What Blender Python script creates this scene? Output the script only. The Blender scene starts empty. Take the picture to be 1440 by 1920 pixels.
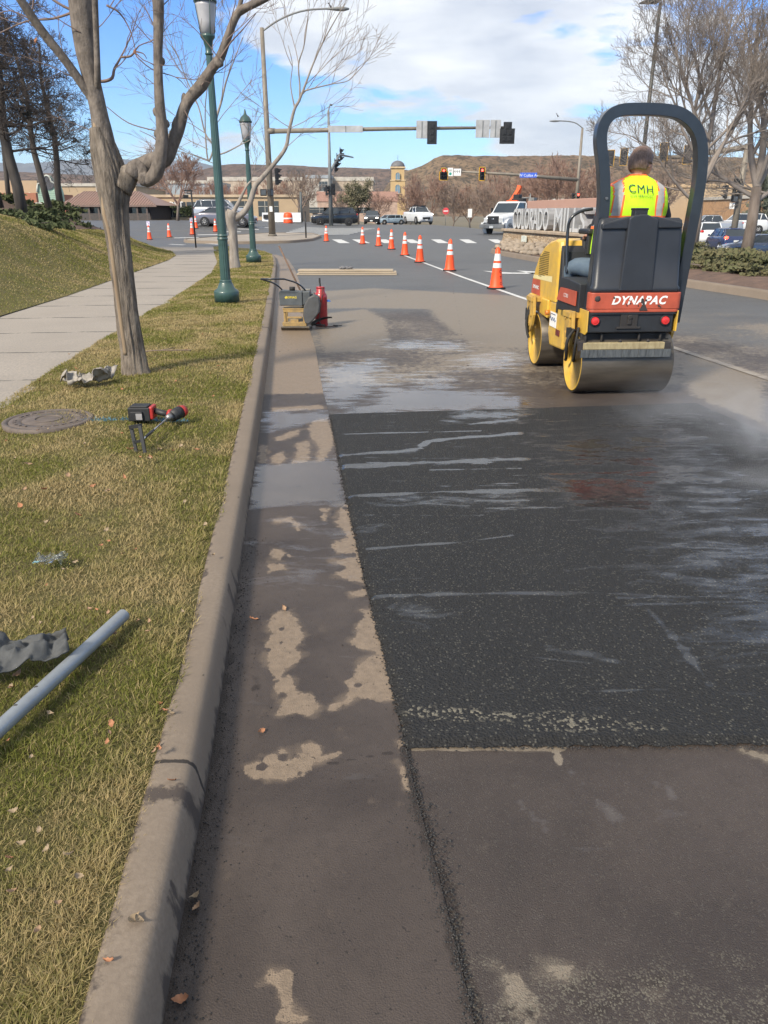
import bpy, math, random, bmesh
import numpy as np
from mathutils import Vector, Matrix
R = math.radians
S = bpy.context.scene
COL = S.collection
rnd = random.Random(11)
nrs = np.random.RandomState(5)
# ---------------------------------------------------------------- camera model (metres; z up; camera at the origin's vertical)
F, CX, CY, HC = 1420., 720., 960., 1.6
PT = math.atan(560 / F); cp, sp = math.cos(PT), math.sin(PT)
def ray(px, py):
    a = (px - CX) / F; b = (CY - py) / F
    return (a, cp + b * sp, -sp + b * cp)
def G(px, py, z=0.):
    r = ray(px, py); t = (z - HC) / r[2]
    return Vector((r[0] * t, r[1] * t, z))
def W(px, py, Y):
    r = ray(px, py); t = Y / r[1]
    return Vector((r[0] * t, Y, HC + r[2] * t))
def ss(t):
    t = max(0., min(1., t)); return t * t * (3 - 2 * t)
def nss(t):
    t = np.clip(t, 0, 1); return t * t * (3 - 2 * t)
def gh(x, y):
    """height of the street surface"""
    z = .38 * nss((y - 50) / 30.) - .5 * nss((y - 88) / 50.)
    z = z + .5 * nss((-x - 4) / 10.) * nss((y - 52) / 18.)
    u = x + .115 * y
    z = z - 1.05 * nss((u - 16) / 8.)
    return z
def GH(x, y): return float(gh(np.float64(x), np.float64(y)))
def at(px, Y):
    """ground point on the street under picture column px at distance Y"""
    x = (px - CX) / F * (Y * cp + HC * sp)
    return Vector((x, Y, GH(x, Y)))
# ---------------------------------------------------------------- materials
MATS = {}
def nt(m):
    m.use_nodes = True
    n = m.node_tree.nodes; l = m.node_tree.links
    return n, l, n['Principled BSDF']
def c4(c): return (c[0], c[1], c[2], 1)
def mathn(n, l, op, a, b=None, clamp=False):
    x = n.new('ShaderNodeMath'); x.operation = op; x.use_clamp = clamp
    for i, v in enumerate((a, b)):
        if v is None: continue
        if isinstance(v, (int, float)): x.inputs[i].default_value = v
        else: l.new(v, x.inputs[i])
    return x.outputs[0]
def mixc(n, l, fac, a, b, mode='MIX'):
    x = n.new('ShaderNodeMix'); x.data_type = 'RGBA'; x.blend_type = mode
    for sock, v in ((x.inputs[0], fac), (x.inputs[6], a), (x.inputs[7], b)):
        if isinstance(v, (int, float)): sock.default_value = v
        elif isinstance(v, tuple): sock.default_value = c4(v)
        else: l.new(v, sock)
    return x.outputs[2]
def noisen(n, l, vec, scale, detail=4, rough=.55, dist=0.):
    x = n.new('ShaderNodeTexNoise'); x.inputs['Scale'].default_value = scale
    x.inputs['Detail'].default_value = detail; x.inputs['Roughness'].default_value = rough
    x.inputs['Distortion'].default_value = dist
    if vec is not None: l.new(vec, x.inputs['Vector'])
    return x.outputs['Fac']
def coordn(n, l, scale=(1, 1, 1), kind='Object'):
    t = n.new('ShaderNodeTexCoord'); mp = n.new('ShaderNodeMapping'); mp.inputs['Scale'].default_value = scale
    l.new(t.outputs[kind], mp.inputs['Vector']); return mp.outputs[0]
def rampn(n, l, fac, a, b):
    """(fac-a)/(b-a) clamped"""
    x = n.new('ShaderNodeMapRange'); x.inputs[1].default_value = a; x.inputs[2].default_value = b
    l.new(fac, x.inputs[0]); return x.outputs[0]
def bumpn(n, l, h, strength, dist):
    x = n.new('ShaderNodeBump'); x.inputs['Strength'].default_value = strength; x.inputs['Distance'].default_value = dist
    l.new(h, x.inputs['Height']); return x.outputs[0]
def attrn(n, name):
    x = n.new('ShaderNodeAttribute'); x.attribute_name = name; return x
def mat(name, col, rough=.6, metal=0., var=.15, vs=4., bump=0., bs=30., col2=None, stretch=(1, 1, 1), emit=0., spec=None, coat=0.):
    if name in MATS: return MATS[name]
    m = bpy.data.materials.new(name); n, l, b = nt(m)
    b.inputs['Roughness'].default_value = rough; b.inputs['Metallic'].default_value = metal
    if spec is not None: b.inputs['Specular IOR Level'].default_value = spec
    if coat: b.inputs['Coat Weight'].default_value = coat
    v = coordn(n, l, stretch)
    f = noisen(n, l, v, vs, 5, .6)
    dark = col2 if col2 else tuple(x * (1 - var * 2) for x in col)
    lite = col if col2 else tuple(min(1, x * (1 + var)) for x in col)
    l.new(mixc(n, l, rampn(n, l, f, .3, .7), dark, lite), b.inputs['Base Color'])
    if bump: l.new(bumpn(n, l, noisen(n, l, v, bs, 5, .65), 1., bump), b.inputs['Normal'])
    if emit:
        b.inputs['Emission Color'].default_value = c4(col); b.inputs['Emission Strength'].default_value = emit
    MATS[name] = m
    return m
def glassm(name, tint=(.03, .04, .05), rough=.06):
    if name in MATS: return MATS[name]
    m = bpy.data.materials.new(name); n, l, b = nt(m)
    v = coordn(n, l); f = noisen(n, l, v, .8, 2)
    l.new(mixc(n, l, f, tuple(x * .7 for x in tint), tint), b.inputs['Base Color'])
    b.inputs['Roughness'].default_value = rough; b.inputs['Specular IOR Level'].default_value = .8
    MATS[name] = m; return m
# ---------------------------------------------------------------- meshes
class MB:
    def __init__(self): self.v = []; self.f = []; self.mi = []; self.sm = []; self.M = None; self.cm = 0
    def add(self, vs, fs, smooth=False, mi=None):
        k = len(self.v)
        if self.M is not None: vs = [self.M @ Vector(q) for q in vs]
        self.v += [tuple(q) for q in vs]; self.f += [tuple(i + k for i in q) for q in fs]
        self.mi += [self.cm if mi is None else mi] * len(fs); self.sm += [smooth] * len(fs)
        return self
    def box(self, c, s, rot=None, taper=1.):
        hx, hy, hz = s[0] / 2, s[1] / 2, s[2] / 2
        q = [Vector((x * hx * (taper if z > 0 else 1), y * hy * (taper if z > 0 else 1), z * hz)) for z in (-1, 1) for y in (-1, 1) for x in (-1, 1)]
        if rot is not None: q = [rot @ a for a in q]
        c = Vector(c)
        return self.add([a + c for a in q], [(0, 2, 3, 1), (4, 5, 7, 6), (0, 1, 5, 4), (2, 6, 7, 3), (0, 4, 6, 2), (1, 3, 7, 5)])
    def tube(self, pts, rad, n=8, cap=True, smooth=True, flat=1., up=None):
        pts = [Vector(p) for p in pts]
        if isinstance(rad, (int, float)): rad = [rad] * len(pts)
        vs = []; fs = []; a = None
        for i, p in enumerate(pts):
            t = (pts[min(i + 1, len(pts) - 1)] - pts[max(i - 1, 0)])
            t = t.normalized() if t.length > 1e-9 else Vector((0, 0, 1))
            if a is None:
                ref = Vector(up) if up else (Vector((0, 0, 1)) if abs(t.z) < .9 else Vector((1, 0, 0)))
                a = t.cross(ref).normalized()
            else:
                a = a - t * a.dot(t)
                a = a.normalized() if a.length > 1e-6 else t.orthogonal().normalized()
            b = t.cross(a)
            for k in range(n):
                w = 2 * math.pi * (k + .5) / n
                vs.append(p + (a * math.cos(w) + b * math.sin(w) * flat) * rad[i])
        for i in range(len(pts) - 1):
            for k in range(n):
                q = i * n + k; r2 = i * n + (k + 1) % n
                fs.append((q, r2, r2 + n, q + n))
        if cap:
            fs.append(tuple(range(n - 1, -1, -1))); m = (len(pts) - 1) * n; fs.append(tuple(range(m, m + n)))
        return self.add(vs, fs, smooth)
    def cyl(self, p0, p1, r0, r1=None, n=16, smooth=True):
        self.tube([p0, p1], [r0, r0 if r1 is None else r1], n, True, False)
        if smooth:
            for i in range(len(self.sm) - n - 2, len(self.sm) - 2): self.sm[i] = True
        return self
    def lathe(self, prof, c=(0, 0, 0), axis='z', n=20, smooth=True, sq=0):
        """prof: list of (r, h)"""
        vs = []; fs = []; c = Vector(c)
        for r, h in prof:
            for k in range(n):
                w = 2 * math.pi * (k + .5) / n; x, y = r * math.cos(w), r * math.sin(w)
                vs.append(c + (Vector((x, y, h)) if axis == 'z' else Vector((h, x, y)) if axis == 'x' else Vector((x, h, y))))
        for i in range(len(prof) - 1):
            for k in range(n):
                q = i * n + k; r2 = i * n + (k + 1) % n
                fs.append((q, r2, r2 + n, q + n))
        fs.append(tuple(range(n - 1, -1, -1))); m = (len(prof) - 1) * n; fs.append(tuple(range(m, m + n)))
        return self.add(vs, fs, smooth)
    def prism(self, poly, a, b, axis='x', smooth=False):
        """poly of 2d points extruded along axis from a to b"""
        def P(q, h): return (h, q[0], q[1]) if axis == 'x' else (q[0], h, q[1]) if axis == 'y' else (q[0], q[1], h)
        n = len(poly)
        vs = [P(q, a) for q in poly] + [P(q, b) for q in poly]
        fs = [(i, (i + 1) % n, (i + 1) % n + n, i + n) for i in range(n)]
        fs += [tuple(range(n - 1, -1, -1)), tuple(range(n, 2 * n))]
        return self.add(vs, fs, smooth)
    def ell(self, c, s, nu=12, nv=8, jit=0., rot=None, seed=0):
        rr = random.Random(seed); vs = []; fs = []; c = Vector(c)
        for j in range(nv + 1):
            th = math.pi * j / nv
            for i in range(nu):
                ph = 2 * math.pi * i / nu; k = 1 + rr.uniform(-jit, jit) if 0 < j < nv else 1
                q = Vector((math.sin(th) * math.cos(ph) * s[0] * k, math.sin(th) * math.sin(ph) * s[1] * k, math.cos(th) * s[2] * k))
                if rot is not None: q = rot @ q
                vs.append(c + q)
        for j in range(nv):
            for i in range(nu):
                a = j * nu + i; b = j * nu + (i + 1) % nu
                fs.append((a, a + nu, b + nu, b))
        return self.add(vs, fs, True)
    def quad(self, a, b, c, d): return self.add([a, b, c, d], [(0, 1, 2, 3)])
    def loft(self, rings, closed=True, cap=True, smooth=True):
        n = len(rings[0]); vs = [p for r in rings for p in r]; fs = []
        for i in range(len(rings) - 1):
            for k in range(n if closed else n - 1):
                q = i * n + k; r2 = i * n + (k + 1) % n
                fs.append((q, r2, r2 + n, q + n))
        if cap and closed:
            fs.append(tuple(range(n - 1, -1, -1))); m = (len(rings) - 1) * n; fs.append(tuple(range(m, m + n)))
        return self.add(vs, fs, smooth)
    def mesh(self, name, mats, recalc=True, org=None):
        me = bpy.data.meshes.new(name)
        v = self.v if org is None else [(a[0] - org[0], a[1] - org[1], a[2] - org[2]) for a in self.v]
        me.from_pydata(v, [], self.f)
        for m in (mats if isinstance(mats, (list, tuple)) else [mats]): me.materials.append(m)
        if len(self.f):
            me.polygons.foreach_set('material_index', self.mi); me.polygons.foreach_set('use_smooth', self.sm)
        if recalc and len(self.f) < 30000:
            bm = bmesh.new(); bm.from_mesh(me); bmesh.ops.recalc_face_normals(bm, faces=bm.faces); bm.to_mesh(me); bm.free()
        me.update(); return me
    def build(self, name, mats, parent=None, org=None, bevel=0., seg=2, label=None, recalc=True, sub=0):
        o = bpy.data.objects.new(name, self.mesh(name, mats, recalc, org)); COL.objects.link(o)
        if parent is not None: o.parent = parent
        if label: o['label'] = label
        if bevel:
            b = o.modifiers.new('bevel', 'BEVEL'); b.width = bevel; b.segments = seg; b.limit_method = 'ANGLE'; b.angle_limit = R(35)
        if sub:
            b = o.modifiers.new('sub', 'SUBSURF'); b.levels = sub; b.render_levels = sub
        return o
def tag(o, label, cat, group=None):
    o['label'] = label; o['category'] = cat
    if group: o['group'] = group
    return o
def thing(name, label, cat, loc=(0, 0, 0), rz=0., group=None):
    o = bpy.data.objects.new(name, None); COL.objects.link(o)
    o.location = loc; o.rotation_euler = (0, 0, rz); o.empty_display_size = .2
    return tag(o, label, cat, group)
def solo(name, mb, m, label, cat, group=None, org=None, **k):
    o = mb.build(name, m, org=org, **k)
    if org is not None: o.location = org
    return tag(o, label, cat, group)
def struct(o, kind='structure'): o['kind'] = kind; return o
def copy_thing(root, loc, rz=None, label=None, scale=None):
    r = root.copy(); COL.objects.link(r); r.location = loc
    if rz is not None: r.rotation_euler = (0, 0, rz)
    if scale is not None: r.scale = scale
    if label: r['label'] = label
    for ch in list(root.children):
        c = ch.copy(); COL.objects.link(c); c.parent = r
        for g in list(ch.children):
            d = g.copy(); COL.objects.link(d); d.parent = c
    return r
def textmesh(txt, size, shear=0., bold=0., spacing=1., extrude=0., align='CENTER'):
    """triangulated 2d lettering as (verts, faces), x right, y up"""
    cu = bpy.data.curves.new('t', 'FONT'); cu.body = txt; cu.size = size; cu.shear = shear; cu.offset = bold
    cu.space_character = spacing; cu.extrude = extrude; cu.align_x = align; cu.resolution_u = 3
    o = bpy.data.objects.new('t', cu); COL.objects.link(o)
    dg = bpy.context.evaluated_depsgraph_get(); me = o.evaluated_get(dg).to_mesh()
    vs = [v.co.copy() for v in me.vertices]; fs = [tuple(p.vertices) for p in me.polygons]
    o.evaluated_get(dg).to_mesh_clear(); bpy.data.objects.remove(o); bpy.data.curves.remove(cu)
    return vs, fs
def lettering(name, txt, size, parent, M, m, fn=None, **k):
    vs, fs = textmesh(txt, size, **k)
    if fn: vs = [fn(v) for v in vs]
    mb = MB(); mb.M = M; mb.add(vs, fs)
    return mb.build(name, m, parent, recalc=False)
def frameM(o, x, y):
    """matrix whose x axis is x and y axis is y, origin o"""
    x = Vector(x).normalized(); y = Vector(y).normalized(); z = x.cross(y)
    return Matrix(((x.x, y.x, z.x, o[0]), (x.y, y.y, z.y, o[1]), (x.z, y.z, z.z, o[2]), (0, 0, 0, 1)))
# numpy helpers ------------------------------------------------------------
_pt = nrs.rand(256, 256)
def vnoise(x, y, s):
    x = np.asarray(x) / s; y = np.asarray(y) / s
    xi = np.floor(x).astype(int); yi = np.floor(y).astype(int); fx = x - xi; fy = y - yi
    fx = fx * fx * (3 - 2 * fx); fy = fy * fy * (3 - 2 * fy)
    g = lambda a, b: _pt[a % 256, b % 256]
    return (g(xi, yi) * (1 - fx) + g(xi + 1, yi) * fx) * (1 - fy) + (g(xi, yi + 1) * (1 - fx) + g(xi + 1, yi + 1) * fx) * fy
def fbm(x, y, s, o=4):
    t = 0; a = .5; w = 0
    for i in range(o):
        t = t + a * vnoise(np.asarray(x) + 31.7 * i, np.asarray(y) + 17.3 * i, s); w += a; a *= .55; s *= .47
    return t / w
def sdf(P, poly):
    """signed distance (positive inside) of points P (n,2) to polygon"""
    poly = np.array([(q[0], q[1]) for q in poly]); n = len(poly)
    d = np.full(len(P), 1e9); ins = np.zeros(len(P), bool)
    for i in range(n):
        a = poly[i]; b = poly[(i + 1) % n]; e = b - a; w = P - a
        t = np.clip((w @ e) / max(1e-9, e @ e), 0, 1)
        d = np.minimum(d, np.hypot(w[:, 0] - t * e[0], w[:, 1] - t * e[1]))
        c = ((a[1] > P[:, 1]) != (b[1] > P[:, 1]))
        with np.errstate(divide='ignore', invalid='ignore'):
            xx = (b[0] - a[0]) * (P[:, 1] - a[1]) / (b[1] - a[1] if b[1] != a[1] else 1e-9) + a[0]
        ins ^= (c & (P[:, 0] < xx))
    return np.where(ins, d, -d)
def dline(P, line):
    line = np.array([(q[0], q[1]) for q in line]); d = np.full(len(P), 1e9)
    for a, b in zip(line[:-1], line[1:]):
        e = b - a; w = P - a; t = np.clip((w @ e) / max(1e-9, e @ e), 0, 1)
        d = np.minimum(d, np.hypot(w[:, 0] - t * e[0], w[:, 1] - t * e[1]))
    return d
def gridmesh(name, m, X, Y, Z, attrs={}, kind='structure'):
    """X, Y, Z arrays (rows, cols)"""
    r, c = X.shape; me = bpy.data.meshes.new(name)
    co = np.stack([X, Y, Z], -1).reshape(-1, 3).astype(np.float32)
    i = np.arange(r - 1)[:, None] * c + np.arange(c - 1)[None, :]
    q = np.stack([i, i + 1, i + c + 1, i + c], -1).reshape(-1, 4)
    cz = np.cross(co[q[:, 1]] - co[q[:, 0]], co[q[:, 3]] - co[q[:, 0]])[:, 2]
    if cz.sum() < 0: q = q[:, ::-1]
    me.vertices.add(len(co)); me.vertices.foreach_set('co', co.ravel())
    me.loops.add(q.size); me.loops.foreach_set('vertex_index', q.ravel().astype(np.int32))
    me.polygons.add(len(q)); me.polygons.foreach_set('loop_start', np.arange(0, q.size, 4, dtype=np.int32))
    me.update(calc_edges=True)
    me.polygons.foreach_set('use_smooth', np.ones(len(q), bool))
    for k, v in attrs.items():
        a = me.attributes.new(k, 'FLOAT', 'POINT'); a.data.foreach_set('value', np.asarray(v, np.float32).ravel())
    me.materials.append(m); me.update()
    o = bpy.data.objects.new(name, me); COL.objects.link(o)
    if kind: o['kind'] = kind
    return o
def resample(line, ts):
    """points of a polyline at arc length fractions ts"""
    L = np.array([tuple(q)[:3] if len(q) > 2 else (q[0], q[1], 0) for q in line], float)
    s = np.r_[0, np.cumsum(np.linalg.norm(np.diff(L, axis=0), axis=1))]; s /= s[-1]
    return np.stack([np.interp(ts, s, L[:, k]) for k in range(3)], -1)
# ================================================================ GROUND, ROAD, KERB, LAWN
def thr(n, l, a, nz, k=.5, sharp=8.):
    """attribute + noise, thresholded round one half"""
    t = mathn(n, l, 'MULTIPLY', mathn(n, l, 'SUBTRACT', nz, .5), k * 2.)
    return mathn(n, l, 'ADD', mathn(n, l, 'MULTIPLY', mathn(n, l, 'SUBTRACT', mathn(n, l, 'ADD', a, t), .5), sharp), .5, True)
def pave(name, A, B, tan, agg=150., aggamt=.35, bd=.002, rough=.62, spark=0., grey=None, streak=(1, 1, 1)):
    m = bpy.data.materials.new(name); n, l, b = nt(m)
    v = coordn(n, l)
    lo = noisen(n, l, coordn(n, l, streak), 1.3, 6, .62, .4); mid = noisen(n, l, v, 9., 5, .6); hi = noisen(n, l, v, agg, 3, .7); ed = noisen(n, l, v, 14., 7, .72, .6)
    col = mixc(n, l, rampn(n, l, lo, .38, .62), A, B); col = mixc(n, l, mathn(n, l, 'MULTIPLY', rampn(n, l, noisen(n, l, v, 26., 6, .75), .5, .75), .35), col, tuple(x * .45 for x in A))
    if grey:
        g = thr(n, l, attrn(n, 'grey').outputs['Fac'], mid, .7, 2.)
        gm = mixc(n, l, rampn(n, l, noisen(n, l, coordn(n, l, (.35, 1, 1)), 2., 6, .6), .3, .7), tuple(x * .84 for x in grey), tuple(x * 1.14 for x in grey))
        col = mixc(n, l, g, col, gm)
    ed2 = mathn(n, l, 'ADD', mathn(n, l, 'MULTIPLY', ed, .7), mathn(n, l, 'MULTIPLY', noisen(n, l, v, 52., 5, .75), .3))
    t = thr(n, l, attrn(n, 'tan').outputs['Fac'], ed2, .85, 11.)
    t = mathn(n, l, 'MAXIMUM', mathn(n, l, 'MULTIPLY', t, .9), mathn(n, l, 'MULTIPLY', thr(n, l, attrn(n, 'tan').outputs['Fac'], mid, .9, 2.), .45))
    tc = mixc(n, l, rampn(n, l, noisen(n, l, v, 30., 6, .75), .3, .7), tuple(x * .70 for x in tan), tuple(x * 1.14 for x in tan))
    col = mixc(n, l, t, col, tc)
    d = thr(n, l, attrn(n, 'dirt').outputs['Fac'], mid, .9, 5.)
    col = mixc(n, l, d, col, (.026, .019, .015))
    # aggregate: darker pits and paler stones
    sp = rampn(n, l, hi, .3, .7)
    col = mixc(n, l, aggamt, col, mixc(n, l, sp, tuple(x * .3 for x in A), tuple(min(1, x * 2.1) for x in A)), 'MIX')
    vo = n.new('ShaderNodeTexVoronoi'); vo.inputs['Scale'].default_value = agg * 1.15; l.new(v, vo.inputs['Vector'])
    if spark:
        near = mathn(n, l, 'LESS_THAN', vo.outputs['Distance'], .45)
        bright = mathn(n, l, 'GREATER_THAN', n_sep(n, l, vo.outputs['Color']), .86)
        col = mixc(n, l, mathn(n, l, 'MULTIPLY', mathn(n, l, 'MULTIPLY', near, bright), spark), col, (.20, .19, .155))
    col = mixc(n, l, mathn(n, l, 'MULTIPLY', mathn(n, l, 'GREATER_THAN', rampn(n, l, noisen(n, l, v, 85., 2, .5), 0, 1), .71), .7), col, (.012, .010, .009))
    sl = thr(n, l, attrn(n, 'pale').outputs['Fac'], mid, .6, 2.)
    col = mixc(n, l, mathn(n, l, 'MULTIPLY', sl, mathn(n, l, 'GREATER_THAN', n_sep(n, l, vo.outputs['Color']), .72)), col, (.17, .155, .12))
    l.new(col, b.inputs['Base Color'])
    w = thr(n, l, attrn(n, 'wet').outputs['Fac'], noisen(n, l, coordn(n, l, (.5, 1.4, 1)), 6., 7, .7, .5), .8, 4.)
    r = n.new('ShaderNodeMapRange'); l.new(w, r.inputs[0]); r.inputs[3].default_value = rough; r.inputs[4].default_value = .13
    rr = mathn(n, l, 'ADD', r.outputs[0], mathn(n, l, 'MULTIPLY', mathn(n, l, 'SUBTRACT', mid, .5), .16)); l.new(rr, b.inputs['Roughness'])
    l.new(mathn(n, l, 'ADD', mathn(n, l, 'MULTIPLY', w, .45), .38), b.inputs['Specular IOR Level'])
    bs = mathn(n, l, 'SUBTRACT', 1., mathn(n, l, 'MULTIPLY', w, .975))
    bn = n.new('ShaderNodeBump'); bn.inputs['Distance'].default_value = bd; l.new(bs, bn.inputs['Strength'])
    l.new(mathn(n, l, 'ADD', hi, mathn(n, l, 'MULTIPLY', vo.outputs['Distance'], -.6)), bn.inputs['Height'])
    l.new(bn.outputs[0], b.inputs['Normal'])
    return m
def n_sep(n, l, c):
    x = n.new('ShaderNodeSeparateColor'); l.new(c, x.inputs[0]); return x.outputs[0]

def polys(P, ps, soft, z=0.):
    r = np.zeros(len(P))
    for p in ps:
        q = [G(a, c, z) for a, c in p]; s = sdf(P, q); d = np.hypot(P[:, 0], P[:, 1])
        r = np.maximum(r, np.clip(.5 + s / (soft * (.4 + .25 * d)), 0, 1))
    return r
def lines(P, ls, z=0.):
    r = np.zeros(len(P))
    for w, p in ls:
        d = dline(P, [G(a, c, z) for a, c in p]) + (fbm(P[:, 0] * .8, P[:, 1] * 2.5, .16, 5) - .5) * w * 1.6; r = np.maximum(r, np.clip(1.15 - .75 * d / (w * .75), 0, 1.))
    return r

# --- base sheet that reaches the horizon
def spaced(knots):
    out = []
    for a, b, s in knots: out += list(np.arange(a, b, s))
    return np.array(out + [knots[-1][1]])
xs = np.r_[-12000, -6000, -2500, -1200, -600, -300, spaced([(-160, 160, 4.)]), 300, 600, 1200, 2500, 6000, 12000]
ys = np.r_[-3000, -800, -200, spaced([(-60, 240, 4.)]), 300, 420, 600, 1000, 2000, 4000, 8000, 14000]
X, Y = np.meshgrid(xs, ys)
Z = gh(X, Y) - .07
m_ground = mat('dry ground', (.17, .14, .095), .95, var=.2, vs=.08, bump=.02, bs=3, col2=(.10, .09, .06))
gridmesh('ground', m_ground, X, Y, Z)

# --- the street surface
xs = np.r_[spaced([(-130, -20, 3.), (-20, -2, .4), (-2, 4.6, .025), (4.6, 12, .12), (12, 40, .8), (40, 130, 4.)])]
yy = [-6, -4, -2, -1, 0, .5]; y = .8
while y < 24: yy.append(y); y *= 1.0095
while y < 128: yy.append(y); y += .8
X, Y = np.meshgrid(xs, np.array(yy)); Z = gh(X, Y)
P = np.stack([X.ravel(), Y.ravel()], -1)
tan = polys(P, [[(585, 590), (690, 578), (730, 600), (738, 640), (700, 658), (600, 664)],
                [(560, 548), (700, 540), (1000, 556), (1000, 590), (820, 606), (800, 580), (680, 578), (580, 580)],
                [(806, 590), (1000, 575), (1000, 655), (880, 650), (838, 618)],
                [(1255, 655), (1440, 700), (1440, 800), (1330, 757), (1290, 740)],
                [(1010, 1800), (1090, 1800), (1075, 1845), (1010, 1830)], [(930, 1815), (975, 1820), (1030, 1920), (960, 1925), (940, 1880)],
                [(1210, 1850), (1250, 1845), (1235, 1885)]], .12) * .8
tan = np.maximum(tan, polys(P, [[(650, 640), (760, 700), (700, 690), (640, 690)], [(930, 640), (1000, 650), (1000, 690), (930, 670)]], .3) * .62)
tan = np.maximum(tan, lines(P, [(.012, [(762, 1403), (1060, 1404)]), (.02, [(1032, 1402), (1052, 1430)]), (.03, [(1390, 1404), (1440, 1420)])]))
_band = nss((P[:, 1] - 6.6) / 1.2) * nss((15.5 - P[:, 1]) / 4.) * nss((P[:, 0] + 1.6) / .4)
tan = np.maximum(tan, _band * (.05 + .82 * fbm(P[:, 0] * .6, P[:, 1], .7, 6)))
brown = polys(P, [[(640, 2600), (540, 1300), (585, 660), (690, 586), (806, 584), (1000, 640), (1250, 625), (1800, 720), (2600, 1500), (2600, 2600)]], .5)
grey = 1 - brown
wet = polys(P, [[(715, 728), (930, 735), (1010, 765), (640, 777), (700, 762)], [(590, 690), (700, 680), (720, 720), (640, 765), (605, 740)],
                [(740, 640), (860, 645), (850, 655), (740, 650)], [(880, 672), (950, 665), (960, 690), (890, 688)]], .5) * 1.05
wet = np.maximum(wet, polys(P, [[(650, 690), (930, 680), (1010, 765), (640, 777)]], .6) * .5)
wet = np.maximum(wet, polys(P, [[(760, 1410), (1500, 1410), (1600, 1800), (900, 1800)]], .9) * .24)
wet = np.maximum(wet, lines(P, [(.02, [(970, 1500), (1040, 1575)]), (.03, [(1050, 1430), (1155, 1532)]), (.02, [(1210, 1440), (1270, 1500)])]) * .6)
dirt = lines(P, [(.030, [(762, 1410), (770, 1480), (800, 1570), (828, 1660), (856, 1778), (890, 1920)])])
dirt = np.maximum(dirt, lines(P, [(.02, [(650, 520), (672, 545), (720, 556), (760, 558)]), (.02, [(1250, 640), (1300, 642), (1440, 668)]), (.015, [(845, 520), (880, 700), (905, 765)]), (.03, [(960, 540), (860, 512)])]) * .55)
m_road = pave('road asphalt', (.040, .031, .027), (.068, .053, .045), (.235, .195, .148), 230., .15, .0022, .55, .22, (.092, .094, .095))
pale = polys(P, [[(900, 1800), (1130, 1775), (1440, 1780), (1700, 1990), (860, 1990)]], .35) * .46 + polys(P, [[(820, 1640), (850, 1640), (900, 1930), (850, 1930)]], .1) * .40
dirt = np.maximum(dirt, polys(P, [[(930, 1850), (1440, 1790), (1700, 1990), (860, 1990)]], .4) * fbm(P[:, 0], P[:, 1], .12, 5) * .95)
gridmesh('road', m_road, X, Y, Z, dict(tan=tan, wet=wet, dirt=dirt, grey=grey, pale=pale))

# --- lines as functions of Y
def fy(pts): a = np.array([(q[1], q[0]) for q in pts]); return lambda y: np.interp(y, a[:, 0], a[:, 1])
foot_pts = [(-.02, -4), G(305, 1920), G(389, 1467), G(440, 1138), G(478, 875), G(500, 700), G(512, 600), G(517, 545), G(520, 500), G(516, 485), G(500, 477), G(478, 472), G(440, 469)]
footx = fy(foot_pts)
jx_pts = [(.52, -4), G(890, 1920), G(855, 1778), G(822, 1644), G(783, 1505), G(761, 1405), G(718, 1225), G(685, 1098), G(655, 963), G(634, 860), G(619, 784), G(606, 736), G(591, 652), G(581, 620), G(567, 545), G(553, 505), G(540, 486), G(519, 478), G(490, 473)]
jointx = fy(jx_pts)
ZL = .135
srx = fy([(-2.05, -4), G(0, 752, ZL), G(100, 692, ZL), G(200, 630, ZL), G(300, 572, ZL), G(350, 543, ZL), G(398, 510, ZL), G(408, 492, ZL), G(402, 474, ZL), (-8.2, 38.5)])
slx = fy([(-3.8, -4), G(0, 592, ZL), G(60, 577, ZL), G(150, 546, ZL), G(220, 521, ZL), G(280, 500, ZL), G(325, 484, ZL), G(333, 474, ZL), (-11.3, 38.5)])
yl = [-4, -3, -2, -1, 0, .4]; y = .7
while y < 38: yl.append(y); y *= 1.008
yl.append(38.3); yl = np.array(yl)
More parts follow.
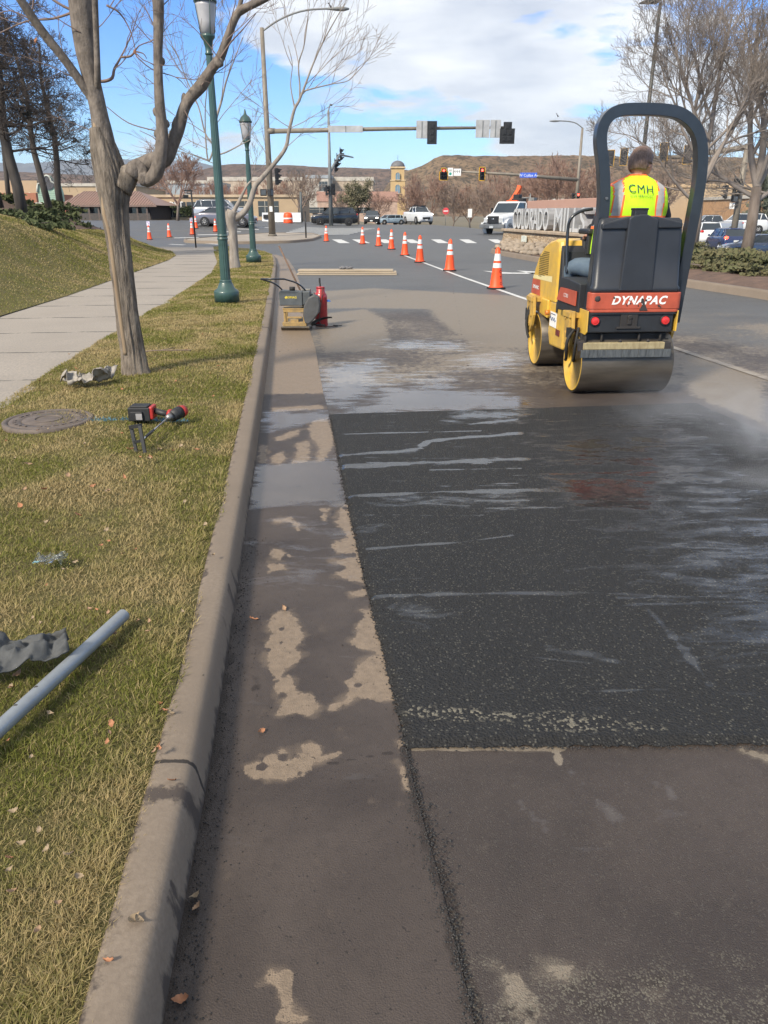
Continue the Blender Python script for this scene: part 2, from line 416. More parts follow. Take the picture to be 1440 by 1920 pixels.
# gutter pan
def rowgrid(yv, xa, xb, nc): t = np.linspace(0, 1, nc)[None, :]; a = xa(yv)[:, None]; b = xb(yv)[:, None]; return a + (b - a) * t, np.repeat(yv[:, None], nc, 1), t
yg = yl[yl < 33.2]
X, Y, T = rowgrid(yg, lambda y: footx(y) - .06, jointx, 90)
Z = .005 + .0 * X - .012 * np.exp(-((X - footx(Y) - .05) / .06) ** 2) * 0
P = np.stack([X.ravel(), Y.ravel()], -1)
C1 = lambda pts: [(400 + a * .3647, 700 + b * .3647) for a, b in pts]
C3 = lambda pts: [(100 + a * .5556, 1300 + b * .5556) for a, b in pts]
dry = [C1(p) for p in (
    [(330, 1228), (385, 1225), (440, 1280), (470, 1350), (425, 1420), (460, 1450), (440, 1490), (375, 1530), (350, 1560), (415, 1570), (410, 1620), (440, 1650), (500, 1650), (548, 1720), (500, 1775), (430, 1755), (330, 1765), (350, 1690), (315, 1620), (325, 1560), (270, 1500), (270, 1400), (310, 1350), (265, 1300)],
    [(830, 1215), (870, 1340), (890, 1500), (940, 1690), (860, 1690), (800, 1665), (740, 1680), (690, 1720), (600, 1735), (600, 1710), (680, 1670), (700, 1630), (680, 1590), (730, 1580), (720, 1530), (770, 1480), (850, 1450), (760, 1420), (690, 1390), (740, 1350), (730, 1300), (780, 1270), (760, 1220)],
    [(660, 680), (700, 680), (720, 760), (750, 900), (780, 1090), (700, 1070), (620, 1040), (680, 1000), (605, 965), (740, 950), (745, 930), (640, 930), (600, 880), (700, 850), (640, 780), (620, 770)],
    [(310, 760), (395, 740), (445, 780), (440, 810), (400, 770), (330, 775)], [(540, 700), (590, 700), (570, 760), (560, 720)],
    [(300, 905), (350, 910), (395, 945), (350, 965), (295, 960)], [(285, 985), (370, 985), (380, 1010), (280, 1030)],
    [(500, 250), (590, 235), (625, 350), (600, 400), (560, 460), (530, 460), (545, 380), (510, 340), (490, 290)],
    [(320, 330), (440, 290), (440, 320), (350, 350), (320, 350)], [(430, 360), (490, 350), (500, 400), (480, 460), (400, 470), (430, 420)],
    [(300, 430), (360, 405), (375, 440), (340, 470), (300, 460)], [(240, 370), (275, 370), (270, 465), (230, 465)], [(300, 180), (560, 165), (570, 185), (310, 200)],
    [(270, -600), (560, -600), (580, 105), (250, 110)], [(700, 1135), (780, 1115), (800, 1150), (720, 1155)])]
dry += [C3(p) for p in ([(650, 250), (700, 225), (780, 190), (800, 230), (830, 220), (835, 180), (870, 170), (910, 185), (900, 215), (970, 205), (960, 220), (880, 245), (840, 285), (780, 298), (660, 295)],
                        [(730, 940), (800, 940), (800, 1000), (810, 1080), (860, 1110), (760, 1116), (770, 1040), (750, 1000), (700, 980)], [(1165, 165), (1195, 160), (1200, 190), (1170, 195)],
                        [(1165, 240), (1220, 260), (1225, 340), (1195, 330)])]
tan = polys(P, dry, .075)
spots = [(rnd.uniform(480, 740), rnd.uniform(900, 1450), rnd.uniform(.006, .02)) for _ in range(60)]
for a, b, r in spots:
    g = G(a, b); tan = np.minimum(tan, np.clip(.5 + (np.hypot(P[:, 0] - g.x, P[:, 1] - g.y) - r) / .02, 0, 1))
tan = np.where(P[:, 1] > 7.6, np.maximum(tan, .85), tan)
wet = polys(P, [C1([(230, 470), (640, 440), (690, 670), (190, 700)]), C1([(260, 205), (585, 190), (590, 240), (300, 300), (260, 290)])], .2) * 1.0
wet = np.maximum(wet, polys(P, [C1([(190, 700), (700, 680), (780, 1150), (100, 1160)])], .5) * .45)
wet = np.maximum(wet, .18 * (P[:, 1] < 7))
fo = np.repeat((X - footx(Y)).ravel()[:, None], 1, 1)[:, 0]
dirt = np.clip(.78 - fo / .075, 0, 1) * np.clip((4.4 - P[:, 1]) / 2., .25, 1)
dirt = np.maximum(dirt, np.clip(.80 - (jointx(P[:, 1]) - P[:, 0]) / .05, 0, 1) * (P[:, 1] < 2.0))
dirt = np.maximum(dirt, lines(P, [(.004, C1([(200, 598), (640, 575)])), (.005, C1([(250, 118), (580, 102)])), (.006, [(610, 1436), (761, 1408)]), (.005, [(505, 662), (590, 652)])]) * .9)
dirt = np.maximum(dirt, polys(P, [C1([(170, 1540), (250, 1550), (260, 1610), (200, 1640)])], .08) * .7)
m_gut = pave('gutter concrete', (.038, .029, .025), (.074, .058, .049), (.27, .205, .145), 210., .2, .0018, .52)
gridmesh('gutter', m_gut, X, Y, Z, dict(tan=tan, wet=wet, dirt=dirt, pale=tan * 0))

# --- the fresh asphalt patch
ya = np.linspace(0, 1, 260) ** 1.0
nr, nc = 420, 420
tY = (np.exp(np.linspace(0, math.log(3.3), nr)) - 1) / 2.3
Lq = np.array([(float(jointx(1.985 + t * 4.32)), 1.985 + t * 4.32) for t in tY]); Rq = np.array([(3.5 - .71 * t, 2.02 + 4.7 * t) for t in tY])
T = np.linspace(0, 1, nc)[None, :]
X = Lq[:, 0][:, None] * (1 - T) + Rq[:, 0][:, None] * T; Y = Lq[:, 1][:, None] * (1 - T) + Rq[:, 1][:, None] * T
edge = np.minimum(T * 3.6, np.minimum(tY[:, None] * 4.4, (1 - tY[:, None]) * 4.4))
X = X + (fbm(X, Y * 3, .04) - .5) * .05 * np.exp(-T * 40); Y = Y + (fbm(X * 3, Y, .05) - .5) * .03 * np.exp(-tY[:, None] * 80)
Z = .006 + .012 * nss(edge / .04) + (fbm(X, Y, .04, 3) - .5) * .0015
P = np.stack([X.ravel(), Y.ravel()], -1)
wet = lines(P, [(.045, [(640, 858), (740, 852), (785, 845), (802, 832), (850, 826), (975, 817)]), (.075, [(640, 880), (700, 878), (800, 872), (985, 864)]),
                (.035, [(650, 936), (800, 928), (960, 924), (1030, 924)]), (.06, [(880, 928), (1030, 924)]), (.02, [(690, 1035), (870, 1022), (960, 1010)]),
                (.03, [(700, 1125), (850, 1120), (1100, 1118), (1440, 1130)]), (.02, [(890, 944), (990, 944)]), (.02, [(640, 818), (900, 812)]),
                (.035, [(1215, 1150), (1260, 1200), (1330, 1290)]), (.04, [(880, 800), (970, 790)]),
                (.012, [(1000, 1240), (1150, 1255)]), (.05, [(1030, 1225), (1100, 1235), (1150, 1250)]), (.012, [(900, 1310), (1250, 1300)])])
wet = wet * (.60 + .40 * nss((P[:, 1] - 3.0) / 1.2)) * np.clip(.55 + 1.1 * fbm(P[:, 0] + 3, P[:, 1] * 4, .25, 5), .5, 1.)
wet = np.maximum(wet, polys(P, [[(1030, 900), (1212, 900), (1228, 964), (1085, 966)], [(830, 775), (1000, 770), (970, 795), (850, 793)]], .35) * .9)
wet = np.maximum(wet, polys(P, [[(1000, 775), (1300, 762), (1440, 815), (1900, 1340), (1440, 1330), (1330, 1300), (1230, 1190), (1150, 1080), (1060, 960), (985, 880)]], .9) * .52)
wet = np.maximum(wet, polys(P, [[(985, 812), (1210, 800), (1215, 880), (985, 872)]], .5) * .62)
wet = np.maximum(wet, polys(P, [[(745, 1145), (800, 1138), (850, 1160), (800, 1178), (750, 1172)], [(1170, 1060), (1260, 1060), (1250, 1090), (1170, 1085)], [(690, 930), (1000, 925), (1000, 960), (700, 955)]], .25) * .66)
for _k in range(34):
    _y = 2.1 + 4.1 * rnd.random(); _x = rnd.uniform(float(jointx(_y)), 2.6); _l = rnd.uniform(.1, .8)
    _d = dline(P, [(_x, _y), (_x + _l, _y + rnd.uniform(-.02, .05))]) + (fbm(P[:, 0], P[:, 1] * 3, .08, 4) - .5) * .03
    wet = np.maximum(wet, np.clip(.8 - _d / rnd.uniform(.012, .03), 0, rnd.uniform(.45, .75)))
wet = np.maximum(wet, fbm(P[:, 0] * .35, P[:, 1] * 2.2, .3) * .36)
pale = lines(P, [(.05, [(775, 1340), (1000, 1352), (1200, 1366)]), (.03, [(990, 1372), (1240, 1374)])]) * .66
m_patch = pave('fresh asphalt', (.0130, .0127, .0127), (.0205, .0198, .0190), (.10, .08, .05), 92., .66, .012, .72, .34)
gridmesh('asphalt_patch', m_patch, X, Y, Z, dict(tan=wet * 0, wet=wet, dirt=wet * 0, pale=pale))

# --- kerb
def kerbmesh(name, path, prof, m, side=1, closed=False, attrs=None):
    """sweep prof [(offset, z)] along a resampled path (n,2); offset to the left of travel * side"""
    path = np.asarray(path, float); t = np.gradient(path[:, :2], axis=0); t /= np.linalg.norm(t, axis=1)[:, None]
    nrm = np.stack([-t[:, 1], t[:, 0]], -1) * side
    pr = np.array(prof); X = path[:, 0][:, None] + nrm[:, 0][:, None] * pr[:, 0][None, :]; Y = path[:, 1][:, None] + nrm[:, 1][:, None] * pr[:, 0][None, :]
    Z = (path[:, 2][:, None] if path.shape[1] > 2 else 0) + np.repeat(pr[:, 1][None, :], len(path), 0)
    return X, Y, Z
def m_kerb_():
    m = bpy.data.materials.new('kerb concrete'); n, l, b = nt(m); v = coordn(n, l)
    c = mixc(n, l, rampn(n, l, noisen(n, l, v, 2.2, 6, .65), .3, .7), (.150, .118, .088), (.255, .205, .158))
    c = mixc(n, l, rampn(n, l, noisen(n, l, v, 60, 4, .7), .35, .8), tuple(x * .8 for x in (.21, .165, .125)), c)
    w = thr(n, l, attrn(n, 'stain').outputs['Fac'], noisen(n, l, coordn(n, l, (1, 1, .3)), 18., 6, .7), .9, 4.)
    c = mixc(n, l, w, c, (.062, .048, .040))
    c = mixc(n, l, thr(n, l, attrn(n, 'joint').outputs['Fac'], noisen(n, l, v, 40), .3, 8.), c, (.03, .024, .02))
    l.new(c, b.inputs['Base Color']); b.inputs['Roughness'].default_value = .8
    l.new(bumpn(n, l, noisen(n, l, v, 120, 5, .7), 1., .0012), b.inputs['Normal']); return m
m_kerb = m_kerb_()
# lawn-side kerb
sk = []; fp = np.array([(q[0], q[1]) for q in foot_pts]); cum = np.r_[0, np.cumsum(np.hypot(*np.diff(fp, axis=0).T))]
d = 0; step = .02
while d < cum[-1]: sk.append(d); d += max(.018, (d - 4) * .006)
path = np.stack([np.interp(sk, cum, fp[:, 0]), np.interp(sk, cum, fp[:, 1])], -1)
for _ in range(6): path[1:-1] = (path[:-2] + path[2:] + 2 * path[1:-1]) / 4
prof = [(-.002, -.02), (0, .012), (.007, .05), (.013, .085), (.018, .106), (.026, .120), (.038, .129), (.055, .133), (.085, .135), (.10, .136), (.115, .136), (.127, .135), (.134, .13), (.136, -.02)]
X, Y, Z = kerbmesh('kerb', path, prof, m_kerb)
Z = Z + (fbm(X, Y, .12, 5) - .5) * .004 * (Z > .02); X = X + (fbm(Y, Z * 0, .12, 3) - .5) * .003
arc = np.array(sk)[:, None] + 0 * X
joint = np.zeros_like(X)
gj = G(372, 1440, .1); a0 = float(np.interp(gj.y, path[:, 1], np.array(sk)))
for k in range(-1, 12):
    dd = np.abs(arc - (a0 + k * 3.0) + .0 * X); joint = np.maximum(joint, np.clip(1.0 - dd / .006 * .5, 0, 1)); Z = Z - .006 * np.exp(-(dd / .006) ** 2) * (Z > .02)
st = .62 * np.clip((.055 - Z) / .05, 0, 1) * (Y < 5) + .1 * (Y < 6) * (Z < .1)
gs = G(322, 1489, .13); st = np.maximum(st, .72 * np.exp(-((Y - gs.y) / .05) ** 2))
for px_, py_ in ((318, 1700), (432, 1085), (425, 1120), (408, 1180)):
    q = G(px_, py_, .06); st = np.maximum(st, .62 * np.exp(-((Y - q.y) / .05) ** 2) * (Z < .118))
st = np.maximum(st, np.repeat(np.clip((np.array([q[0] for q in prof]) - .085) / .05, 0, 1)[None, :] * .52, len(X), 0) * (.5 + fbm(X, Y * 2, .1, 4)))
gridmesh('kerb', m_kerb, X, Y, Z, dict(stain=st, joint=joint))

# --- sidewalk
X, Y, T = rowgrid(yl, lambda y: slx(y) - .15, lambda y: srx(y) + .1, 24)
Z = ZL - .012 + (fbm(X, Y, 3.) - .5) * .02
m = bpy.data.materials.new('sidewalk concrete'); n, l, b = nt(m); v = coordn(n, l)
c = mixc(n, l, rampn(n, l, noisen(n, l, v, 1.1, 7, .65), .3, .7), (.31, .265, .215), (.40, .345, .285))
c = mixc(n, l, rampn(n, l, noisen(n, l, v, 50, 4), .3, .8), (.22, .20, .18), c)
c = mixc(n, l, thr(n, l, attrn(n, 'joint').outputs['Fac'], noisen(n, l, v, 20), .2, 10.), c, (.09, .08, .07))
l.new(c, b.inputs['Base Color']); b.inputs['Roughness'].default_value = .85; l.new(bumpn(n, l, noisen(n, l, v, 90, 5), 1., .0015), b.inputs['Normal'])
P = np.stack([X.ravel(), Y.ravel()], -1); jt = np.zeros(len(P))
for k in range(-1, 22):
    jt = np.maximum(jt, np.clip(1.1 - np.abs(P[:, 1] - .12 * (P[:, 0] + 4) - (k * 1.62 + .6)) / (.008 + .007 * np.abs(P[:, 1])), 0, 1) * .75)
gridmesh('sidewalk', m, X, Y, Z, dict(joint=jt))

# --- lawns
def lawnmat(name, far=False):
    m = bpy.data.materials.new(name); n, l, b = nt(m); v = coordn(n, l)
    big = noisen(n, l, v, .9 if not far else .35, 6, .65); mid = noisen(n, l, v, 6 if not far else 3., 6, .7); hi = noisen(n, l, coordn(n, l, (1, .45, 1)), 70 if not far else 22, 5, .75)
    c = mixc(n, l, rampn(n, l, big, .35, .65), (.125, .125, .040), (.19, .165, .075))
    c = mixc(n, l, rampn(n, l, mid, .45, .75), c, (.17, .135, .07))
    c = mixc(n, l, rampn(n, l, hi, .3, .7), mixc(n, l, .45, c, (.03, .032, .012)), c)
    l.new(c, b.inputs['Base Color']); b.inputs['Roughness'].default_value = .95; b.inputs['Specular IOR Level'].default_value = .15
    l.new(bumpn(n, l, hi, 1., .03 if not far else .05), b.inputs['Normal']); return m
kbx = lambda y: footx(y) - .128
X, Y, T = rowgrid(yl, srx, kbx, 70)
def lawnz(x, y): return ZL + .012 + (fbm(x, y, .8, 3) - .5) * .05 + .03 * np.sin(np.clip((x - srx(y)) / (kbx(y) - srx(y)), 0, 1) * math.pi)
Z = lawnz(X, Y) - .02
gridmesh('lawn_strip', lawnmat('strip turf'), X, Y, Z)
# slope rising left of the sidewalk
hl = [( -3.8, -4, ZL)] + [(float(slx(y)), y, ZL) for y in (2, 6, 9, 12, 15, 18, 21, 24, 27, 30, 33, 36)] + [(-11.3, 38.6, ZL)]
hc = [(-10, -4, 1.5), (-12, 8, 2.0), W(-60, 395, 19), W(0, 403, 21), W(54, 417, 24.5), W(101, 428, 28), W(126, 431, 30), W(177, 431, 33), W(204, 434, 35), W(240, 448, 37.3), W(275, 458, 38.5)]
t = np.linspace(0, 1, 160); A = resample(hl, t); C = resample(hc, t); s = np.linspace(0, 1, 60)[None, :, None]
Q = A[:, None, :] * (1 - s) + C[:, None, :] * s
s2 = s[..., 0]; Q[..., 2] = A[:, 2][:, None] + (C[:, 2] - A[:, 2])[:, None] * (.35 * s2 + .65 * nss(s2)) + (fbm(Q[..., 0], Q[..., 1], 2.) - .5) * .12 * np.sin(s2 * math.pi)
gridmesh('lawn_slope', lawnmat('slope turf', True), Q[..., 0], Q[..., 1], Q[..., 2])
HILLQ = Q
hb = [(-22, -4, 2.6), (-24, 8, 3.), W(-60, 352, 30), W(0, 362, 31), W(54, 385, 33), W(101, 397, 35), W(126, 405, 36), W(150, 415, 37), W(172, 424, 38), W(240, 447, 38.6), W(276, 458, 39)]
B = resample(hb, t); s = np.linspace(0, 1, 24)[None, :, None]; Q2 = (C[:, None, :] * (1 - s) + B[:, None, :] * s)
Q2[..., 2] += .15 * np.sin(s[..., 0] * math.pi) * (1 - t[:, None]) + (fbm(Q2[..., 0], Q2[..., 1], 1.) - .5) * .08 * (1 - t[:, None])
m_mulch = mat('bark mulch', (.17, .105, .075), .95, vs=3., bump=.03, bs=25, col2=(.075, .05, .04))
gridmesh('planting_bed', m_mulch, Q2[..., 0], Q2[..., 1], Q2[..., 2])
# back side of the slope so that the bed is not a loose edge
D = B.copy(); D[:, 0] -= 12; D[:, 1] += 6; D[:, 2] = -.3
Q3 = B[:, None, :] * (1 - s) + D[:, None, :] * s
gridmesh('bank', m_mulch, Q3[..., 0], Q3[..., 1], Q3[..., 2])

# --- grass blades on the strip (and coarser ones on the near slope)
def blades(n_, area, name):
    ymax = 33.; u = nrs.rand(n_)
    Yb = .72 * (ymax / .72) ** (u ** 1.2)
    if area == 'strip':
        a, b = srx(Yb), footx(Yb) - .104 + .05 * (fbm(Yb * 3, Yb * 0, .35, 4) - .5) - .02 * nrs.rand(n_)
        xb = a + (b - a) * nrs.rand(n_)
        vis = (xb > -.62 * Yb - .75)
        xb, Yb = xb[vis], Yb[vis]
        dn = (footx(Yb) - .115 - xb); zb = lawnz(xb, Yb) - .03
    if area == 'slope':
        r_, c_, _ = HILLQ.shape; i = nrs.randint(0, r_ - 1, n_); j = (nrs.rand(n_) ** 1. * (c_ - 1)).astype(int); u1 = nrs.rand(n_)[:, None]; u2 = nrs.rand(n_)[:, None]
        Pq = HILLQ[i, j] * (1 - u1) * (1 - u2) + HILLQ[i + 1, j] * u1 * (1 - u2) + HILLQ[i, j + 1] * (1 - u1) * u2 + HILLQ[i + 1, j + 1] * u1 * u2
        Pq = Pq[(Pq[:, 1] > 7) & (Pq[:, 0] > -.62 * Pq[:, 1] - 1)]; xb, Yb, zb = Pq[:, 0], Pq[:, 1], Pq[:, 2] - .01; dn = xb * 0 + 9
    n = len(xb)
    g1 = fbm(xb, Yb, .55, 4); g2 = fbm(xb + 50, Yb + 9, .12, 3)
    h = (.012 + .020 * nrs.rand(n)) * (.7 + .9 * g2) * (1 + .020 * Yb); h *= np.where(dn < .12, 1.25, 1.)
    w = .00075 * (1 + .62 * Yb)
    ang = nrs.rand(n) * 2 * np.pi; lean = .3 + .9 * nrs.rand(n)
    la = ang + nrs.randn(n) * .5
    h = np.where(dn < .04, h * .6, h)
    cx, cy = np.cos(ang + np.pi / 2), np.sin(ang + np.pi / 2)
    V = np.zeros((n, 5, 3), np.float32)
    dx, dy = np.cos(la), np.sin(la)
    for k, (t_, ww) in enumerate(((0, 1.), (.55, .75), (1., 0))):
        ox = xb + dx * h * lean * t_ ** 1.6; oy = Yb + dy * h * lean * t_ ** 1.6; oz = zb + h * t_ * (1 - .25 * lean * t_)
        if k < 2:
            V[:, 2 * k, :] = np.stack([ox - cx * w * ww, oy - cy * w * ww, oz], -1); V[:, 2 * k + 1, :] = np.stack([ox + cx * w * ww, oy + cy * w * ww, oz], -1)
        else: V[:, 4, :] = np.stack([ox, oy, oz], -1)
    base = (np.arange(n) * 5)[:, None]
    quads = base + np.array([0, 1, 3, 2]); tris = base + np.array([2, 3, 4])
    loops = np.concatenate([quads, tris], 1).ravel().astype(np.int32)
    st = np.stack([np.arange(n) * 7, np.arange(n) * 7 + 4], -1).ravel().astype(np.int32)
    me = bpy.data.meshes.new(name); me.vertices.add(n * 5); me.vertices.foreach_set('co', V.ravel())
    me.loops.add(len(loops)); me.loops.foreach_set('vertex_index', loops); me.polygons.add(2 * n); me.polygons.foreach_set('loop_start', st)
    me.update(calc_edges=True)
    # colour: green to straw by clump
    dryness = np.clip((g1 - .50) * 4.0 + (nrs.rand(n) - .5) * .8 + .33, 0, 1)
    dryness = np.maximum(dryness, (nrs.rand(n) < .22) * .8)
    gr = np.array([.145, .170, .032]); g3 = np.array([.26, .25, .065]); tn = np.array([.47, .37, .19]); k = nrs.rand(n)[:, None]
    col = (gr * (1 - k) + g3 * k) * (1 - dryness[:, None]) + tn * (.75 + .45 * k) * dryness[:, None]
    # blue marking paint sprayed on the turf
    q0, q1 = G(160, 790, .16), G(345, 784, .16)
    bl = dline(np.stack([xb, Yb], -1), [q0, q1]); col = np.where(((bl < .035 + .05 * (g2 - .5)) & (nrs.rand(n) < .85))[:, None], np.array([[.12, .30, .42]]), col)
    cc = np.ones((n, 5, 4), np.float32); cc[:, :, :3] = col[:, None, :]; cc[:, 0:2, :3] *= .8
    a = me.color_attributes.new('tint', 'FLOAT_COLOR', 'POINT'); a.data.foreach_set('color', cc.ravel())
    m = bpy.data.materials.new('grass blades'); nn, l, b = nt(m); at_ = nn.new('ShaderNodeAttribute'); at_.attribute_name = 'tint'
    l.new(at_.outputs['Color'], b.inputs['Base Color']); b.inputs['Roughness'].default_value = .7; b.inputs['Specular IOR Level'].default_value = .2
    tr = nn.new('ShaderNodeBsdfTranslucent'); l.new(at_.outputs['Color'], tr.inputs['Color']); ms = nn.new('ShaderNodeMixShader'); ms.inputs[0].default_value = .42
    l.new(b.outputs[0], ms.inputs[1]); l.new(tr.outputs[0], ms.inputs[2]); l.new(ms.outputs[0], nn['Material Output'].inputs['Surface'])
    me.materials.append(m); o = bpy.data.objects.new(name, me); COL.objects.link(o); struct(o, 'stuff'); return o
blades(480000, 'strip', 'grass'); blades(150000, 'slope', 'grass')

# --- median on the right and corner island on the left
def island(name, loop, h, mtop, kerbname='kerb', kw=.16, zf=None, mk=None, topz=0.):
    loop = np.array(loop, float); n = len(loop)
    per = np.vstack([loop, loop[:1]]); c = np.r_[0, np.cumsum(np.hypot(*np.diff(per, axis=0).T))]; ts = np.arange(0, c[-1], .25)
    path = np.stack([np.interp(ts, c, per[:, 0]), np.interp(ts, c, per[:, 1])], -1)
    for _ in range(10): path = (np.roll(path, 1, 0) + np.roll(path, -1, 0) + 2 * path) / 4
    ar = np.sum(path[:, 0] * np.roll(path[:, 1], -1) - np.roll(path[:, 0], -1) * path[:, 1])
    if ar < 0: path = path[::-1]
    pc = np.vstack([path, path[:1]]); g = gh(pc[:, 0], pc[:, 1]); pc = np.c_[pc, g]
    pr = [(-.05, -.05), (0, .02), (.02, h * .75), (.04, h * .93), (.07, h), (kw, h), (kw + .005, h - .04)]
    X, Y, Z = kerbmesh(kerbname, pc, pr, m_kerb)
    gridmesh(kerbname, mk or m_kerb, X, Y, Z, dict(stain=X * 0, joint=X * 0))
    cen = path.mean(0); s = np.linspace(0, 1, 12)[None, :]
    inner = pc[:, :2] + 0; t = np.gradient(inner, axis=0); t /= np.linalg.norm(t, axis=1)[:, None]; inner = inner + np.stack([-t[:, 1], t[:, 0]], -1) * (kw - .01)
    Xi = inner[:, 0][:, None] * (1 - s) + cen[0] * s; Yi = inner[:, 1][:, None] * (1 - s) + cen[1] * s
    Zi = gh(Xi, Yi) + h - .03 + topz * nss(s * 3) + (fbm(Xi, Yi, .6) - .5) * .02
    gridmesh(name, mtop, Xi, Yi, Zi)
MED = [(9.2, 3), (8.3, 9), (7.6, 15.7), (7.0, 18.4), (5.4, 27.9), (4.75, 32.6), (4.6, 35), (5.0, 36.6), (6.6, 38.2), (9, 38), (11, 36), (12, 30), (13.3, 18), (14.6, 3)]
island('median_bed', MED, .17, m_mulch, 'median_kerb', topz=.12)
m_conc = mat('pale concrete', (.30, .26, .215), .85, vs=1.2, bump=.002, bs=60)
CI = [(G(440, 452)[0], 43), (-9.5, 46), (-8.6, 53), (-7.5, 58), (-4.5, 60), (-3.6, 56), (-4.2, 50), (-5.5, 46.5), (-8.5, 43.5)]
CI = [(-11.5, 46.5), (-12.5, 50), (-11.0, 55), (-8.5, 59), (-5.2, 60), (-4.3, 56), (-4.4, 50), (-5.4, 46.2), (-8.5, 44.6)]
island('corner_island', CI, .15, m_conc, 'island_kerb')

# --- painted markings: thin sheets a few millimetres above the road
m_paint = mat('road paint', (.62, .62, .60), .6, vs=6., col2=(.42, .42, .41))
def mark(name, pts, dz=.006, m=None):
    mb = MB(); mb.add([(x, y, GH(x, y) + dz) for x, y in pts], [tuple(range(len(pts)))])
    return struct(mb.build(name, m or m_paint))
def stripe(name, a, b, w, dz=.006, m=None, seg=12):
    a = Vector(a[:2]); b = Vector(b[:2]); t = (b - a).normalized(); nn = Vector((-t.y, t.x)) * w / 2; mb = MB()
    k = seg; vs = []
    for i in range(k + 1):
        p = a.lerp(b, i / k)
        for q in (p + nn, p - nn): vs.append((q.x, q.y, GH(q.x, q.y) + dz))
    mb.add(vs, [(2 * i, 2 * i + 1, 2 * i + 3, 2 * i + 2) for i in range(k)]); return struct(mb.build(name, m or m_paint))
stripe('lane_line', G(755, 478), G(870, 521), .11)
stripe('lane_line', G(870, 521), G(1000, 566), .11)
m_worn = mat('worn paint', (.30, .27, .23), .7, vs=9., col2=(.17, .14, .115))
stripe('lane_line', G(1000, 566), G(1250, 648), .11, m=m_worn); stripe('lane_line', G(1250, 648), G(1480, 724), .11, m=m_worn)
# crosswalk bars
for x0 in (622, 660, 706, 756, 808, 861, 915, 962, 1010):
    a = G(x0, 449.3); b = G(x0 + 18, 449.3); c = G(x0 + 34, 456); d_ = G(x0 + 14, 456)
    mark('crosswalk_bar', [(a.x, a.y), (b.x, b.y), (c.x, c.y), (d_.x, d_.y)])
# turn arrow ahead of the roller
a = G(905, 511); mark('turn_arrow', [tuple(G(*q)[:2]) for q in ((904, 508), (935, 510), (960, 511.5), (1010, 511.5), (1010, 514), (935, 513.5))])
mark('turn_arrow', [tuple(G(*q)[:2]) for q in ((968, 507.5), (1005, 509.5), (1005, 515.5))])
# cross street lines on the left
for a, b, w in (((318, 458), (346, 459.5), .3), ((362, 454.5), (412, 458.5), .35), ((424, 453.5), (470, 455.5), .3), ((480, 456), (514, 452), .3)):
    stripe('stop_line', G(*a), G(*b), w)
for k in range(8):
    yk = 45.8 + 0 * k; stripe('crosswalk_bar', (-7.6 + .05 * k, 60.6 + k * 1.75), (-2.6 + .25 * k, 61.0 + k * 1.75), .55)
for k in range(5): stripe('crosswalk_bar', (-14.2 + k * .9, 54.5 + k * 3), (-12.6 + k * .9, 54.9 + k * 3), .5)
stripe('lane_line', at(230, 62), at(440, 60), .12, m=m_worn); stripe('lane_line', at(220, 56), at(400, 54), .12, m=mat('worn yellow paint', (.30, .25, .13), .7))
# far kerb strip in front of the shops
stripe('far_kerb', (-60, 88), (-13, 90), .9, .05, mat('ochre kerb', (.36, .27, .13), .8), 30)
# red tactile pad on the island
# ================================================================ ROAD ROLLER AND DRIVER
RO = Vector((2.225, 7.27, 0)); RA = .072
yel = mat('machine yellow', (.68, .42, .05), .42, col2=(.50, .315, .07), vs=9, bump=.0006, bs=70, coat=.2)
yelw = mat('worn drum yellow', (.68, .42, .05), .5, vs=9, col2=(.50, .30, .05), bump=.001)
blkp = mat('dark moulded plastic', (.027, .030, .037), .42, var=.12, vs=3, bump=.0006, bs=160)
blkp2 = mat('black trim plastic', (.020, .022, .026), .55, var=.15, vs=6, bump=.001, bs=120)
rops = mat('black painted steel', (.022, .027, .036), .34, var=.1, vs=9, coat=.3)
drumst = mat('wet drum steel', (.135, .115, .090), .4, metal=.45, vs=4., col2=(.055, .047, .04), bump=.0006, bs=60, stretch=(.5, 3, 3))
redp = mat('faded red paint', (.44, .085, .045), .5, var=.12, vs=7)
redw = mat('lamp red', (.62, .03, .03), .25, var=.05, coat=.5)
whitet = mat('white lettering', (.78, .78, .76), .55, var=.04)
cream = mat('cream stripe', (.72, .62, .32), .5, var=.05)
barm = mat('spray bar', (.40, .34, .20), .5, vs=12, col2=(.22, .17, .09), stretch=(3, 1, 1))
rubber = mat('rubber', (.018, .018, .018), .75, var=.2, vs=20, bump=.001)
scrm = mat('scraper', (.11, .12, .125), .5, vs=14, col2=(.04, .045, .05), stretch=(6, 1, 1))
greyst = mat('dull steel', (.22, .22, .22), .4, metal=.7, var=.2, vs=20)
scuff = mat('scuff', (.035, .03, .03), .7)
roller = thing('road_roller', 'yellow ride-on double drum roller with black roll bar, driven away on the wet road', 'road roller', RO, RA)
def chaikin(p, k=2):
    p = [Vector(q) for q in p]
    for _ in range(k):
        o = [p[0]]
        for a, b in zip(p[:-1], p[1:]): o += [a.lerp(b, .25), a.lerp(b, .75)]
        p = o + [p[-1]]
    return p
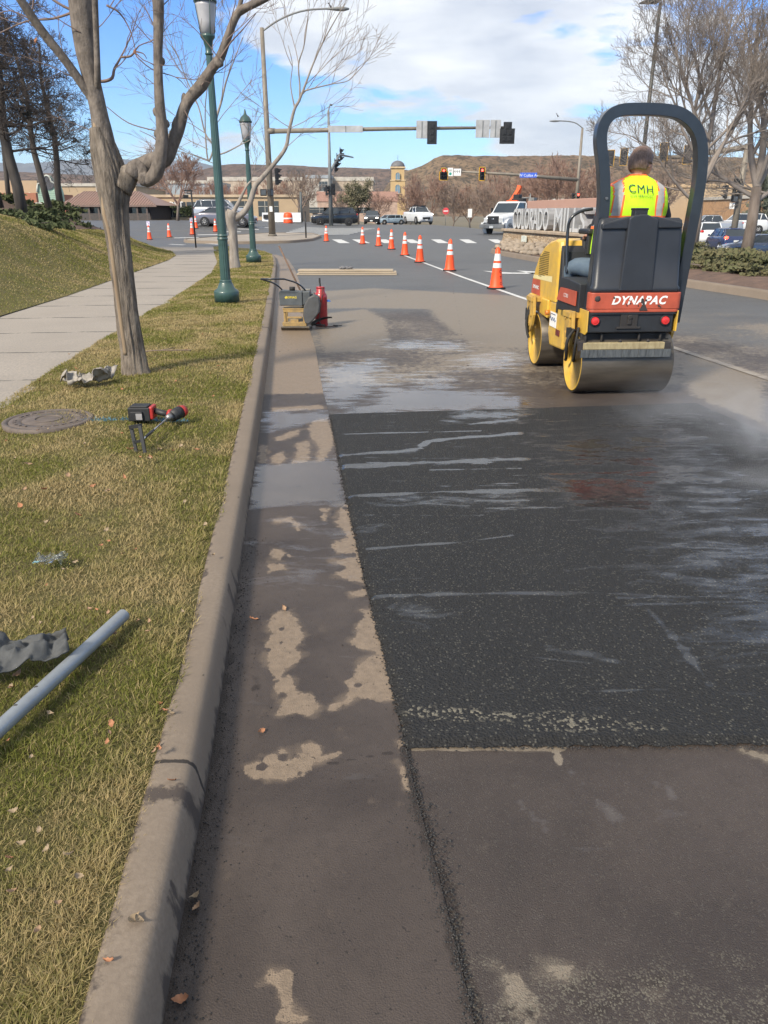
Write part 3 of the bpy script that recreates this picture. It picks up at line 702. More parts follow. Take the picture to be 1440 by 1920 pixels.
def drum(yc):
    b = MB(); w = .435; r = .29
    prof = [(r - .05, -w + .012), (r - .012, -w + .012), (r - .004, -w), (r, -w + .006), (r, w - .006), (r - .004, w), (r - .012, w - .012), (r - .05, w - .012)]
    b.lathe(prof, (0, yc, .29), 'x', 72, True)
    o = b.build('drum', drumst, roller, recalc=True)
    for s in (-1, 1):
        d = MB(); d.lathe([(.279, s * (w - .004)), (.265, s * (w - .001)), (.262, s * (w - .03)), (.25, s * (w - .11)), (.10, s * (w - .125)), (.09, s * (w - .10)), (.04, s * (w - .095))], (0, yc, .29), 'x', 48, True)
        d.build('drum_disc', yelw, o)
        h = MB()
        for k in range(6):
            a = k * math.pi / 3; h.cyl((s * (w - .12), yc + .095 * math.cos(a), .29 + .095 * math.sin(a)), (s * (w - .10), yc + .095 * math.cos(a), .29 + .095 * math.sin(a)), .012, n=8)
        h.cyl((s * (w - .1), yc, .29), (s * (w - .06), yc, .29), .05, n=14); h.build('hub_bolts', greyst, o)
    return o
drum(0.); drum(1.40)
def fork(yc, s, name='drum_fork'):
    """side plate that carries a drum"""
    x0 = s * .462; x1 = s * .492; b = MB()
    pl = [(yc + .0, .40), (yc + .05, .36), (yc + .085, .40), (yc + .19, .60), (yc + .22, .74), (yc - .06, .76), (yc - .085, .56), (yc - .035, .44)]
    b.prism(pl, min(x0, x1), max(x0, x1), 'x')
    b.box((s * .44, yc + .07, .72), (.14, .22, .05)); b.box((s * .475, yc + .055, .50), (.06, .07, .10)); b.box((s * .48, yc + .0, .62), (.05, .045, .16))
    b.cyl((s * .36, yc + .02, .40), (s * .47, yc + .02, .44), .03, n=12)
    for dz, dy in ((.68, .12), (.64, .0), (.55, .1), (.44, 0.04)): b.cyl((s * .49, yc + dy, dz), (s * .503, yc + dy, dz), .014, n=8)
    return b.build(name, mat('fork yellow', (.55, .34, .06), .5, vs=11, col2=(.33, .21, .07), bump=.001, bs=50), roller, bevel=.004)
for yc in (0., 1.40):
    for s in (-1, 1): fork(yc, s)
def hosep(h): h.build('hydraulic_hose', rubber, roller)
h = MB(); h.tube(chaikin([(-.47, -.08, .60), (-.53, -.10, .52), (-.53, -.09, .42), (-.50, -.02, .33), (-.49, .03, .30)]), .016, 8); h.box((-.515, -.075, .57), (.04, .04, .09)); hosep(h); h = MB()
h.tube(chaikin([(-.44, -.12, .62), (-.47, -.16, .48), (-.46, -.12, .35), (-.44, -.05, .30)]), .013, 8); hosep(h); h = MB()
h.tube(chaikin([(-.48, 1.44, .62), (-.53, 1.46, .5), (-.52, 1.42, .36), (-.5, 1.40, .30)]), .014, 8); hosep(h); h = MB(); h.tube(chaikin([(-.46, 1.50, .7), (-.51, 1.52, .55), (-.50, 1.45, .35)]), .014, 8); hosep(h)
# rear chassis with the lamps
b = MB(); b.box((-.015, -.06, .69), (.80, .40, .20)); b.build('rear_chassis', blkp2, roller, bevel=.012)
b = MB(); b.prism([(-.28, .60), (-.24, .57), (.24, .57), (.36, .60), (.36, .785), (-.27, .785)], -.418, -.408, 'x'); b.build('side_plate', yel, roller, bevel=.003); b = MB(); b.prism([(-.27, .60), (.24, .57), (.36, .785), (-.27, .785)], .41, .422, 'x')
b.build('side_plate', yel, roller, bevel=.003)
for x in (-.345, .305):
    q = MB(); q.cyl((x, -.255, .698), (x, -.285, .698), .038, .034, 20); q.ell((x, -.283, .698), (.028, .005, .028), 14, 6)
    lo = q.build('tail_light', redw, roller); q = MB(); q.lathe([(.047, -.262), (.047, -.272), (.039, -.276), (.039, -.262)], (x, 0, .698), 'y', 20); q.build('bezel', blkp2, lo)
b = MB(); b.box((-.03, -.266, .70), (.16, .012, .13)); b.box((-.03, -.275, .70), (.035, .02, .07)); b.cyl((-.03, -.27, .73), (-.03, -.29, .73), .02, n=12)
b.box((-.03, -.27, .635), (.22, .01, .02)); b.build('towing_bracket', mat('sooty steel', (.03, .026, .024), .6), roller, bevel=.004)
# underside clutter, spray bar, scraper
b = MB(); b.box((-.03, -.05, .545), (.80, .26, .06)); b.box((-.03, -.16, .50), (.86, .05, .05))
for x in (-.40, -.25, .1, .3): b.cyl((x, -.22, .50), (x, -.22, .58), .012, n=8)
b.build('drum_frame', mat('grimy frame', (.025, .022, .020), .7), roller, bevel=.006)
b = MB(); b.box((-.065, -.285, .478), (.76, .05, .062)); b.build('spray_bar', barm, roller, bevel=.006)
for q in ((.345, -.27, .465), (-.445, -.27, .475)): b = MB(); b.box(q, (.06, .07, .085)); b.build('bar_end', scuff, roller, bevel=.004)
for x in (-.1, .16): b = MB(); b.cyl((x, -.29, .51), (x, -.29, .535), .016, .006, 8); b.build('spray_nozzle', scuff, roller)
b = MB()
for k in range(11):
    x0 = -.465 + k * .0765; b.box((x0 + .038, -.315 - .002 * (k % 2), .412), (.0745, .014, .07))
b.build('scraper', scrm, roller, bevel=.002)
# red band and water tank
def wrap(z0, z1, x0, x1, y0, y1, r=.05, n=6, t0=0., inset=0.):
    """rounded rectangle plan"""
    out = []
    for cx_, cy_, a0 in ((x1 - r, y0 + r, -90), (x1 - r, y1 - r, 0), (x0 + r, y1 - r, 90), (x0 + r, y0 + r, 180)):
        for k in range(n + 1):
            a = R(a0 + 90 * k / n); out.append((cx_ + r * math.cos(a), cy_ + r * math.sin(a)))
    return out
b = MB(); pl = wrap(0, 0, -.415, .43, -.285, -.158); b.prism([(q[0] * .985, q[1] * .99) for q in pl], .772, .80, 'z'); b.prism(pl, .80, .942, 'z'); b.mi = b.mi
band = b.build('tank_skirt', redp, roller, bevel=.006)
b = MB(); b.prism([(x * .97, y * .97) for x, y in pl], .755, .776, 'z'); b.build('skirt_trim', blkp2, roller)
lettering('lettering', 'DYNAPAC', .098, band, frameM((.03, -.2875, .845), (1, 0, 0), (0, 0, 1)), whitet, shear=.28, bold=.0035, spacing=1.12)
q = MB()
q.ell((-.345, -.286, .892), (.026, .004, .024), 12, 6, .2); q.build('scratch', scuff, band); q = MB(); q.add([(.055, -.290, .90), (.075, -.290, .885), (.09, -.290, .845), (.12, -.290, .79), (.04, -.290, .79), (.07, -.290, .845), (.05, -.290, .86)], [(0, 1, 2, 3, 4, 5, 6)])
for k in range(9):
    q.build('scratch', scuff, band); q = MB(); a = rnd.uniform(-.25, .3); z = rnd.uniform(.80, .92); q.box((a, -.2885, z), (rnd.uniform(.003, .03), .002, rnd.uniform(.004, .02)), Matrix.Rotation(rnd.uniform(-1, 1), 3, 'Y'))
q.build('scratch', scuff, band)
def tankring(z, x0, x1, y0, y1, r=.06): return [Vector((a, c, z)) for a, c in wrap(0, 0, x0, x1, y0, y1, r, 7)]
b = MB(); rings = []
for z, x0, x1, y0, y1, r in ((.936, -.395, .41, -.27, -.155, .045), (.985, -.395, .41, -.275, -.155, .045), (1.0, -.385, .40, -.262, -.155, .045), (1.30, -.385, .385, -.25, -.155, .045), (1.50, -.375, .375, -.235, -.155, .04), (1.545, -.365, .37, -.225, -.155, .035), (1.565, -.34, .345, -.20, -.16, .02)):
    rings.append(tankring(z, x0, x1, y0, y1, r))
b.loft(rings); tank = b.build('water_tank', blkp, roller, bevel=.0)
b = MB()  # raised centre rib, recessed side panels' lips, arched crown
def lip(pts, w=.012): b.tube([Vector(p) for p in pts], w, 6)
b.prism([(-.155, .955), (.148, .955), (.125, 1.55), (.02, 1.592), (-.03, 1.592), (-.10, 1.58), (-.135, 1.56)], -.283, -.235, 'y')
b.prism([(-.36, 1.515), (-.13, 1.575), (.12, 1.575), (.355, 1.525), (.355, 1.48), (-.36, 1.47)], -.262, -.15, 'y')
b.build('tank_rib', blkp, tank, bevel=.012, seg=3)
b = MB(); b.box((-.01, -.17, 1.605), (.115, .10, .075)); b.box((-.01, -.17, 1.635), (.125, .11, .018)); b.build('filler_cap', blkp2, tank, bevel=.008)
b = MB(); b.add([(-.30, -.2805, .99), (-.17, -.286, .99), (-.17, -.286, .955), (-.32, -.28, .955)], [(0, 1, 2, 3)]); b.add([(.15, -.286, .99), (.36, -.2795, .99), (.37, -.279, .955), (.15, -.286, .955)], [(0, 1, 2, 3)])
# side body of the rear module: dark shell and step
b = MB(); b.prism([(-.04, .74), (-.04, 1.0), (.36, 1.02), (.55, 1.02), (.62, .86), (.62, .70)], -.44, .40, 'x'); b.build('platform', blkp2, roller, bevel=.01)
b = MB(); b.prism([(.0, .80), (.0, .93), (.30, .93), (.50, .925), (.60, .80)], -.456, -.446, 'x'); o = b.build('side_panel', redp, roller)
lettering('lettering', 'CC900', .05, o, frameM((-.4575, .30, .85), (0, -1, 0), (0, 0, 1)), whitet)
# roll bar
cl = [(-.40, .60), (-.368, .86), (-.355, 1.42), (-.345, 1.70), (-.385, 1.98), (-.44, 2.18), (-.425, 2.31), (-.35, 2.39), (-.22, 2.415), (.13, 2.41), (.28, 2.36), (.41, 2.24), (.465, 2.05), (.475, 1.80), (.452, 1.46), (.425, 1.0), (.41, .66)]
pts = chaikin([(x + (.033 if x < 0 else .045), -.10, z) for x, z in cl], 3)
b = MB(); b.tube(pts, .066, 4, flat=1.0, up=(0, 1, 0), smooth=False); ro = b.build('roll_bar', rops, roller, bevel=.014, seg=3)
for x, z in ((-.367, .63), (-.36, .70), (-.327, 1.14), (-.31, 1.72)): b = MB(); b.cyl((x, -.145, z), (x, -.163, z), .012, n=8); b.build('bolt', greyst, ro)
b = MB(); b.box((-.366, -.10, .64), (.10, .13, .16)); b.build('bolted_foot', rops, ro, bevel=.006)
# centre and front body
b = MB(); b.prism([(.56, .30), (1.02, .28), (1.10, .40), (1.10, .74), (.56, .74)], -.375, .375, 'x'); b.build('centre_body', yel, roller, bevel=.02)
b = MB(); b.box((-.379, .92, .56), (.004, .24, .15)); st = b.build('sticker', whitet, roller)
b = MB(); b.tube([(-.3825, 1.02 - k * .018, .565 + .022 * math.sin(k * 1.7)) for k in range(12)], .004, 4); b.box((-.3822, .92, .615), (.002, .16, .008)); b.build('sticker_print', mat('ink', (.05, .09, .2), .5), st)
b = MB(); b.box((-.379, .73, .45), (.006, .13, .06)); b.build('reflector', mat('dark red', (.16, .02, .02), .3), roller)
b = MB(); b.box((-.384, .80, .70), (.014, .035, .11)); b.build('latch', blkp2, roller, bevel=.003)
hp = [(.86, .735), (.84, 1.25), (.88, 1.345), (1.0, 1.362), (1.22, 1.335), (1.45, 1.27), (1.62, 1.18), (1.78, 1.02), (1.88, .86), (1.90, .735)]
rings = []
for t_, dx in ((0, .0), (.012, -.02), (.012, 0)): pass
b = MB()
def inset(poly, d):
    cx_ = sum(q[0] for q in poly) / len(poly); cz = sum(q[1] for q in poly) / len(poly)
    return [(cx_ + (q[0] - cx_) * (1 - d), (cz + (q[1] - cz) * (1 - d)) if q[1] > .8 else q[1]) for q in poly]
secs = [(-.385, .10), (-.375, .05), (-.345, .015), (-.30, 0), (.30, 0), (.345, .015), (.375, .05), (.385, .10)]
b.loft([[Vector((x, q[0], q[1])) for q in inset(hp, d)] for x, d in secs], True, True, False); hood = b.build('hood', yel, roller, bevel=.018, seg=3)
# vent grille on the left flank: dark slots
b = MB(); b.cm = 0
for i in range(9):
    for j in range(15):
        y_ = 1.24 + i * .042; z_ = .955 + j * .0185
        if z_ < .93 + (1.70 - y_) * .12 or z_ > 1.262 - max(0, y_ - 1.26) * .32: continue
        b.box((-.3855, y_, z_), (.006, .026, .010))
b.build('vent_slots', mat('vent shadow', (.10, .075, .02), .7), hood)
b = MB(); b.add([(-.3865, 1.05, .925), (-.3865, 1.82, .915), (-.3865, 1.80, .95), (-.3865, 1.05, .985)], [(0, 1, 2, 3)]); b.build('hood_stripe', cream, hood)
b = MB(); b.add([(-.3865, 1.48, .745), (-.3865, 1.86, .75), (-.3865, 1.83, .905), (-.3865, 1.50, .915)], [(0, 1, 2, 3)]); o = b.build('hood_badge', redp, hood)
lettering('lettering', 'DYNAPAC', .052, o, frameM((-.3885, 1.67, .81), (0, -1, 0), (0, 0, 1)), whitet, shear=.25, bold=.002)
b = MB(); b.prism([(.68, .74), (.86, .74), (.86, 1.30), (.80, 1.24)], -.372, .372, 'x'); b.build('rear_bulkhead', blkp2, roller, bevel=.01)
# front module frame
b = MB(); b.prism([(1.10, .55), (1.90, .60), (1.90, .74), (1.10, .74)], -.40, .40, 'x'); b.box((0, 1.93, .64), (.80, .05, .16)); b.build('front_frame', yel, roller, bevel=.012)
b = MB(); b.cyl((-.44, 1.02, .62), (-.40, 1.02, .62), .028, n=12); b.build('side_marker', mat('amber', (.5, .16, .02), .3), roller)
b = MB(); b.box((-.44, 1.75, .52), (.05, .04, .14)); b.build('front_bracket', blkp2, roller, bevel=.005)
# seat, console, wheel, rails
b = MB(); b.box((.06, .34, 1.05), (.50, .44, .12)); b.prism([(.10, 1.10), (.17, 1.10), (.10, 1.50), (.03, 1.50)], -.20, .30, 'x'); b.build('seat', mat('black vinyl', (.018, .018, .02), .5, bump=.001), roller, bevel=.03, seg=3)
b = MB(); b.prism([(.80, .95), (1.0, .95), (.98, 1.36), (.84, 1.40)], -.16, .20, 'x'); b.build('console', blkp2, roller, bevel=.02)
b = MB(); b.M = Matrix.Translation((.03, .76, 1.43)) @ Matrix.Rotation(R(28), 4, 'X')
b.tube([(.17 * math.cos(a), .17 * math.sin(a), 0) for a in [k * math.pi / 12 for k in range(25)]], .014, 8, cap=False)
for k in range(3): a = k * 2.094 + .5; b.tube([(0, 0, -.03), (.17 * math.cos(a), .17 * math.sin(a), 0)], .010, 6)
b.cyl((0, 0, -.2), (0, 0, 0), .02, n=10); b.build('steering_wheel', rubber, roller)
for s in (-1, 1):
    b = MB(); x = s * .345
    b.tube(chaikin([(x, .70, 1.05), (x * 1.03, .76, 1.44), (x, .74, 1.56), (x * .7, .74, 1.625), (x * .35, .76, 1.64)], 3), .016, 10); b.build('hand_rail', rops, roller)
b = MB(); b.box((-.27, .42, 1.44), (.07, .30, .05)); b.box((-.27, .32, 1.33), (.05, .05, .2)); b.build('armrest', mat('black vinyl', (.018, .018, .02)), roller, bevel=.015)

# ---------------------------------------------------------------- the driver
skin = mat('skin', (.46, .235, .165), .55, var=.06, vs=12)
jean = mat('blue jeans', (.07, .105, .15), .85, vs=9, col2=(.11, .15, .19), bump=.002, bs=120)
shirtm = mat('dark shirt', (.03, .032, .04), .85, bump=.002, bs=60)
bootm = mat('brown boot', (.09, .05, .03), .6)
drv = thing('person', 'driver in lime and orange safety vest and jeans seated on the roller, head turned right', 'person', RO + Matrix.Rotation(RA, 3, 'Z') @ Vector((.055, .34, 1.015)), RA); drv.scale = (1.12, 1.1, 1.09)
DO = Vector((.06, .34, 1.11))
def skinfig(name, J, E, m, parent, org, root=0, sub=1):
    me = bpy.data.meshes.new(name); me.from_pydata([tuple(Vector(j[:3]) - org) for j in J], E, []); me.materials.append(m)
    o = bpy.data.objects.new(name, me); COL.objects.link(o); o.parent = parent
    sk_ = o.modifiers.new('skin', 'SKIN'); sk_.use_smooth_shade = True; sk_.branch_smoothing = .4
    for i, j in enumerate(J):
        d = me.skin_vertices[0].data[i]; r = j[3]; d.radius = (r, r * (j[4] if len(j) > 4 else 1)); d.use_root = (i == root)
    s_ = o.modifiers.new('sub', 'SUBSURF'); s_.levels = sub; s_.render_levels = sub
    return o
HD = Vector((.135, .30, 2.03))
J = [(.06, .28, 1.20, .14), (.065, .27, 1.42, .145), (.085, .27, 1.68, .15), (.10, .265, 1.84, .10), (.108, .275, 1.93, .055), (.115, .29, 2.0, .055),
     (-.10, .265, 1.80, .072), (-.17, .33, 1.55, .048), (-.12, .58, 1.46, .036), (-.11, .66, 1.455, .028),
     (.28, .265, 1.80, .072), (.41, .30, 1.58, .05), (.24, .56, 1.47, .036), (.19, .64, 1.465, .028),
     (-.06, .36, 1.17, .09), (-.24, .72, 1.19, .065), (-.24, .78, .88, .045), (-.23, .88, .84, .035),
     (.18, .36, 1.17, .09), (.30, .72, 1.19, .065), (.28, .78, .88, .045), (.27, .88, .84, .035)]
E = [(0, 1), (1, 2), (2, 3), (3, 4), (4, 5), (3, 6), (6, 7), (7, 8), (8, 9), (3, 10), (10, 11), (11, 12), (12, 13), (0, 14), (14, 15), (15, 16), (16, 17), (0, 18), (18, 19), (19, 20), (20, 21)]
def hand(iw, wrist, side):
    """five fingers rooted in a palm beyond the wrist"""
    w = Vector(wrist); ip = len(J); J.append((w.x, w.y + .045, w.z + .002, .026)); E.append((iw, ip))
    for k, (dx, L) in enumerate(((-.027, .062), (-.009, .072), (.009, .068), (.026, .055))):
        a = w + Vector((dx, .075, .004)); i = len(J)
        J.append((*a, .0088)); J.append((*(a + Vector((0, L * .55, -.010))), .0084)); J.append((*(a + Vector((0, L * .75, -.036))), .0078)); E.extend([(ip, i), (i, i + 1), (i + 1, i + 2)])
    i = len(J); a = w + Vector((-.032 * side, .03, -.004)); J.append((*a, .011)); J.append((*(a + Vector((-.018 * side, .03, -.018))), .0095)); E.extend([(ip, i), (i, i + 1)])
hand(9, (-.11, .66, 1.455), -1); hand(13, (.19, .64, 1.465), 1)
body = skinfig('body', J, E, skin, drv, DO)
# head as part of the body figure: a shaped ellipsoid with brow, nose, chin and ears, joined into the same mesh level
hr = Matrix.Rotation(R(-12), 3, 'Y') @ Matrix.Rotation(R(-58), 3, 'Z') @ Matrix.Rotation(R(-20), 3, 'X')
def headpt(th, ph):
    x = math.sin(th) * math.cos(ph); y = math.sin(th) * math.sin(ph); z = math.cos(th)
    rx, ry, rz = .079, .100, .125
    if z < 0: rx *= 1 - .28 * z * z; ry *= 1 - .12 * z * z
    q = Vector((x * rx, y * ry, z * rz))
    if y > .3:
        f = math.exp(-(x / .16) ** 2); q.y += .026 * f * math.exp(-((z + .12) / .16) ** 2) + .008 * f * math.exp(-((z + .48) / .07) ** 2) + .008 * f * math.exp(-((z + .78) / .12) ** 2)
        q.y -= .010 * math.exp(-((abs(x) - .36) / .14) ** 2) * math.exp(-((z - .08) / .10) ** 2); q.y += .006 * math.exp(-((z - .25) / .08) ** 2) * f
    return q
hd = MB(); nu, nv = 36, 28; vs = [headpt(math.pi * j / nv, 2 * math.pi * i / nu) for j in range(nv + 1) for i in range(nu)]
hd.add([HD + hr @ q for q in vs], [(j * nu + i, (j + 1) * nu + i, (j + 1) * nu + (i + 1) % nu, j * nu + (i + 1) % nu) for j in range(nv) for i in range(nu)], True)
for s in (-1, 1):
    hd.tube([HD + hr @ Vector((s * .080 + s * .008 * math.sin(a) * 0, -.006 + .017 * math.cos(a), -.008 + .030 * math.sin(a))) for a in [k * math.pi / 5 for k in range(11)]], .006, 6, cap=False)
    hd.ell(HD + hr @ Vector((s * .080, -.004, -.01)), (.004, .016, .026), 10, 6, rot=hr)
hd.build('head', skin, drv, org=DO)
for s in (-1, 1): ey = MB(); ey.ell(HD + hr @ Vector((s * .032, .082, .012)), (.012, .009, .009), 10, 8, rot=hr); ey.build('eye', mat('eye white', (.7, .68, .64), .2), drv, org=DO)
mo = MB(); mo.ell(HD + hr @ Vector((0, .091, -.055)), (.024, .008, .006), 12, 6, rot=hr); mo.build('mouth', mat('lip', (.38, .13, .10), .5), drv, org=DO)
ha = MB(); vs = []; ok = []
hair_m = bpy.data.materials.new('brown hair'); n, l, b_ = nt(hair_m); v = coordn(n, l, (2.2, 2.2, .5))
l.new(mixc(n, l, rampn(n, l, noisen(n, l, v, 55, 4, .7), .3, .7), (.075, .042, .030), (.26, .165, .125)), b_.inputs['Base Color']); b_.inputs['Roughness'].default_value = .5
l.new(bumpn(n, l, noisen(n, l, v, 70, 4, .7), 1., .006), b_.inputs['Normal'])
nu, nv = 40, 30
for j in range(nv + 1):
    for i in range(nu):
        th = math.pi * j / nv; ph = 2 * math.pi * i / nu; q = headpt(th, ph); k = 1.13 + .03 * math.sin(ph * 9 + th * 5) + rnd.uniform(0, .07); q = Vector((q.x * k, q.y * k - .004, q.z * 1.09 + .004))
        vs.append(HD + hr @ q)
fs = []
for j in range(nv):
    for i in range(nu):
        th = math.pi * (j + .5) / nv; ph = 2 * math.pi * (i + .5) / nu; y = math.sin(th) * math.sin(ph); z = math.cos(th); x = math.sin(th) * math.cos(ph)
        lim = -.50 if y < -.15 else (-.15 if y < .25 else .42)
        if z > lim: fs.append((j * nu + i, (j + 1) * nu + i, (j + 1) * nu + (i + 1) % nu, j * nu + (i + 1) % nu))
ha.add(vs, fs, True); o = ha.build('hair', hair_m, drv, org=DO); sm_ = o.modifiers.new('s', 'SOLIDIFY'); sm_.thickness = .008; sm_.offset = -1
# shirt sleeves and jeans over the body
JS = [(J[3][0], J[3][1], J[3][2] - .04, .12), (J[6][0], J[6][1], J[6][2], .082), (J[7][0], J[7][1], J[7][2], .060), (J[8][0], J[8][1] - .02, J[8][2], .046), (J[10][0], J[10][1], J[10][2], .082), (J[11][0], J[11][1], J[11][2], .060), (J[12][0], J[12][1] - .02, J[12][2], .046), (.07, .27, 1.45, .155)]
skinfig('shirt', JS, [(0, 1), (1, 2), (2, 3), (0, 4), (4, 5), (5, 6), (0, 7)], shirtm, drv, DO)
JJ = [(.06, .28, 1.22, .155), (-.06, .36, 1.18, .105), (-.245, .72, 1.20, .085), (-.245, .78, .92, .062), (.18, .36, 1.18, .105), (.30, .72, 1.20, .085), (.285, .78, .92, .062)]
skinfig('jeans', JJ, [(0, 1), (1, 2), (2, 3), (0, 4), (4, 5), (5, 6)], jean, drv, DO)
for x in (-.24, .28):
    b = MB(); b.loft([[Vector((x + w_ * math.cos(a), y_ + .0, z_ + h_ * math.sin(a))) for a in [k * math.pi / 6 for k in range(12)]] for y_, z_, w_, h_ in ((.70, .86, .03, .04), (.74, .87, .05, .055), (.84, .86, .05, .05), (.94, .845, .045, .035), (.98, .84, .02, .02))])
    b.cyl((x, .775, .86), (x, .775, .95), .058, .06, 14); b.build('boot', bootm, drv, org=DO)
# vest: lofted shell, colours by position on the cloth
def vsec(z):
    zz = [1.30, 1.42, 1.55, 1.68, 1.78, 1.84, 1.875, 1.905, 1.93, 1.95]
    cx_ = np.interp(z, [1.3, 1.55, 1.95], [.065, .07, .105]); a = np.interp(z, zz, [.285, .29, .288, .278, .268, .248, .205, .15, .09, .062]); d = np.interp(z, zz, [.185, .19, .192, .19, .175, .155, .13, .105, .08, .06])
    cy_ = np.interp(z, [1.3, 1.7, 1.95], [.285, .27, .285]); return float(cx_), float(cy_), float(a), float(d)
def vback(x, z):
    cx_, cy_, a, d = vsec(z); u = min(.999, abs((x - cx_) / a)); return cy_ - d * (1 - u ** 2.6) ** (1 / 2.6)
vm = [mat('lime cloth', (.52, .86, .03), .8, var=.10, vs=9, bump=.004, bs=16, spec=.2, emit=0), mat('orange trim cloth', (.95, .16, .03), .75, var=.08), mat('silver tape', (.40, .38, .36), .38, var=.08, vs=30)]
b = MB(); nu, nz_ = 96, 90; zs = np.linspace(1.32, 1.95, nz_ + 1); vs = []
for j, z in enumerate(zs):
    cx_, cy_, a, d = vsec(z)
    for i in range(nu):
        ph = 2 * math.pi * i / nu; c_, s_ = math.cos(ph), math.sin(ph); e = 2 / 2.6
        fold = .007 * math.sin(z * 38 + ph * 4 + 2 * math.sin(z * 9)) * math.exp(-((z - 1.6) / .14) ** 2) + .004 * math.sin(ph * 11 + z * 14)
        X_ = cx_ + (a + fold) * abs(c_) ** e * (1 if c_ > 0 else -1); Y_ = cy_ + (d + fold) * abs(s_) ** e * (1 if s_ > 0 else -1)
        sh = 0.
        vs.append((X_, Y_, z - .035 * max(0, abs(X_ - .09) - .12) * (z > 1.75) + .0))
k0 = len(b.v)
for j in range(nz_):
    for i in range(nu):
        q = [(j * nu + i), (j * nu + (i + 1) % nu), ((j + 1) * nu + (i + 1) % nu), ((j + 1) * nu + i)]
        xm = sum(vs[t][0] for t in q) / 4; zm = zs[j] + .003; c_ = vsec(zm)[0]; dx = xm - c_; side = -1 if dx < 0 else 1
        xc = abs(dx) - (.175 if zm < 1.9 else .16); mi = 0
        if abs(xc) < .030: mi = 2
        elif abs(xc) < .041: mi = 1
        if abs(dx) > vsec(zm)[2] - .005 and zm > 1.48: mi = 1
        if zm < 1.625: mi = 1
        if zm < 1.602: mi = 2
        if zm < 1.545: mi = 1
        if zm < 1.525: mi = 0
        if zm > 1.935: mi = 1
        b.mi.append(mi); b.f.append(tuple(q)); b.sm.append(True)
b.v = [tuple(v) for v in vs]
vest = b.build('safety_vest', vm, drv, org=DO)
ink = mat('dark lettering', (.03, .06, .05), .6)
def onback(v, x0, z0): x = x0 + v.x; z = z0 + v.y - v.x * .05; return Vector((x, vback(x, z) - .014, z)) - DO
for txt, sz, z0, bd, sp_ in (('CMH', .090, 1.803, .0, 1.1), ('SITE SERVICES', .024, 1.772, .0, 1.25)):
    vs, fs = textmesh(txt, sz, bold=bd, spacing=sp_); q = MB(); q.add([onback(v, .085, z0) for v in vs], fs); q.build('lettering', ink, vest, recalc=False)
# ================================================================ CONES AND TOOLS
orange = mat('cone orange', (.86, .085, .015), .5, var=.06, vs=12)
white_r = mat('cone reflective white', (.66, .66, .64), .35, var=.06)
def make_cone(name, label, paper=False):
    t = thing(name, label, 'traffic cone', group='traffic cones')
    b = MB()
    pr = [(.185, .035), (.155, .06), (.145, .08), (.115, .34), (.082, .60), (.050, .86), (.030, .875), (.022, .90)]
    b.lathe(pr, n=24); b.build('cone_body', orange, t)
    for z0, z1 in ((.46, .56), (.61, .76)):
        r = lambda z: np.interp(z, [.08, .34, .60, .86], [.145, .115, .082, .050]) + .002
        c = MB(); vs = [(r(z) * math.cos(k * math.pi / 12), r(z) * math.sin(k * math.pi / 12), z) for z in (z0, z1) for k in range(24)]
        c.add(vs, [(k, (k + 1) % 24, 24 + (k + 1) % 24, 24 + k) for k in range(24)], True); c.build('reflective_band', white_r, t)
    c = MB(); c.prism([(.20 * math.cos(a) * (1.12 if k % 2 else 1), .20 * math.sin(a) * (1.12 if k % 2 else 1)) for k, a in enumerate([i * math.pi / 4 for i in range(8)])], 0, .038, 'z')
    c.build('cone_base', rubber, t, bevel=.006)
    if paper:
        c = MB(); c.box((0, -.02, .98), (.20, .006, .26)); p_ = c.build('paper_notice', mat('notice paper', (.66, .62, .78), .7, var=.05), t)
        c = MB(); c.ell((.045, -.0235, .96), (.035, .001, .035), 12, 4); c.box((-.02, -.024, 1.06), (.12, .002, .02)); c.build('printed_mark', mat('purple ink', (.16, .05, .24), .6), p_)
    return t
cone0 = make_cone('traffic_cone', 'nearest orange traffic cone with white bands, black letters down its side')
cone0.location = G(930, 541.5); cone0.rotation_euler = (0, 0, .35)
for k, ch in enumerate('CTC'):
    c = MB()
    vs, fs = textmesh(ch, .085, bold=.002); zz = .355 - k * .13
    rr = float(np.interp(zz + .03, [.08, .34, .60], [.145, .115, .082])) + .006
    a0 = -1.32; M_ = Matrix.Translation((rr * math.cos(a0), rr * math.sin(a0), zz)) @ Matrix.Rotation(a0 + math.pi / 2, 4, 'Z') @ Matrix.Rotation(R(90 - 7), 4, 'X')
    c.M = M_; c.add(vs, fs); c.build('stencil_letter', mat('stencil ink', (.30, .02, .015), .6), cone0, recalc=False)
ord_ = ['second', 'third', 'fourth', 'fifth', 'sixth', 'seventh', 'farthest']
base_cone = make_cone('traffic_cone', 'second nearest orange cone of the row along the white lane line')
base_cone.location = G(843, 508)
for i, (x, y) in enumerate(((787, 492), (759, 479), (734, 467.5), (710, 461.5), (680, 457.5), (612, 452.5))):
    p = G(x, y); lab = ['third orange cone of the row counted from the roller', 'fourth orange cone of the row counted from the roller', 'fifth orange cone of the row, in front of the white pickup', 'sixth orange cone of the row, ahead of a crosswalk bar', 'seventh orange cone of the row, below the small grey car', 'farthest orange cone of the row, in front of the black suv'][i]
    copy_thing(base_cone, (p.x, p.y, GH(p.x, p.y)), rnd.uniform(0, 6), lab)
for x, y, lab in ((240, 447, 'orange cone on the cross street half hidden by the near tree trunk'), (318, 447, 'plain orange cone on the cross street between two cones with notices'), (369, 441, 'orange cone hidden behind the cone beside the thin black post'), (405, 443, 'orange cone on the cross street just left of the big green lamp post')):
    p = G(x, y); copy_thing(base_cone, (p.x, p.y, GH(p.x, p.y)), rnd.uniform(0, 6), lab)
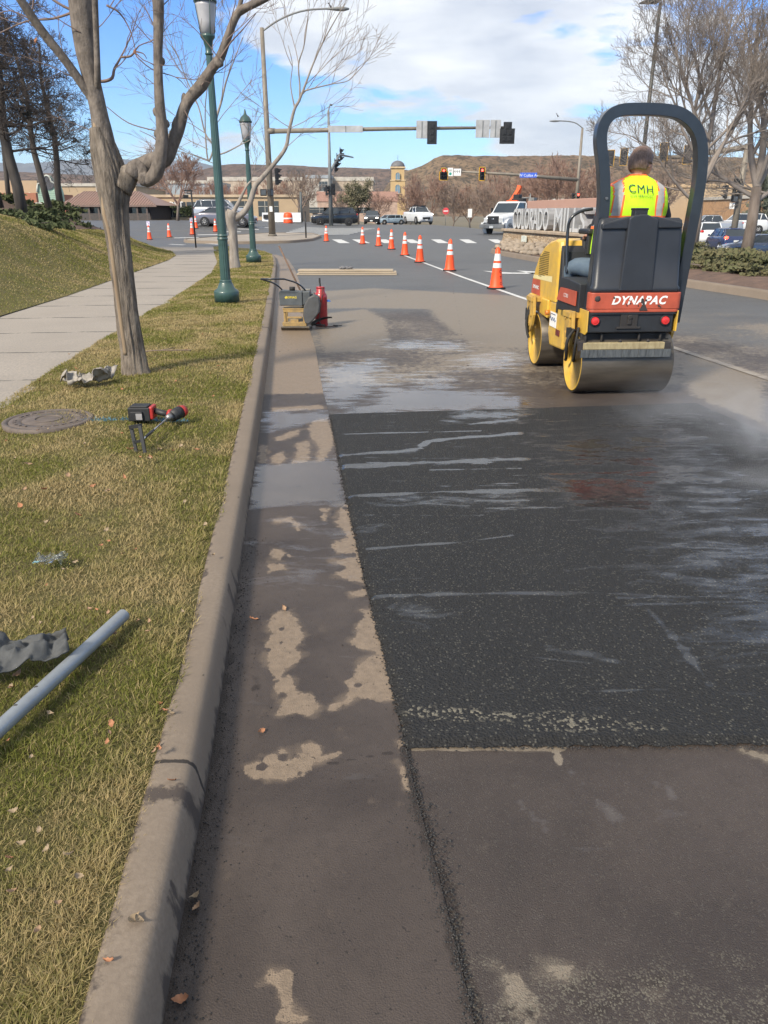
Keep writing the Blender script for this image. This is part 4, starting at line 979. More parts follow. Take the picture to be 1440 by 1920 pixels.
pc = make_cone('traffic_cone', 'orange cone with a purple printed notice on top, standing alone at left', True); p = G(281, 449.5); pc.location = (p.x, p.y, GH(p.x, p.y))
p = G(361, 445); copy_thing(pc, (p.x, p.y, GH(p.x, p.y)), .5, 'orange cone with a purple printed notice on top, beside the thin black post')
# plank stack on the road
bd = mat('weathered plywood', (.31, .25, .18), .8, vs=3, col2=(.42, .35, .26), stretch=(.4, 5, 5), bump=.001, bs=40)
pa, pb = G(556, 516), G(744, 516); pl = (pb - pa).length; ang = math.atan2(pb.y - pa.y, pb.x - pa.x); st_lab = [('lower', 0., 0.), ('middle', .04, .045), ('top', .10, .09)]
for i, (nm, off, z) in enumerate(st_lab):
    L_ = pl * (1 - .02 * i); b = MB(); b.box((0, 0, .02), (L_, .62 - .06 * i, .035))
    o = b.build('plank', bd, bevel=.003); o.location = (pa + (pb - pa) * .5) + Vector((off * .4 * (1 if i % 2 else -1), .32 + off, z + .001)); o.rotation_euler = (0, 0, ang + (.012 if i == 1 else -.006 if i == 2 else 0))
    tag(o, {'lower': 'lowest of the three long boards stacked on the road', 'middle': 'middle board of the three stacked on the road', 'top': 'uppermost pale board of the stack, with a grey rag on it'}[nm], 'board', 'boards stacked on the road')
rg = MB(); rnd2 = random.Random(3)
for k in range(7): rg.ell((rnd2.uniform(-.16, .16), rnd2.uniform(-.05, .05), rnd2.uniform(.02, .05)), (.07, .05, .035), 9, 6, .25, seed=k)
o = rg.build('rag', mat('grey rag', (.15, .15, .16), .9, vs=30)); q = W(650, 503, pa.y + .45); o.location = (q.x, pa.y + .42, .135); tag(o, 'crumpled grey rag lying on top of the stacked boards', 'rag')
# vibrating plate compactor
cp_ = G(566, 620); cp_.z = .005; K = thing('plate_compactor', 'yellow and black plate compactor with grey water tank, parked in the gutter', 'plate compactor', cp_, .0)
K.scale = (.83,) * 3; U = 1 / 107. # metre per photo pixel at the machine
cy_m = mat('compactor yellow', (.42, .27, .09), .6, vs=14, col2=(.24, .17, .08), bump=.001)
b = MB(); b.prism([(.0, .0), (.56, .0), (.68, .13), (.66, .15), (.54, .035), (.0, .045), (-.05, .075), (-.07, .06)], -.36, .14, 'x'); b.build('base_plate', mat('worn steel plate', (.16, .14, .11), .5, metal=.4, vs=9), K, bevel=.004)
b = MB()
for x in (-.30, .04): b.box((x, .12, .20), (.035, .10, .32)); b.box((x, .38, .20), (.035, .06, .3))
b.box((-.13, .08, .33), (.38, .05, .055)); b.box((-.13, .09, .21), (.26, .04, .03)); b.box((-.13, .10, .10), (.42, .12, .07)); b.box((-.13, .22, .36), (.40, .34, .03))
b.box((-.13, .07, .155), (.14, .03, .05)); b.build('lower_frame', cy_m, K, bevel=.005)
b = MB(); b.prism([(-.37, .42), (.03, .42), (.03, .66), (-.35, .68), (-.38, .64)], .00, .20, 'y'); b.prism([(.03, .42), (.16, .50), (.16, .66), (.03, .66)], .02, .20, 'y')
tk = b.build('water_tank', mat('grey tank plastic', (.085, .095, .10), .55, vs=8), K, bevel=.015)
b = MB(); b.cyl((-.15, .10, .67), (-.15, .10, .73), .05, n=12); b.build('tank_cap', rubber, tk)
lettering('lettering', 'BOMAG', .052, tk, frameM((-.16, -.003, .545), (1, 0, 0), (0, 0, 1)), mat('yellow decal', (.66, .52, .05), .5), bold=.001)
b = MB(); b.box((-.255, -.002, .562), (.03, .003, .04), Matrix.Rotation(.78, 3, 'Y')); b.build('decal', MATS['yellow decal'], tk)
b = MB(); b.box((.10, .36, .50), (.22, .24, .22)); b.cyl((.16, .20, .52), (.16, .30, .52), .09, n=18); b.cyl((-.02, .34, .60), (.05, .34, .60), .06, n=14); b.box((.08, .30, .64), (.14, .16, .08)); b.build('engine', mat('engine metal', (.30, .28, .24), .5, metal=.5, vs=18, col2=(.07, .07, .07)), K, bevel=.008)
b = MB(); b.prism([(.05, .42), (.13, .56), (.24, .61), (.32, .57), (.335, .44), (.31, .30), (.22, .18), (.12, .10), (.06, .12), (.03, .26)], -.02, .14, 'y'); b.build('belt_guard', mat('guard black', (.085, .088, .09), .55, vs=7, col2=(.05, .05, .05)), K, bevel=.025, seg=3)
for s in (-.30, .10):
    b = MB(); b.tube(chaikin([(s + .05, .42, .50), (s, .25, .62), (s - .12, -.02, .80), (s - .34, -.22, .885)]), .014, 8); b.build('handle_tube', rops, K)
b = MB(); b.tube([(-.64, -.22, .885), (-.24, -.22, .885)], .016, 8); b.build('handle_bar', rops, K)
b = MB()
for k in range(3): b.tube([(.30 + .03 * k + .15 * math.cos(a), .25 + .1 * math.sin(a), .07 + .12 * max(0, math.cos(a * .5))) for a in [i * .5 for i in range(11)]], .014, 6)
b.build('hose_coil', rubber, K)
# red pump sprayer
sp_ = G(603, 611); sp_.z = .001; Q_ = thing('pump_sprayer', 'tall red metal pump sprayer standing beside the plate compactor', 'sprayer', (sp_.x, sp_.y, .002)); Q_.scale = (.74,) * 3
sred = mat('sprayer red', (.34, .020, .025), .38, var=.15, vs=9, coat=.3)
b = MB(); b.lathe([(.125, 0), (.13, .02), (.128, .56), (.132, .575), (.128, .59), (.122, .62), (.10, .66), (.085, .68), (.088, .74), (.075, .745)], n=28); tk = b.build('tank', sred, Q_)
b = MB(); b.lathe([(.088, .745), (.09, .775), (.06, .78), (.02, .785)], n=20); b.build('rim', sred, tk)
b = MB(); b.cyl((.0, 0, .76), (-.012, 0, .87), .016, n=10); b.box((-.012, 0, .90), (.035, .035, .09)); b.build('pump_handle', rubber, Q_, bevel=.005)
b = MB(); b.tube(chaikin([(.03, -.06, .77), (.05, -.125, .74), (.02, -.14, .5), (-.02, -.15, .25), (-.03, -.2, .09), (.06, -.28, .02), (.2, -.25, .015), (.30, -.2, .02)]), .009, 6); b.build('hose', mat('hose brown', (.10, .05, .04), .6), Q_)
b = MB(); b.tube([(.28, -.22, .02), (.42, -.10, .02)], .008, 6); b.box((.30, -.2, .025), (.10, .03, .03)); b.build('spray_wand', rubber, Q_)
b = MB(); b.tube([(.13, 0, .50), (.20, -.01, .49)], .012, 6); b.box((.15, 0, .5), (.06, .05, .04)); b.build('blue_fitting', mat('blue plastic', (.05, .16, .48), .5), Q_, bevel=.004)
# rake leaning against the compactor
b = MB(); a_ = G(576, 588); top = W(523, 461, a_.y + .1); base = Vector((a_.x + .05, a_.y + .05, .03))
rk = thing('asphalt_rake', 'long wooden handled rake leaning left behind the plate compactor', 'rake', base)
b.tube([Vector((0, 0, 0)), (top - base) * .5, top - base], .015, 8); b.build('handle', mat('grey brown wood', (.15, .095, .065), .8, vs=20), rk)
b = MB(); b.box((.0, 0, -.005), (.34, .04, .05)); b.build('rake_head', greyst, rk, bevel=.004)
# black crossbar pieces lying behind the tank
# --------------------------------------------------------------- on the lawn
def LZ(x, y): return float(lawnz(np.array([x]), np.array([y]))[0]) - .005
def onlawn(px, py, dz=0.):
    p = G(px, py, .165); p.z = LZ(p.x, p.y) + dz; return p
# manhole cover
mh = onlawn(91, 788, -.019); M_ = thing('manhole_cover', 'round grey brown iron valve cover set in the lawn', 'manhole cover', mh); M_.scale = (.95, .95, 1)
iron = mat('old iron', (.155, .125, .105), .7, metal=.2, vs=12, col2=(.10, .08, .07), bump=.002, bs=60)
b = MB(); b.lathe([(.335, -.05), (.335, .018), (.325, .022), (.30, .022), (.296, .012), (.29, .012), (.285, .02), (.20, .02), (.196, .013), (.19, .02), (.0001, .021)], n=56); b.build('lid', iron, M_)
b = MB()
for k in range(26):
    a = k * .2417
    if k % 13 in (0, 6): continue
    b.box((.245 * math.cos(a), .245 * math.sin(a), .022), (.036, .02, .008), Matrix.Rotation(a + 1.57, 3, 'Z'))
b.lathe([(.105, .018), (.105, .027), (.095, .027), (.095, .018)], n=40); b.build('raised_pattern', iron, M_)
# crumpled pale sheet
def crumple(name, nx, ny, w, h, amp, fold, seed, m, shape=None, thick=.004, z0=.02):
    rr = random.Random(seed); b = MB(); g = []
    off = rr.uniform(0, 90)
    for j in range(ny + 1):
        for i in range(nx + 1):
            u, v = i / nx, j / ny; x = (u - .5) * w; y = (v - .5) * h
            a = float(fbm(x + off, y + off, fold, 4)); c_ = float(fbm(x * 1.7 + off + 9, y + off, fold * .5, 3))
            if shape: x, y = shape(u, v, x, y)
            g.append((x + (c_ - .5) * amp * .7, y + (a - .5) * amp * .7, z0 + abs(a - .5) * amp * 2.4 + (c_ - .4) * amp * .6))
    b.add(g, [(j * (nx + 1) + i, j * (nx + 1) + i + 1, (j + 1) * (nx + 1) + i + 1, (j + 1) * (nx + 1) + i) for j in range(ny) for i in range(nx)], True)
    o = b.build(name, m, recalc=False); s_ = o.modifiers.new('s', 'SOLIDIFY'); s_.thickness = thick; return o
heart = lambda u, v, x, y: (x * (1.0 - .25 * abs(v - .5)), y * (.55 + .8 * abs(u - .42)) + (.13 * abs(u - .42) * 2 - .05))
o = crumple('crumpled_wrapper', 40, 28, .44, .30, .15, .16, 4, mat('dirty white plastic', (.36, .33, .29), .6, vs=14, col2=(.20, .175, .15)), heart); o.location = onlawn(163, 724, .01); tag(o, 'crumpled dirty white sheet lying on the grass left of the tree', 'litter')
# clear cup
clr = bpy.data.materials.new('clear plastic'); n, l, b_ = nt(clr); b_.inputs['Transmission Weight'].default_value = .95; b_.inputs['Roughness'].default_value = .12; b_.inputs['IOR'].default_value = 1.12; l.new(mixc(n, l, noisen(n, l, coordn(n, l), 30), (.80, .84, .85), (.95, .97, .97)), b_.inputs['Base Color'])
o = crumple('plastic_scrap', 22, 16, .12, .09, .05, .05, 12, clr, None, .0012, .01); o.location = onlawn(99, 1058, .02); tag(o, 'small crumpled clear plastic scrap with a pale blue corner on the lawn', 'litter')
c_ = crumple('blue_corner', 6, 6, .026, .022, .01, .02, 13, mat('pale blue plastic', (.22, .44, .48), .4), None, .001, .012); c_.parent = o; c_.location = (-.055, -.03, .004)
# metal conduit pipe
zinc = mat('galvanised pipe', (.30, .325, .345), .45, metal=.35, vs=16, col2=(.24, .26, .28), bump=.0004, bs=50)
p1 = G(232, 1153, .205); p0_ = G(-60, 1420, .205); d_ = (p1 - p0_); p0_ = p1 - d_.normalized() * 1.5
b = MB(); vs = []
b.tube([p0_, p1], .0235, 28, cap=False); b.tube([p1, p0_], .0205, 28, cap=False); o = b.build('metal_pipe', zinc, org=p0_, recalc=False); o.location = p0_
tag(o, 'long grey galvanised pipe lying across the grass', 'pipe')
b = MB()
for f in (.60, .665): c_ = p0_.lerp(p1, f); b.ell(c_ + Vector((-.004, -.003, .0215)), (.007, .006, .003), 10, 5, .2)
q = b.build('chipped_spot', mat('chip', (.05, .045, .04), .7), o, org=p0_)
# dark fabric scrap
o = crumple('fabric_scrap', 40, 24, .34, .17, .07, .16, 8, mat('black landscape fabric', (.045, .048, .05), .75, vs=40, col2=(.075, .078, .08), bump=.001, bs=200), lambda u, v, x, y: (x, y * (1 - .45 * u)), .003, .03); o.scale = (1.1, 1.15, 1.5); o.location = onlawn(22, 1262, .03); o.rotation_euler = (.12, 0, .28); tag(o, 'black crumpled fabric scrap at the left edge above the pipe', 'fabric scrap')
# cordless mixer
dr = onlawn(300, 792); D = thing('cordless_drill', 'red and black cordless drill with mixing shaft lying on the lawn', 'power drill', dr, 0)
dred = mat('tool red', (.42, .03, .025), .45); dblk = mat('tool black', (.02, .021, .023), .55, bump=.001)
mpp = .0048
b = MB(); b.box((-.14, .03, .07), (.16, .12, .10)); b.box((-.155, -.035, .06), (.09, .02, .07)); b.box((-.14, .03, .125), (.13, .10, .014)); bt = b.build('battery', dblk, D, bevel=.014, seg=3)
b = MB(); b.box((-.135, -.047, .06), (.045, .004, .045)); b.build('battery_label', mat('label grey', (.35, .34, .34), .5), bt)
b = MB(); b.box((-.052, .03, .08), (.03, .11, .095)); b.build('red_cover', dred, D, bevel=.01)
b = MB(); b.tube([(-.05, .03, .09), (.02, .01, .075), (.08, .0, .065)], .023, 10); b.build('grip', dblk, D)
b = MB(); b.tube([(.15, .06, .075), (.10, -.03, .06)], [.046, .042], 14); b.build('motor_housing', dblk, D)
b = MB(); b.tube([(.165, .085, .078), (.145, .05, .073)], [.04, .048], 14); b.tube([(.075, .0, .07), (.10, -.01, .068)], .036, 12); b.build('red_housing', dred, D)
b = MB(); b.tube([(.10, -.03, .06), (.075, -.075, .055)], [.034, .02], 14); b.build('chuck', greyst, D)
L_ = lambda px_, py_, Y_: W(px_, py_, Y_) - dr
sh0 = Vector((.08, -.07, .056)); sh1 = L_(264, 827, 4.77)
b = MB(); b.tube([sh0, sh1], .007, 8); b.build('shaft', mat('bright steel', (.5, .5, .5), .3, metal=.9, var=.1), D)
b = MB(); b.tube([sh0.lerp(sh1, .55), sh0.lerp(sh1, .85)], .010, 8); b.build('shaft_sleeve', dblk, D)
b = MB(); b.tube([L_(246, 801, 4.78), L_(257, 853, 4.74)], .014, 4, smooth=False); b.tube([L_(262, 798, 4.72), L_(272, 849, 4.68)], .014, 4, smooth=False)
b.tube([L_(244, 801, 4.78), L_(264, 798, 4.72)], .016, 4, smooth=False); b.tube([L_(251, 829, 4.76), L_(268, 826, 4.70)], .012, 4, smooth=False); b.build('mixing_paddle', dblk, D)
# fallen leaves: each one its own
def leafmesh(k):
    rr = random.Random(k); b = MB(); n_ = 11; c0 = rr.uniform(.25, .6); L_ = 1.; W_ = rr.uniform(.35, .6); pts = []
    for i in range(n_):
        t = i / (n_ - 1); w = W_ * math.sin(math.pi * t ** .8) * (1 + rr.uniform(-.25, .25)); z = c0 * (t - .5) ** 2 * 1.6
        pts.append(((t - .5) * L_, w / 2, z)); pts.append(((t - .5) * L_, 0, z - .10)); pts.append(((t - .5) * L_, -w / 2, z + rr.uniform(0, .15)))
    fs = []
    for i in range(n_ - 1): a = i * 3; fs += [(a, a + 3, a + 4, a + 1), (a + 1, a + 4, a + 5, a + 2)]
    b.add(pts, fs, True); return b.mesh('dry_leaf', [lm[k % 3]], recalc=False)
lm = [mat('leaf tan', (.30, .19, .115), .8, vs=3), mat('leaf orange brown', (.33, .15, .075), .8, vs=3), mat('leaf pale', (.28, .21, .135), .8, vs=3)]
lms = [leafmesh(k) for k in range(6)]
def leaf(px, py, z=None, s=.03, lab=None, grp='dry leaves on the grass', k=None):
    p = onlawn(px, py, .028) if z is None else G(px, py, z)
    o = bpy.data.objects.new('dry_leaf', lms[rnd.randrange(6) if k is None else k]); COL.objects.link(o); o.location = p; sc_ = s * rnd.uniform(.8, 1.3); o.scale = (sc_, sc_, sc_)
    o.rotation_euler = (rnd.uniform(-.4, .4), rnd.uniform(-.4, .4), rnd.uniform(0, 6.3)); tag(o, lab or 'small curled brown dry leaf on the grass', 'leaf', grp)
for cx_, cy_ in ((176, 922), (205, 930), (130, 905), (85, 930), (40, 960), (90, 985), (148, 972), (235, 905), (280, 870), (205, 1020), (190, 1028), (385, 985), (143, 1060), (120, 1075), (183, 1152), (260, 1175), (218, 1198), (78, 1178), (110, 1245), (343, 1155), (300, 1405), (18, 1400), (60, 1430), (290, 1410), (310, 1335), (35, 1275), (22, 1300), (42, 1590), (20, 1618), (88, 1600), (20, 1640), (150, 1650), (75, 1565), (110, 1700), (230, 740), (330, 720), (300, 700), (320, 700), (360, 760), (400, 745), (410, 690), (143, 695), (130, 665), (95, 705), (75, 715), (370, 845), (340, 840), (265, 868), (283, 868), (230, 820), (245, 850), (300, 850), (325, 852), (30, 870), (55, 880), (12, 830), (160, 840), (410, 845), (400, 1040), (255, 1035), (232, 1045), (170, 1150), (200, 1000), (350, 660), (310, 640), (380, 630), (420, 700)):
    leaf(cx_, cy_, s=.019 if cy_ > 1350 else .025 if cy_ > 1000 else .038)
for k in range(46):
    py_ = 640 + 1150 * rnd.random() ** 1.3; p = G(200, py_, .16); x = rnd.uniform(max(-.5 * p.y - .3, float(srx(p.y))), float(footx(p.y)) - .25)
    o = bpy.data.objects.new('dry_leaf', lms[k % 6]); COL.objects.link(o); o.location = (x, p.y, LZ(x, p.y) + .028); s_ = rnd.uniform(.016, .03); o.scale = (s_, s_, s_); o.rotation_euler = (rnd.uniform(-.5, .5), rnd.uniform(-.5, .5), rnd.uniform(0, 6)); tag(o, 'small curled brown dry leaf on the grass', 'leaf', 'dry leaves on the grass')
for (x, y) in ((322, 1522 - 60), (250, 1722), (262, 1725), (204, 1800), (300, 1318), (296, 1398), (318, 1335)): leaf(x, y, .142, .026, 'small brown dry leaf lying on the kerb top', 'dry leaves on the kerb')
for (x, y) in ((533, 1140), (490, 1370), (365, 1680), (337, 1873), (368, 1700), (476, 1160)): leaf(x, y, .016, .03, 'small brown dry leaf in the gutter', 'dry leaves in the gutter')
# asphalt crumbs
cr = MB(); rr = random.Random(21)
def crumb(x, y, z, s):
    k = len(cr.v); vs = []
    for q in ((1, 0, 0), (-1, 0, 0), (0, 1, 0), (0, -1, 0), (0, 0, 1), (0, 0, -1)): vs.append((x + q[0] * s * rr.uniform(.6, 1.2), y + q[1] * s * rr.uniform(.6, 1.2), z + s * .4 + q[2] * s * rr.uniform(.5, .9)))
    cr.add(vs, [(0, 2, 4), (2, 1, 4), (1, 3, 4), (3, 0, 4), (2, 0, 5), (1, 2, 5), (3, 1, 5), (0, 3, 5)])
for k in range(900):
    y = 1.1 + 2.6 * rr.random() ** 1.2; x = float(footx(y)) + abs(rr.gauss(0, .05)) + .005; crumb(x, y, .005, rr.uniform(.001, .0035))
for k in range(1500):
    y = rr.uniform(.95, 2.02); jx = float(jointx(y)); x = jx + rr.gauss(0, .018) * (1 + .5 * math.sin(y * 9)); crumb(x, y, .004, rr.uniform(.0012, .0042))
for k in range(340):
    y = rr.uniform(1.1, 3.2); x = rr.uniform(float(footx(y)), float(jointx(y)) + .03); crumb(x, y, .004, rr.uniform(.0008, .0026) * (2 if rr.random() < .05 else 1))
for k in range(150): x = rr.uniform(.1, 1.6); y = rr.uniform(1.1, 2.0); crumb(x, y, .001, rr.uniform(.0006, .002))
for k in range(60):
    y = rr.uniform(1.2, 4.2); x = float(footx(y)) - rr.uniform(.04, .15); crumb(x, y, .13, rr.uniform(.001, .0035) * (1.7 if rr.random() < .12 else 1))
for k in range(1500):
    t = rr.random(); y = 1.985 + 4.3 * t; x = float(jointx(y)) - abs(rr.gauss(0, .012)) + .012; crumb(x, y, .006, rr.uniform(.002, .0055))
for k in range(600): x = rr.uniform(.16, 2.2); crumb(x, 1.985 + rr.gauss(0, .008), .004, rr.uniform(.0015, .004))
struct(cr.build('asphalt_crumbs', mat('crumb', (.016, .015, .015), .6, vs=90), recalc=False), 'stuff')
# loose twig on the lawn by the tree
b = MB(); q = onlawn(305, 668, .04); b.tube(chaikin([(-.28, 0, 0), (-.1, .03, .02), (.1, -.02, .03), (.3, .05, .02)]), .006, 5); b.tube([(-.05, .02, .02), (.1, .14, .03)], .004, 5)
o = b.build('fallen_twig', mat('twig grey', (.20, .15, .12), .8)); o.location = q; tag(o, 'thin bare twig fallen on the grass right of the trunk', 'twig')
# ================================================================ TREES, LAMPS, SIGNALS
def barkm(name, A, B, vs=9, bd=.012, st=(1, 1, .22)):
    return mat(name, A, .9, vs=vs, col2=B, bump=bd, bs=vs * 2.2, stretch=st)
def grow(mb, p, d, L, r, lvl, P, rr):
    """recursive bare branch; P: dict(n=children per level, ang, ratio, trop, wig, min)"""
    seg = 5 if lvl > 1 else 4; pts = [p.copy()]; rad = [r]; q = p.copy(); dd = d.copy(); ds = [d.copy()]
    for i in range(seg):
        dd = (dd + Vector((rr.gauss(0, 1), rr.gauss(0, 1), rr.gauss(0, 1))) * P['wig'] + Vector((0, 0, 1)) * P['trop']).normalized()
        q = q + dd * (L / seg); pts.append(q.copy()); rad.append(max(P['min'], r * (1 - .72 * (i + 1) / seg))); ds.append(dd.copy())
    mb.tube(pts, rad, 7 if r > .05 else 5 if r > .015 else 3, cap=False)
    if lvl <= 0: return
    k = P['n'][len(P['n']) - lvl] if lvl <= len(P['n']) else P['n'][0]
    for c in range(k):
        t = .22 + .78 * (c + rr.random()) / k; i = min(seg - 1, int(t * seg)); f = t * seg - i
        s = pts[i].lerp(pts[i + 1], min(1, f)); base = ds[min(i + 1, seg)]
        ax = base.orthogonal().normalized(); ax = Matrix.Rotation(c * 2.4 + rr.random() * 1.2, 3, base) @ ax
        nd = Matrix.Rotation(P['ang'] * rr.uniform(.7, 1.25), 3, ax) @ base
        grow(mb, s, nd.normalized(), L * P['ratio'] * rr.uniform(.7, 1.15) * (1.12 - .45 * t), max(P['min'], r * (1 - .65 * t) * .62), lvl - 1, P, rr)
# --- the near pollarded tree: limbs follow points seen in the photograph, set at its real distance
TY = G(255, 700, .15).y; tb = G(255, 702, .15)
bark = barkm('grey furrowed bark', (.27, .225, .18), (.060, .048, .038), 22, .02, (1, 1, .22))
barkd = barkm('limb bark', (.085, .070, .060), (.22, .185, .155), 20, .012, (1, 1, .5))
wood = barkm('exposed pale wood', (.30, .225, .145), (.20, .14, .09), 14, .004, (1, 1, .12))
t1 = thing('tree', 'near bare tree with a scarred forked trunk growing from the grass verge', 'tree', tb)
def P3(px, py, dy=0.): return W(px, py, TY + dy)
S1 = 1526 / TY  # px per metre about
def limb(mb, pts, n=12, jit=.0, seed=1, ridge=0.):
    """pts: (px, py, width px, dy)"""
    P_ = [P3(a, b_, d_[0] if d_ else 0) for a, b_, w_, *d_ in pts]; Rr = [w_ / 2 / S1 * .98 for a, b_, w_, *d_ in pts]
    # catmull resample
    out = []; rad = []
    for i in range(len(P_) - 1):
        p0, p1, p2, p3 = P_[max(0, i - 1)], P_[i], P_[i + 1], P_[min(len(P_) - 1, i + 2)]
        m_ = max(3, int((p2 - p1).length / .045))
        for k in range(m_):
            t = k / m_; out.append(.5 * ((2 * p1) + (p2 - p0) * t + (2 * p0 - 5 * p1 + 4 * p2 - p3) * t * t + (3 * p1 - p0 - 3 * p2 + p3) * t ** 3)); rad.append(Rr[i] * (1 - t) + Rr[i + 1] * t)
    out.append(P_[-1]); rad.append(Rr[-1])
    k0 = len(mb.v); mb.tube(out, rad, n)
    if ridge:
        c_ = np.array([tuple(q) for q in out])
        for j in range(len(out)):
            for k in range(n):
                i = k0 + j * n + k; v = np.array(mb.v[i]); dv = v - c_[j]; a = k / n * 2 * math.pi; s = v[2]
                h = 1 + ridge * (math.sin(a * 3 + math.sin(s * 2.2) * 1.3) * .3 + (float(fbm(math.cos(a) * 2 + 9 + a * .0, s * 1.1 + seed + math.sin(a) * 2.3, .5, 3)) - .5) * 1.6 + (float(fbm(math.cos(a) * 1.2 + 5, math.sin(a) * 1.2 + 7 + s * .12, .13, 3)) - .5) * 2.0 + (float(fbm(a * 3, s * 2.5 + seed, .3, 3)) - .5) * .8)
                mb.v[i] = tuple(c_[j] + dv * h)
tm = MB()
limb(tm, [(258, 712, 70), (254, 695, 54), (250, 660, 44), (240, 600, 42), (230, 520, 41), (220, 440, 43), (214, 390, 48), (212, 355, 58), (206, 325, 58), (196, 290, 50), (190, 262, 42), (186, 240, 36)], 72, ridge=.15)
limb(tm, [(225, 352, 46), (240, 330, 40, .02), (252, 322, 30, .04), (262, 315, 26, .05)], 26, ridge=.07, seed=5)
trunk = tm.build('trunk', bark, t1, org=tb, recalc=False)
wm = MB(); limb(wm, [(236, 665, 8, -.09), (222, 560, 8, -.09), (206, 440, 9, -.09), (199, 400, 16, -.07), (196, 360, 14, -.07), (190, 310, 20, -.06), (185, 262, 20, -.05), (178, 230, 8, -.05)], 12, ridge=.18, seed=9)
wm.build('exposed_wood', wood, t1, org=tb, recalc=False)
lmbs = MB()
limb(lmbs, [(192, 285, 42), (190, 240, 34), (183, 200, 30), (172, 150, 30), (162, 100, 36), (155, 50, 38), (150, 0, 40), (144, -60, 38), (140, -160, 30)], 22, ridge=.04)
limb(lmbs, [(218, 345, 36), (206, 300, 34), (196, 250, 30), (184, 200, 26)], 18, ridge=.05)
limb(lmbs, [(180, 195, 17), (150, 152, 16, -.05), (120, 110, 15, -.12), (80, 60, 15, -.2), (40, 2, 14, -.3), (0, -60, 12, -.4)], 14, ridge=.04)
limb(lmbs, [(183, 170, 13), (183, 140, 11, -.1), (181, 80, 10, -.13), (178, 0, 10, -.16), (176, -80, 8, -.2)], 12, ridge=.05)
limb(lmbs, [(245, 330, 34, .0), (258, 312, 28, .02), (268, 330, 26, .02), (275, 340, 22, .0), (292, 325, 26, -.03), (300, 295, 24, -.05), (304, 250, 21, -.05), (300, 200, 18, -.05), (297, 150, 16, -.05), (296, 100, 16, -.05), (297, 40, 18, -.05), (296, 0, 20, -.05), (290, -60, 16, -.05)], 18, ridge=.06, seed=3)
limb(lmbs, [(262, 315, 34, .08), (285, 305, 34, .1), (308, 295, 34, .1), (322, 270, 26, .1), (335, 240, 23, .1), (345, 205, 20, .1), (358, 182, 20, .1), (378, 160, 22, .08), (398, 128, 17, .05), (412, 110, 17, .05), (425, 75, 14, .02), (438, 40, 13, 0), (450, 20, 13, 0), (475, 8, 12, -.03), (510, -12, 10, -.05), (540, -60, 8, -.1)], 18, ridge=.07, seed=7)
limb(lmbs, [(446, 25, 9), (452, 0, 8), (458, -40, 7)], 10)
limb(lmbs, [(326, 255, 7, .1), (326, 235, 9, .08), (330, 220, 5, .08)], 8)
limb(lmbs, [(345, 200, 12, .1), (345, 180, 9, .1), (347, 176, 5, .1)], 8)
for x, y, s in ((293, 210, 12), (312, 232, 11), (296, 252, 13), (412, 118, 13), (303, 115, 11), (300, 160, 10), (270, 335, 20), (205, 345, 16)): lmbs.ell(P3(x, y, -.02), (s / S1 * .55, s / S1 * .5, s / S1 * .6), 10, 7, .15, seed=x)
lmbs.build('limbs', barkd, t1, org=tb, recalc=False)
tw = MB()
for pts in ([(183, 152, 5), (196, 152, 6), (210, 146, 6), (214, 130, 5), (222, 115, 4), (230, 100, 3), (240, 80, 2)], [(226, 107, 4), (245, 105, 4), (255, 92, 3), (262, 85, 2), (280, 78, 2)], [(250, 96, 3), (268, 100, 2), (275, 110, 1.5)],
            [(172, 10, 6), (140, 20, 5), (100, 0, 4), (80, -20, 3)], [(140, 22, 5), (100, 35, 4), (50, 40, 3), (0, 62, 2.4)], [(60, 38, 3), (20, 20, 2), (-10, 30, 2)], [(200, 10, 4), (225, 25, 3), (245, 60, 2), (255, 100, 1.6)],
            [(56, 25, 4), (62, 10, 3), (62, -20, 3)], [(255, 105, 2.4), (285, 130, 2), (330, 145, 1.6), (350, 165, 1.2)], [(296, 60, 3), (285, 40, 2), (270, 10, 1.6)], [(412, 110, 4), (432, 80, 3), (455, 55, 2), (480, 25, 1.5)], [(262, 245, 1.2), (285, 256, 1.6), (292, 262, 2)], [(200, 200, 1.5), (240, 230, 2), (290, 245, 2.2)]):
    limb(tw, pts, 5)
rr = random.Random(77)
PT1 = dict(n=[4, 3], ang=.6, ratio=.55, trop=.05, wig=.12, min=.0016)
for (x, y, dx_, dz_, L_) in ((100, 2, -.6, .5, .7), (40, 45, -.9, .2, .6), (240, 80, .5, .8, .4), (280, 80, .8, .5, .35), (205, 15, .5, .6, .5), (80, 65, -.7, .6, .5), (450, 30, .6, .5, .5), (150, 150, -.8, .4, .5), (255, 100, .6, -.3, .45), (214, 130, .8, .5, .4), (180, 250, -.8, .5, .4), (300, 170, -.7, .5, .45), (345, 205, .5, -.6, .35), (378, 160, .7, .6, .45), (410, 110, -.5, .8, .5), (120, 110, -.4, .9, .5), (150, 60, -.9, .4, .6), (296, 20, .8, .5, .5), (330, 145, .9, .0, .3), (20, 20, -.8, .6, .5), (232, 100, .5, .8, .3), (176, 60, .7, .5, .5), (296, 90, -.6, .6, .4), (425, 75, .8, .4, .45), (430, 60, .3, .9, .5)):
    grow(tw, P3(x, y, rr.uniform(-.1, .1)), Vector((dx_, rr.uniform(-.4, .4), dz_)).normalized(), L_, .0055, 2, PT1, rr)
tw.build('twigs', mat('twig brown', (.20, .14, .115), .8), t1, org=tb, recalc=False)
for (x, y) in ((68, 76), (253, 99)):
    o = bpy.data.objects.new('dry_leaf', lms[1]); COL.objects.link(o); o.parent = t1; o.location = P3(x, y) - tb; o.scale = (.075,) * 3; o.rotation_euler = (1.2, .4, x)
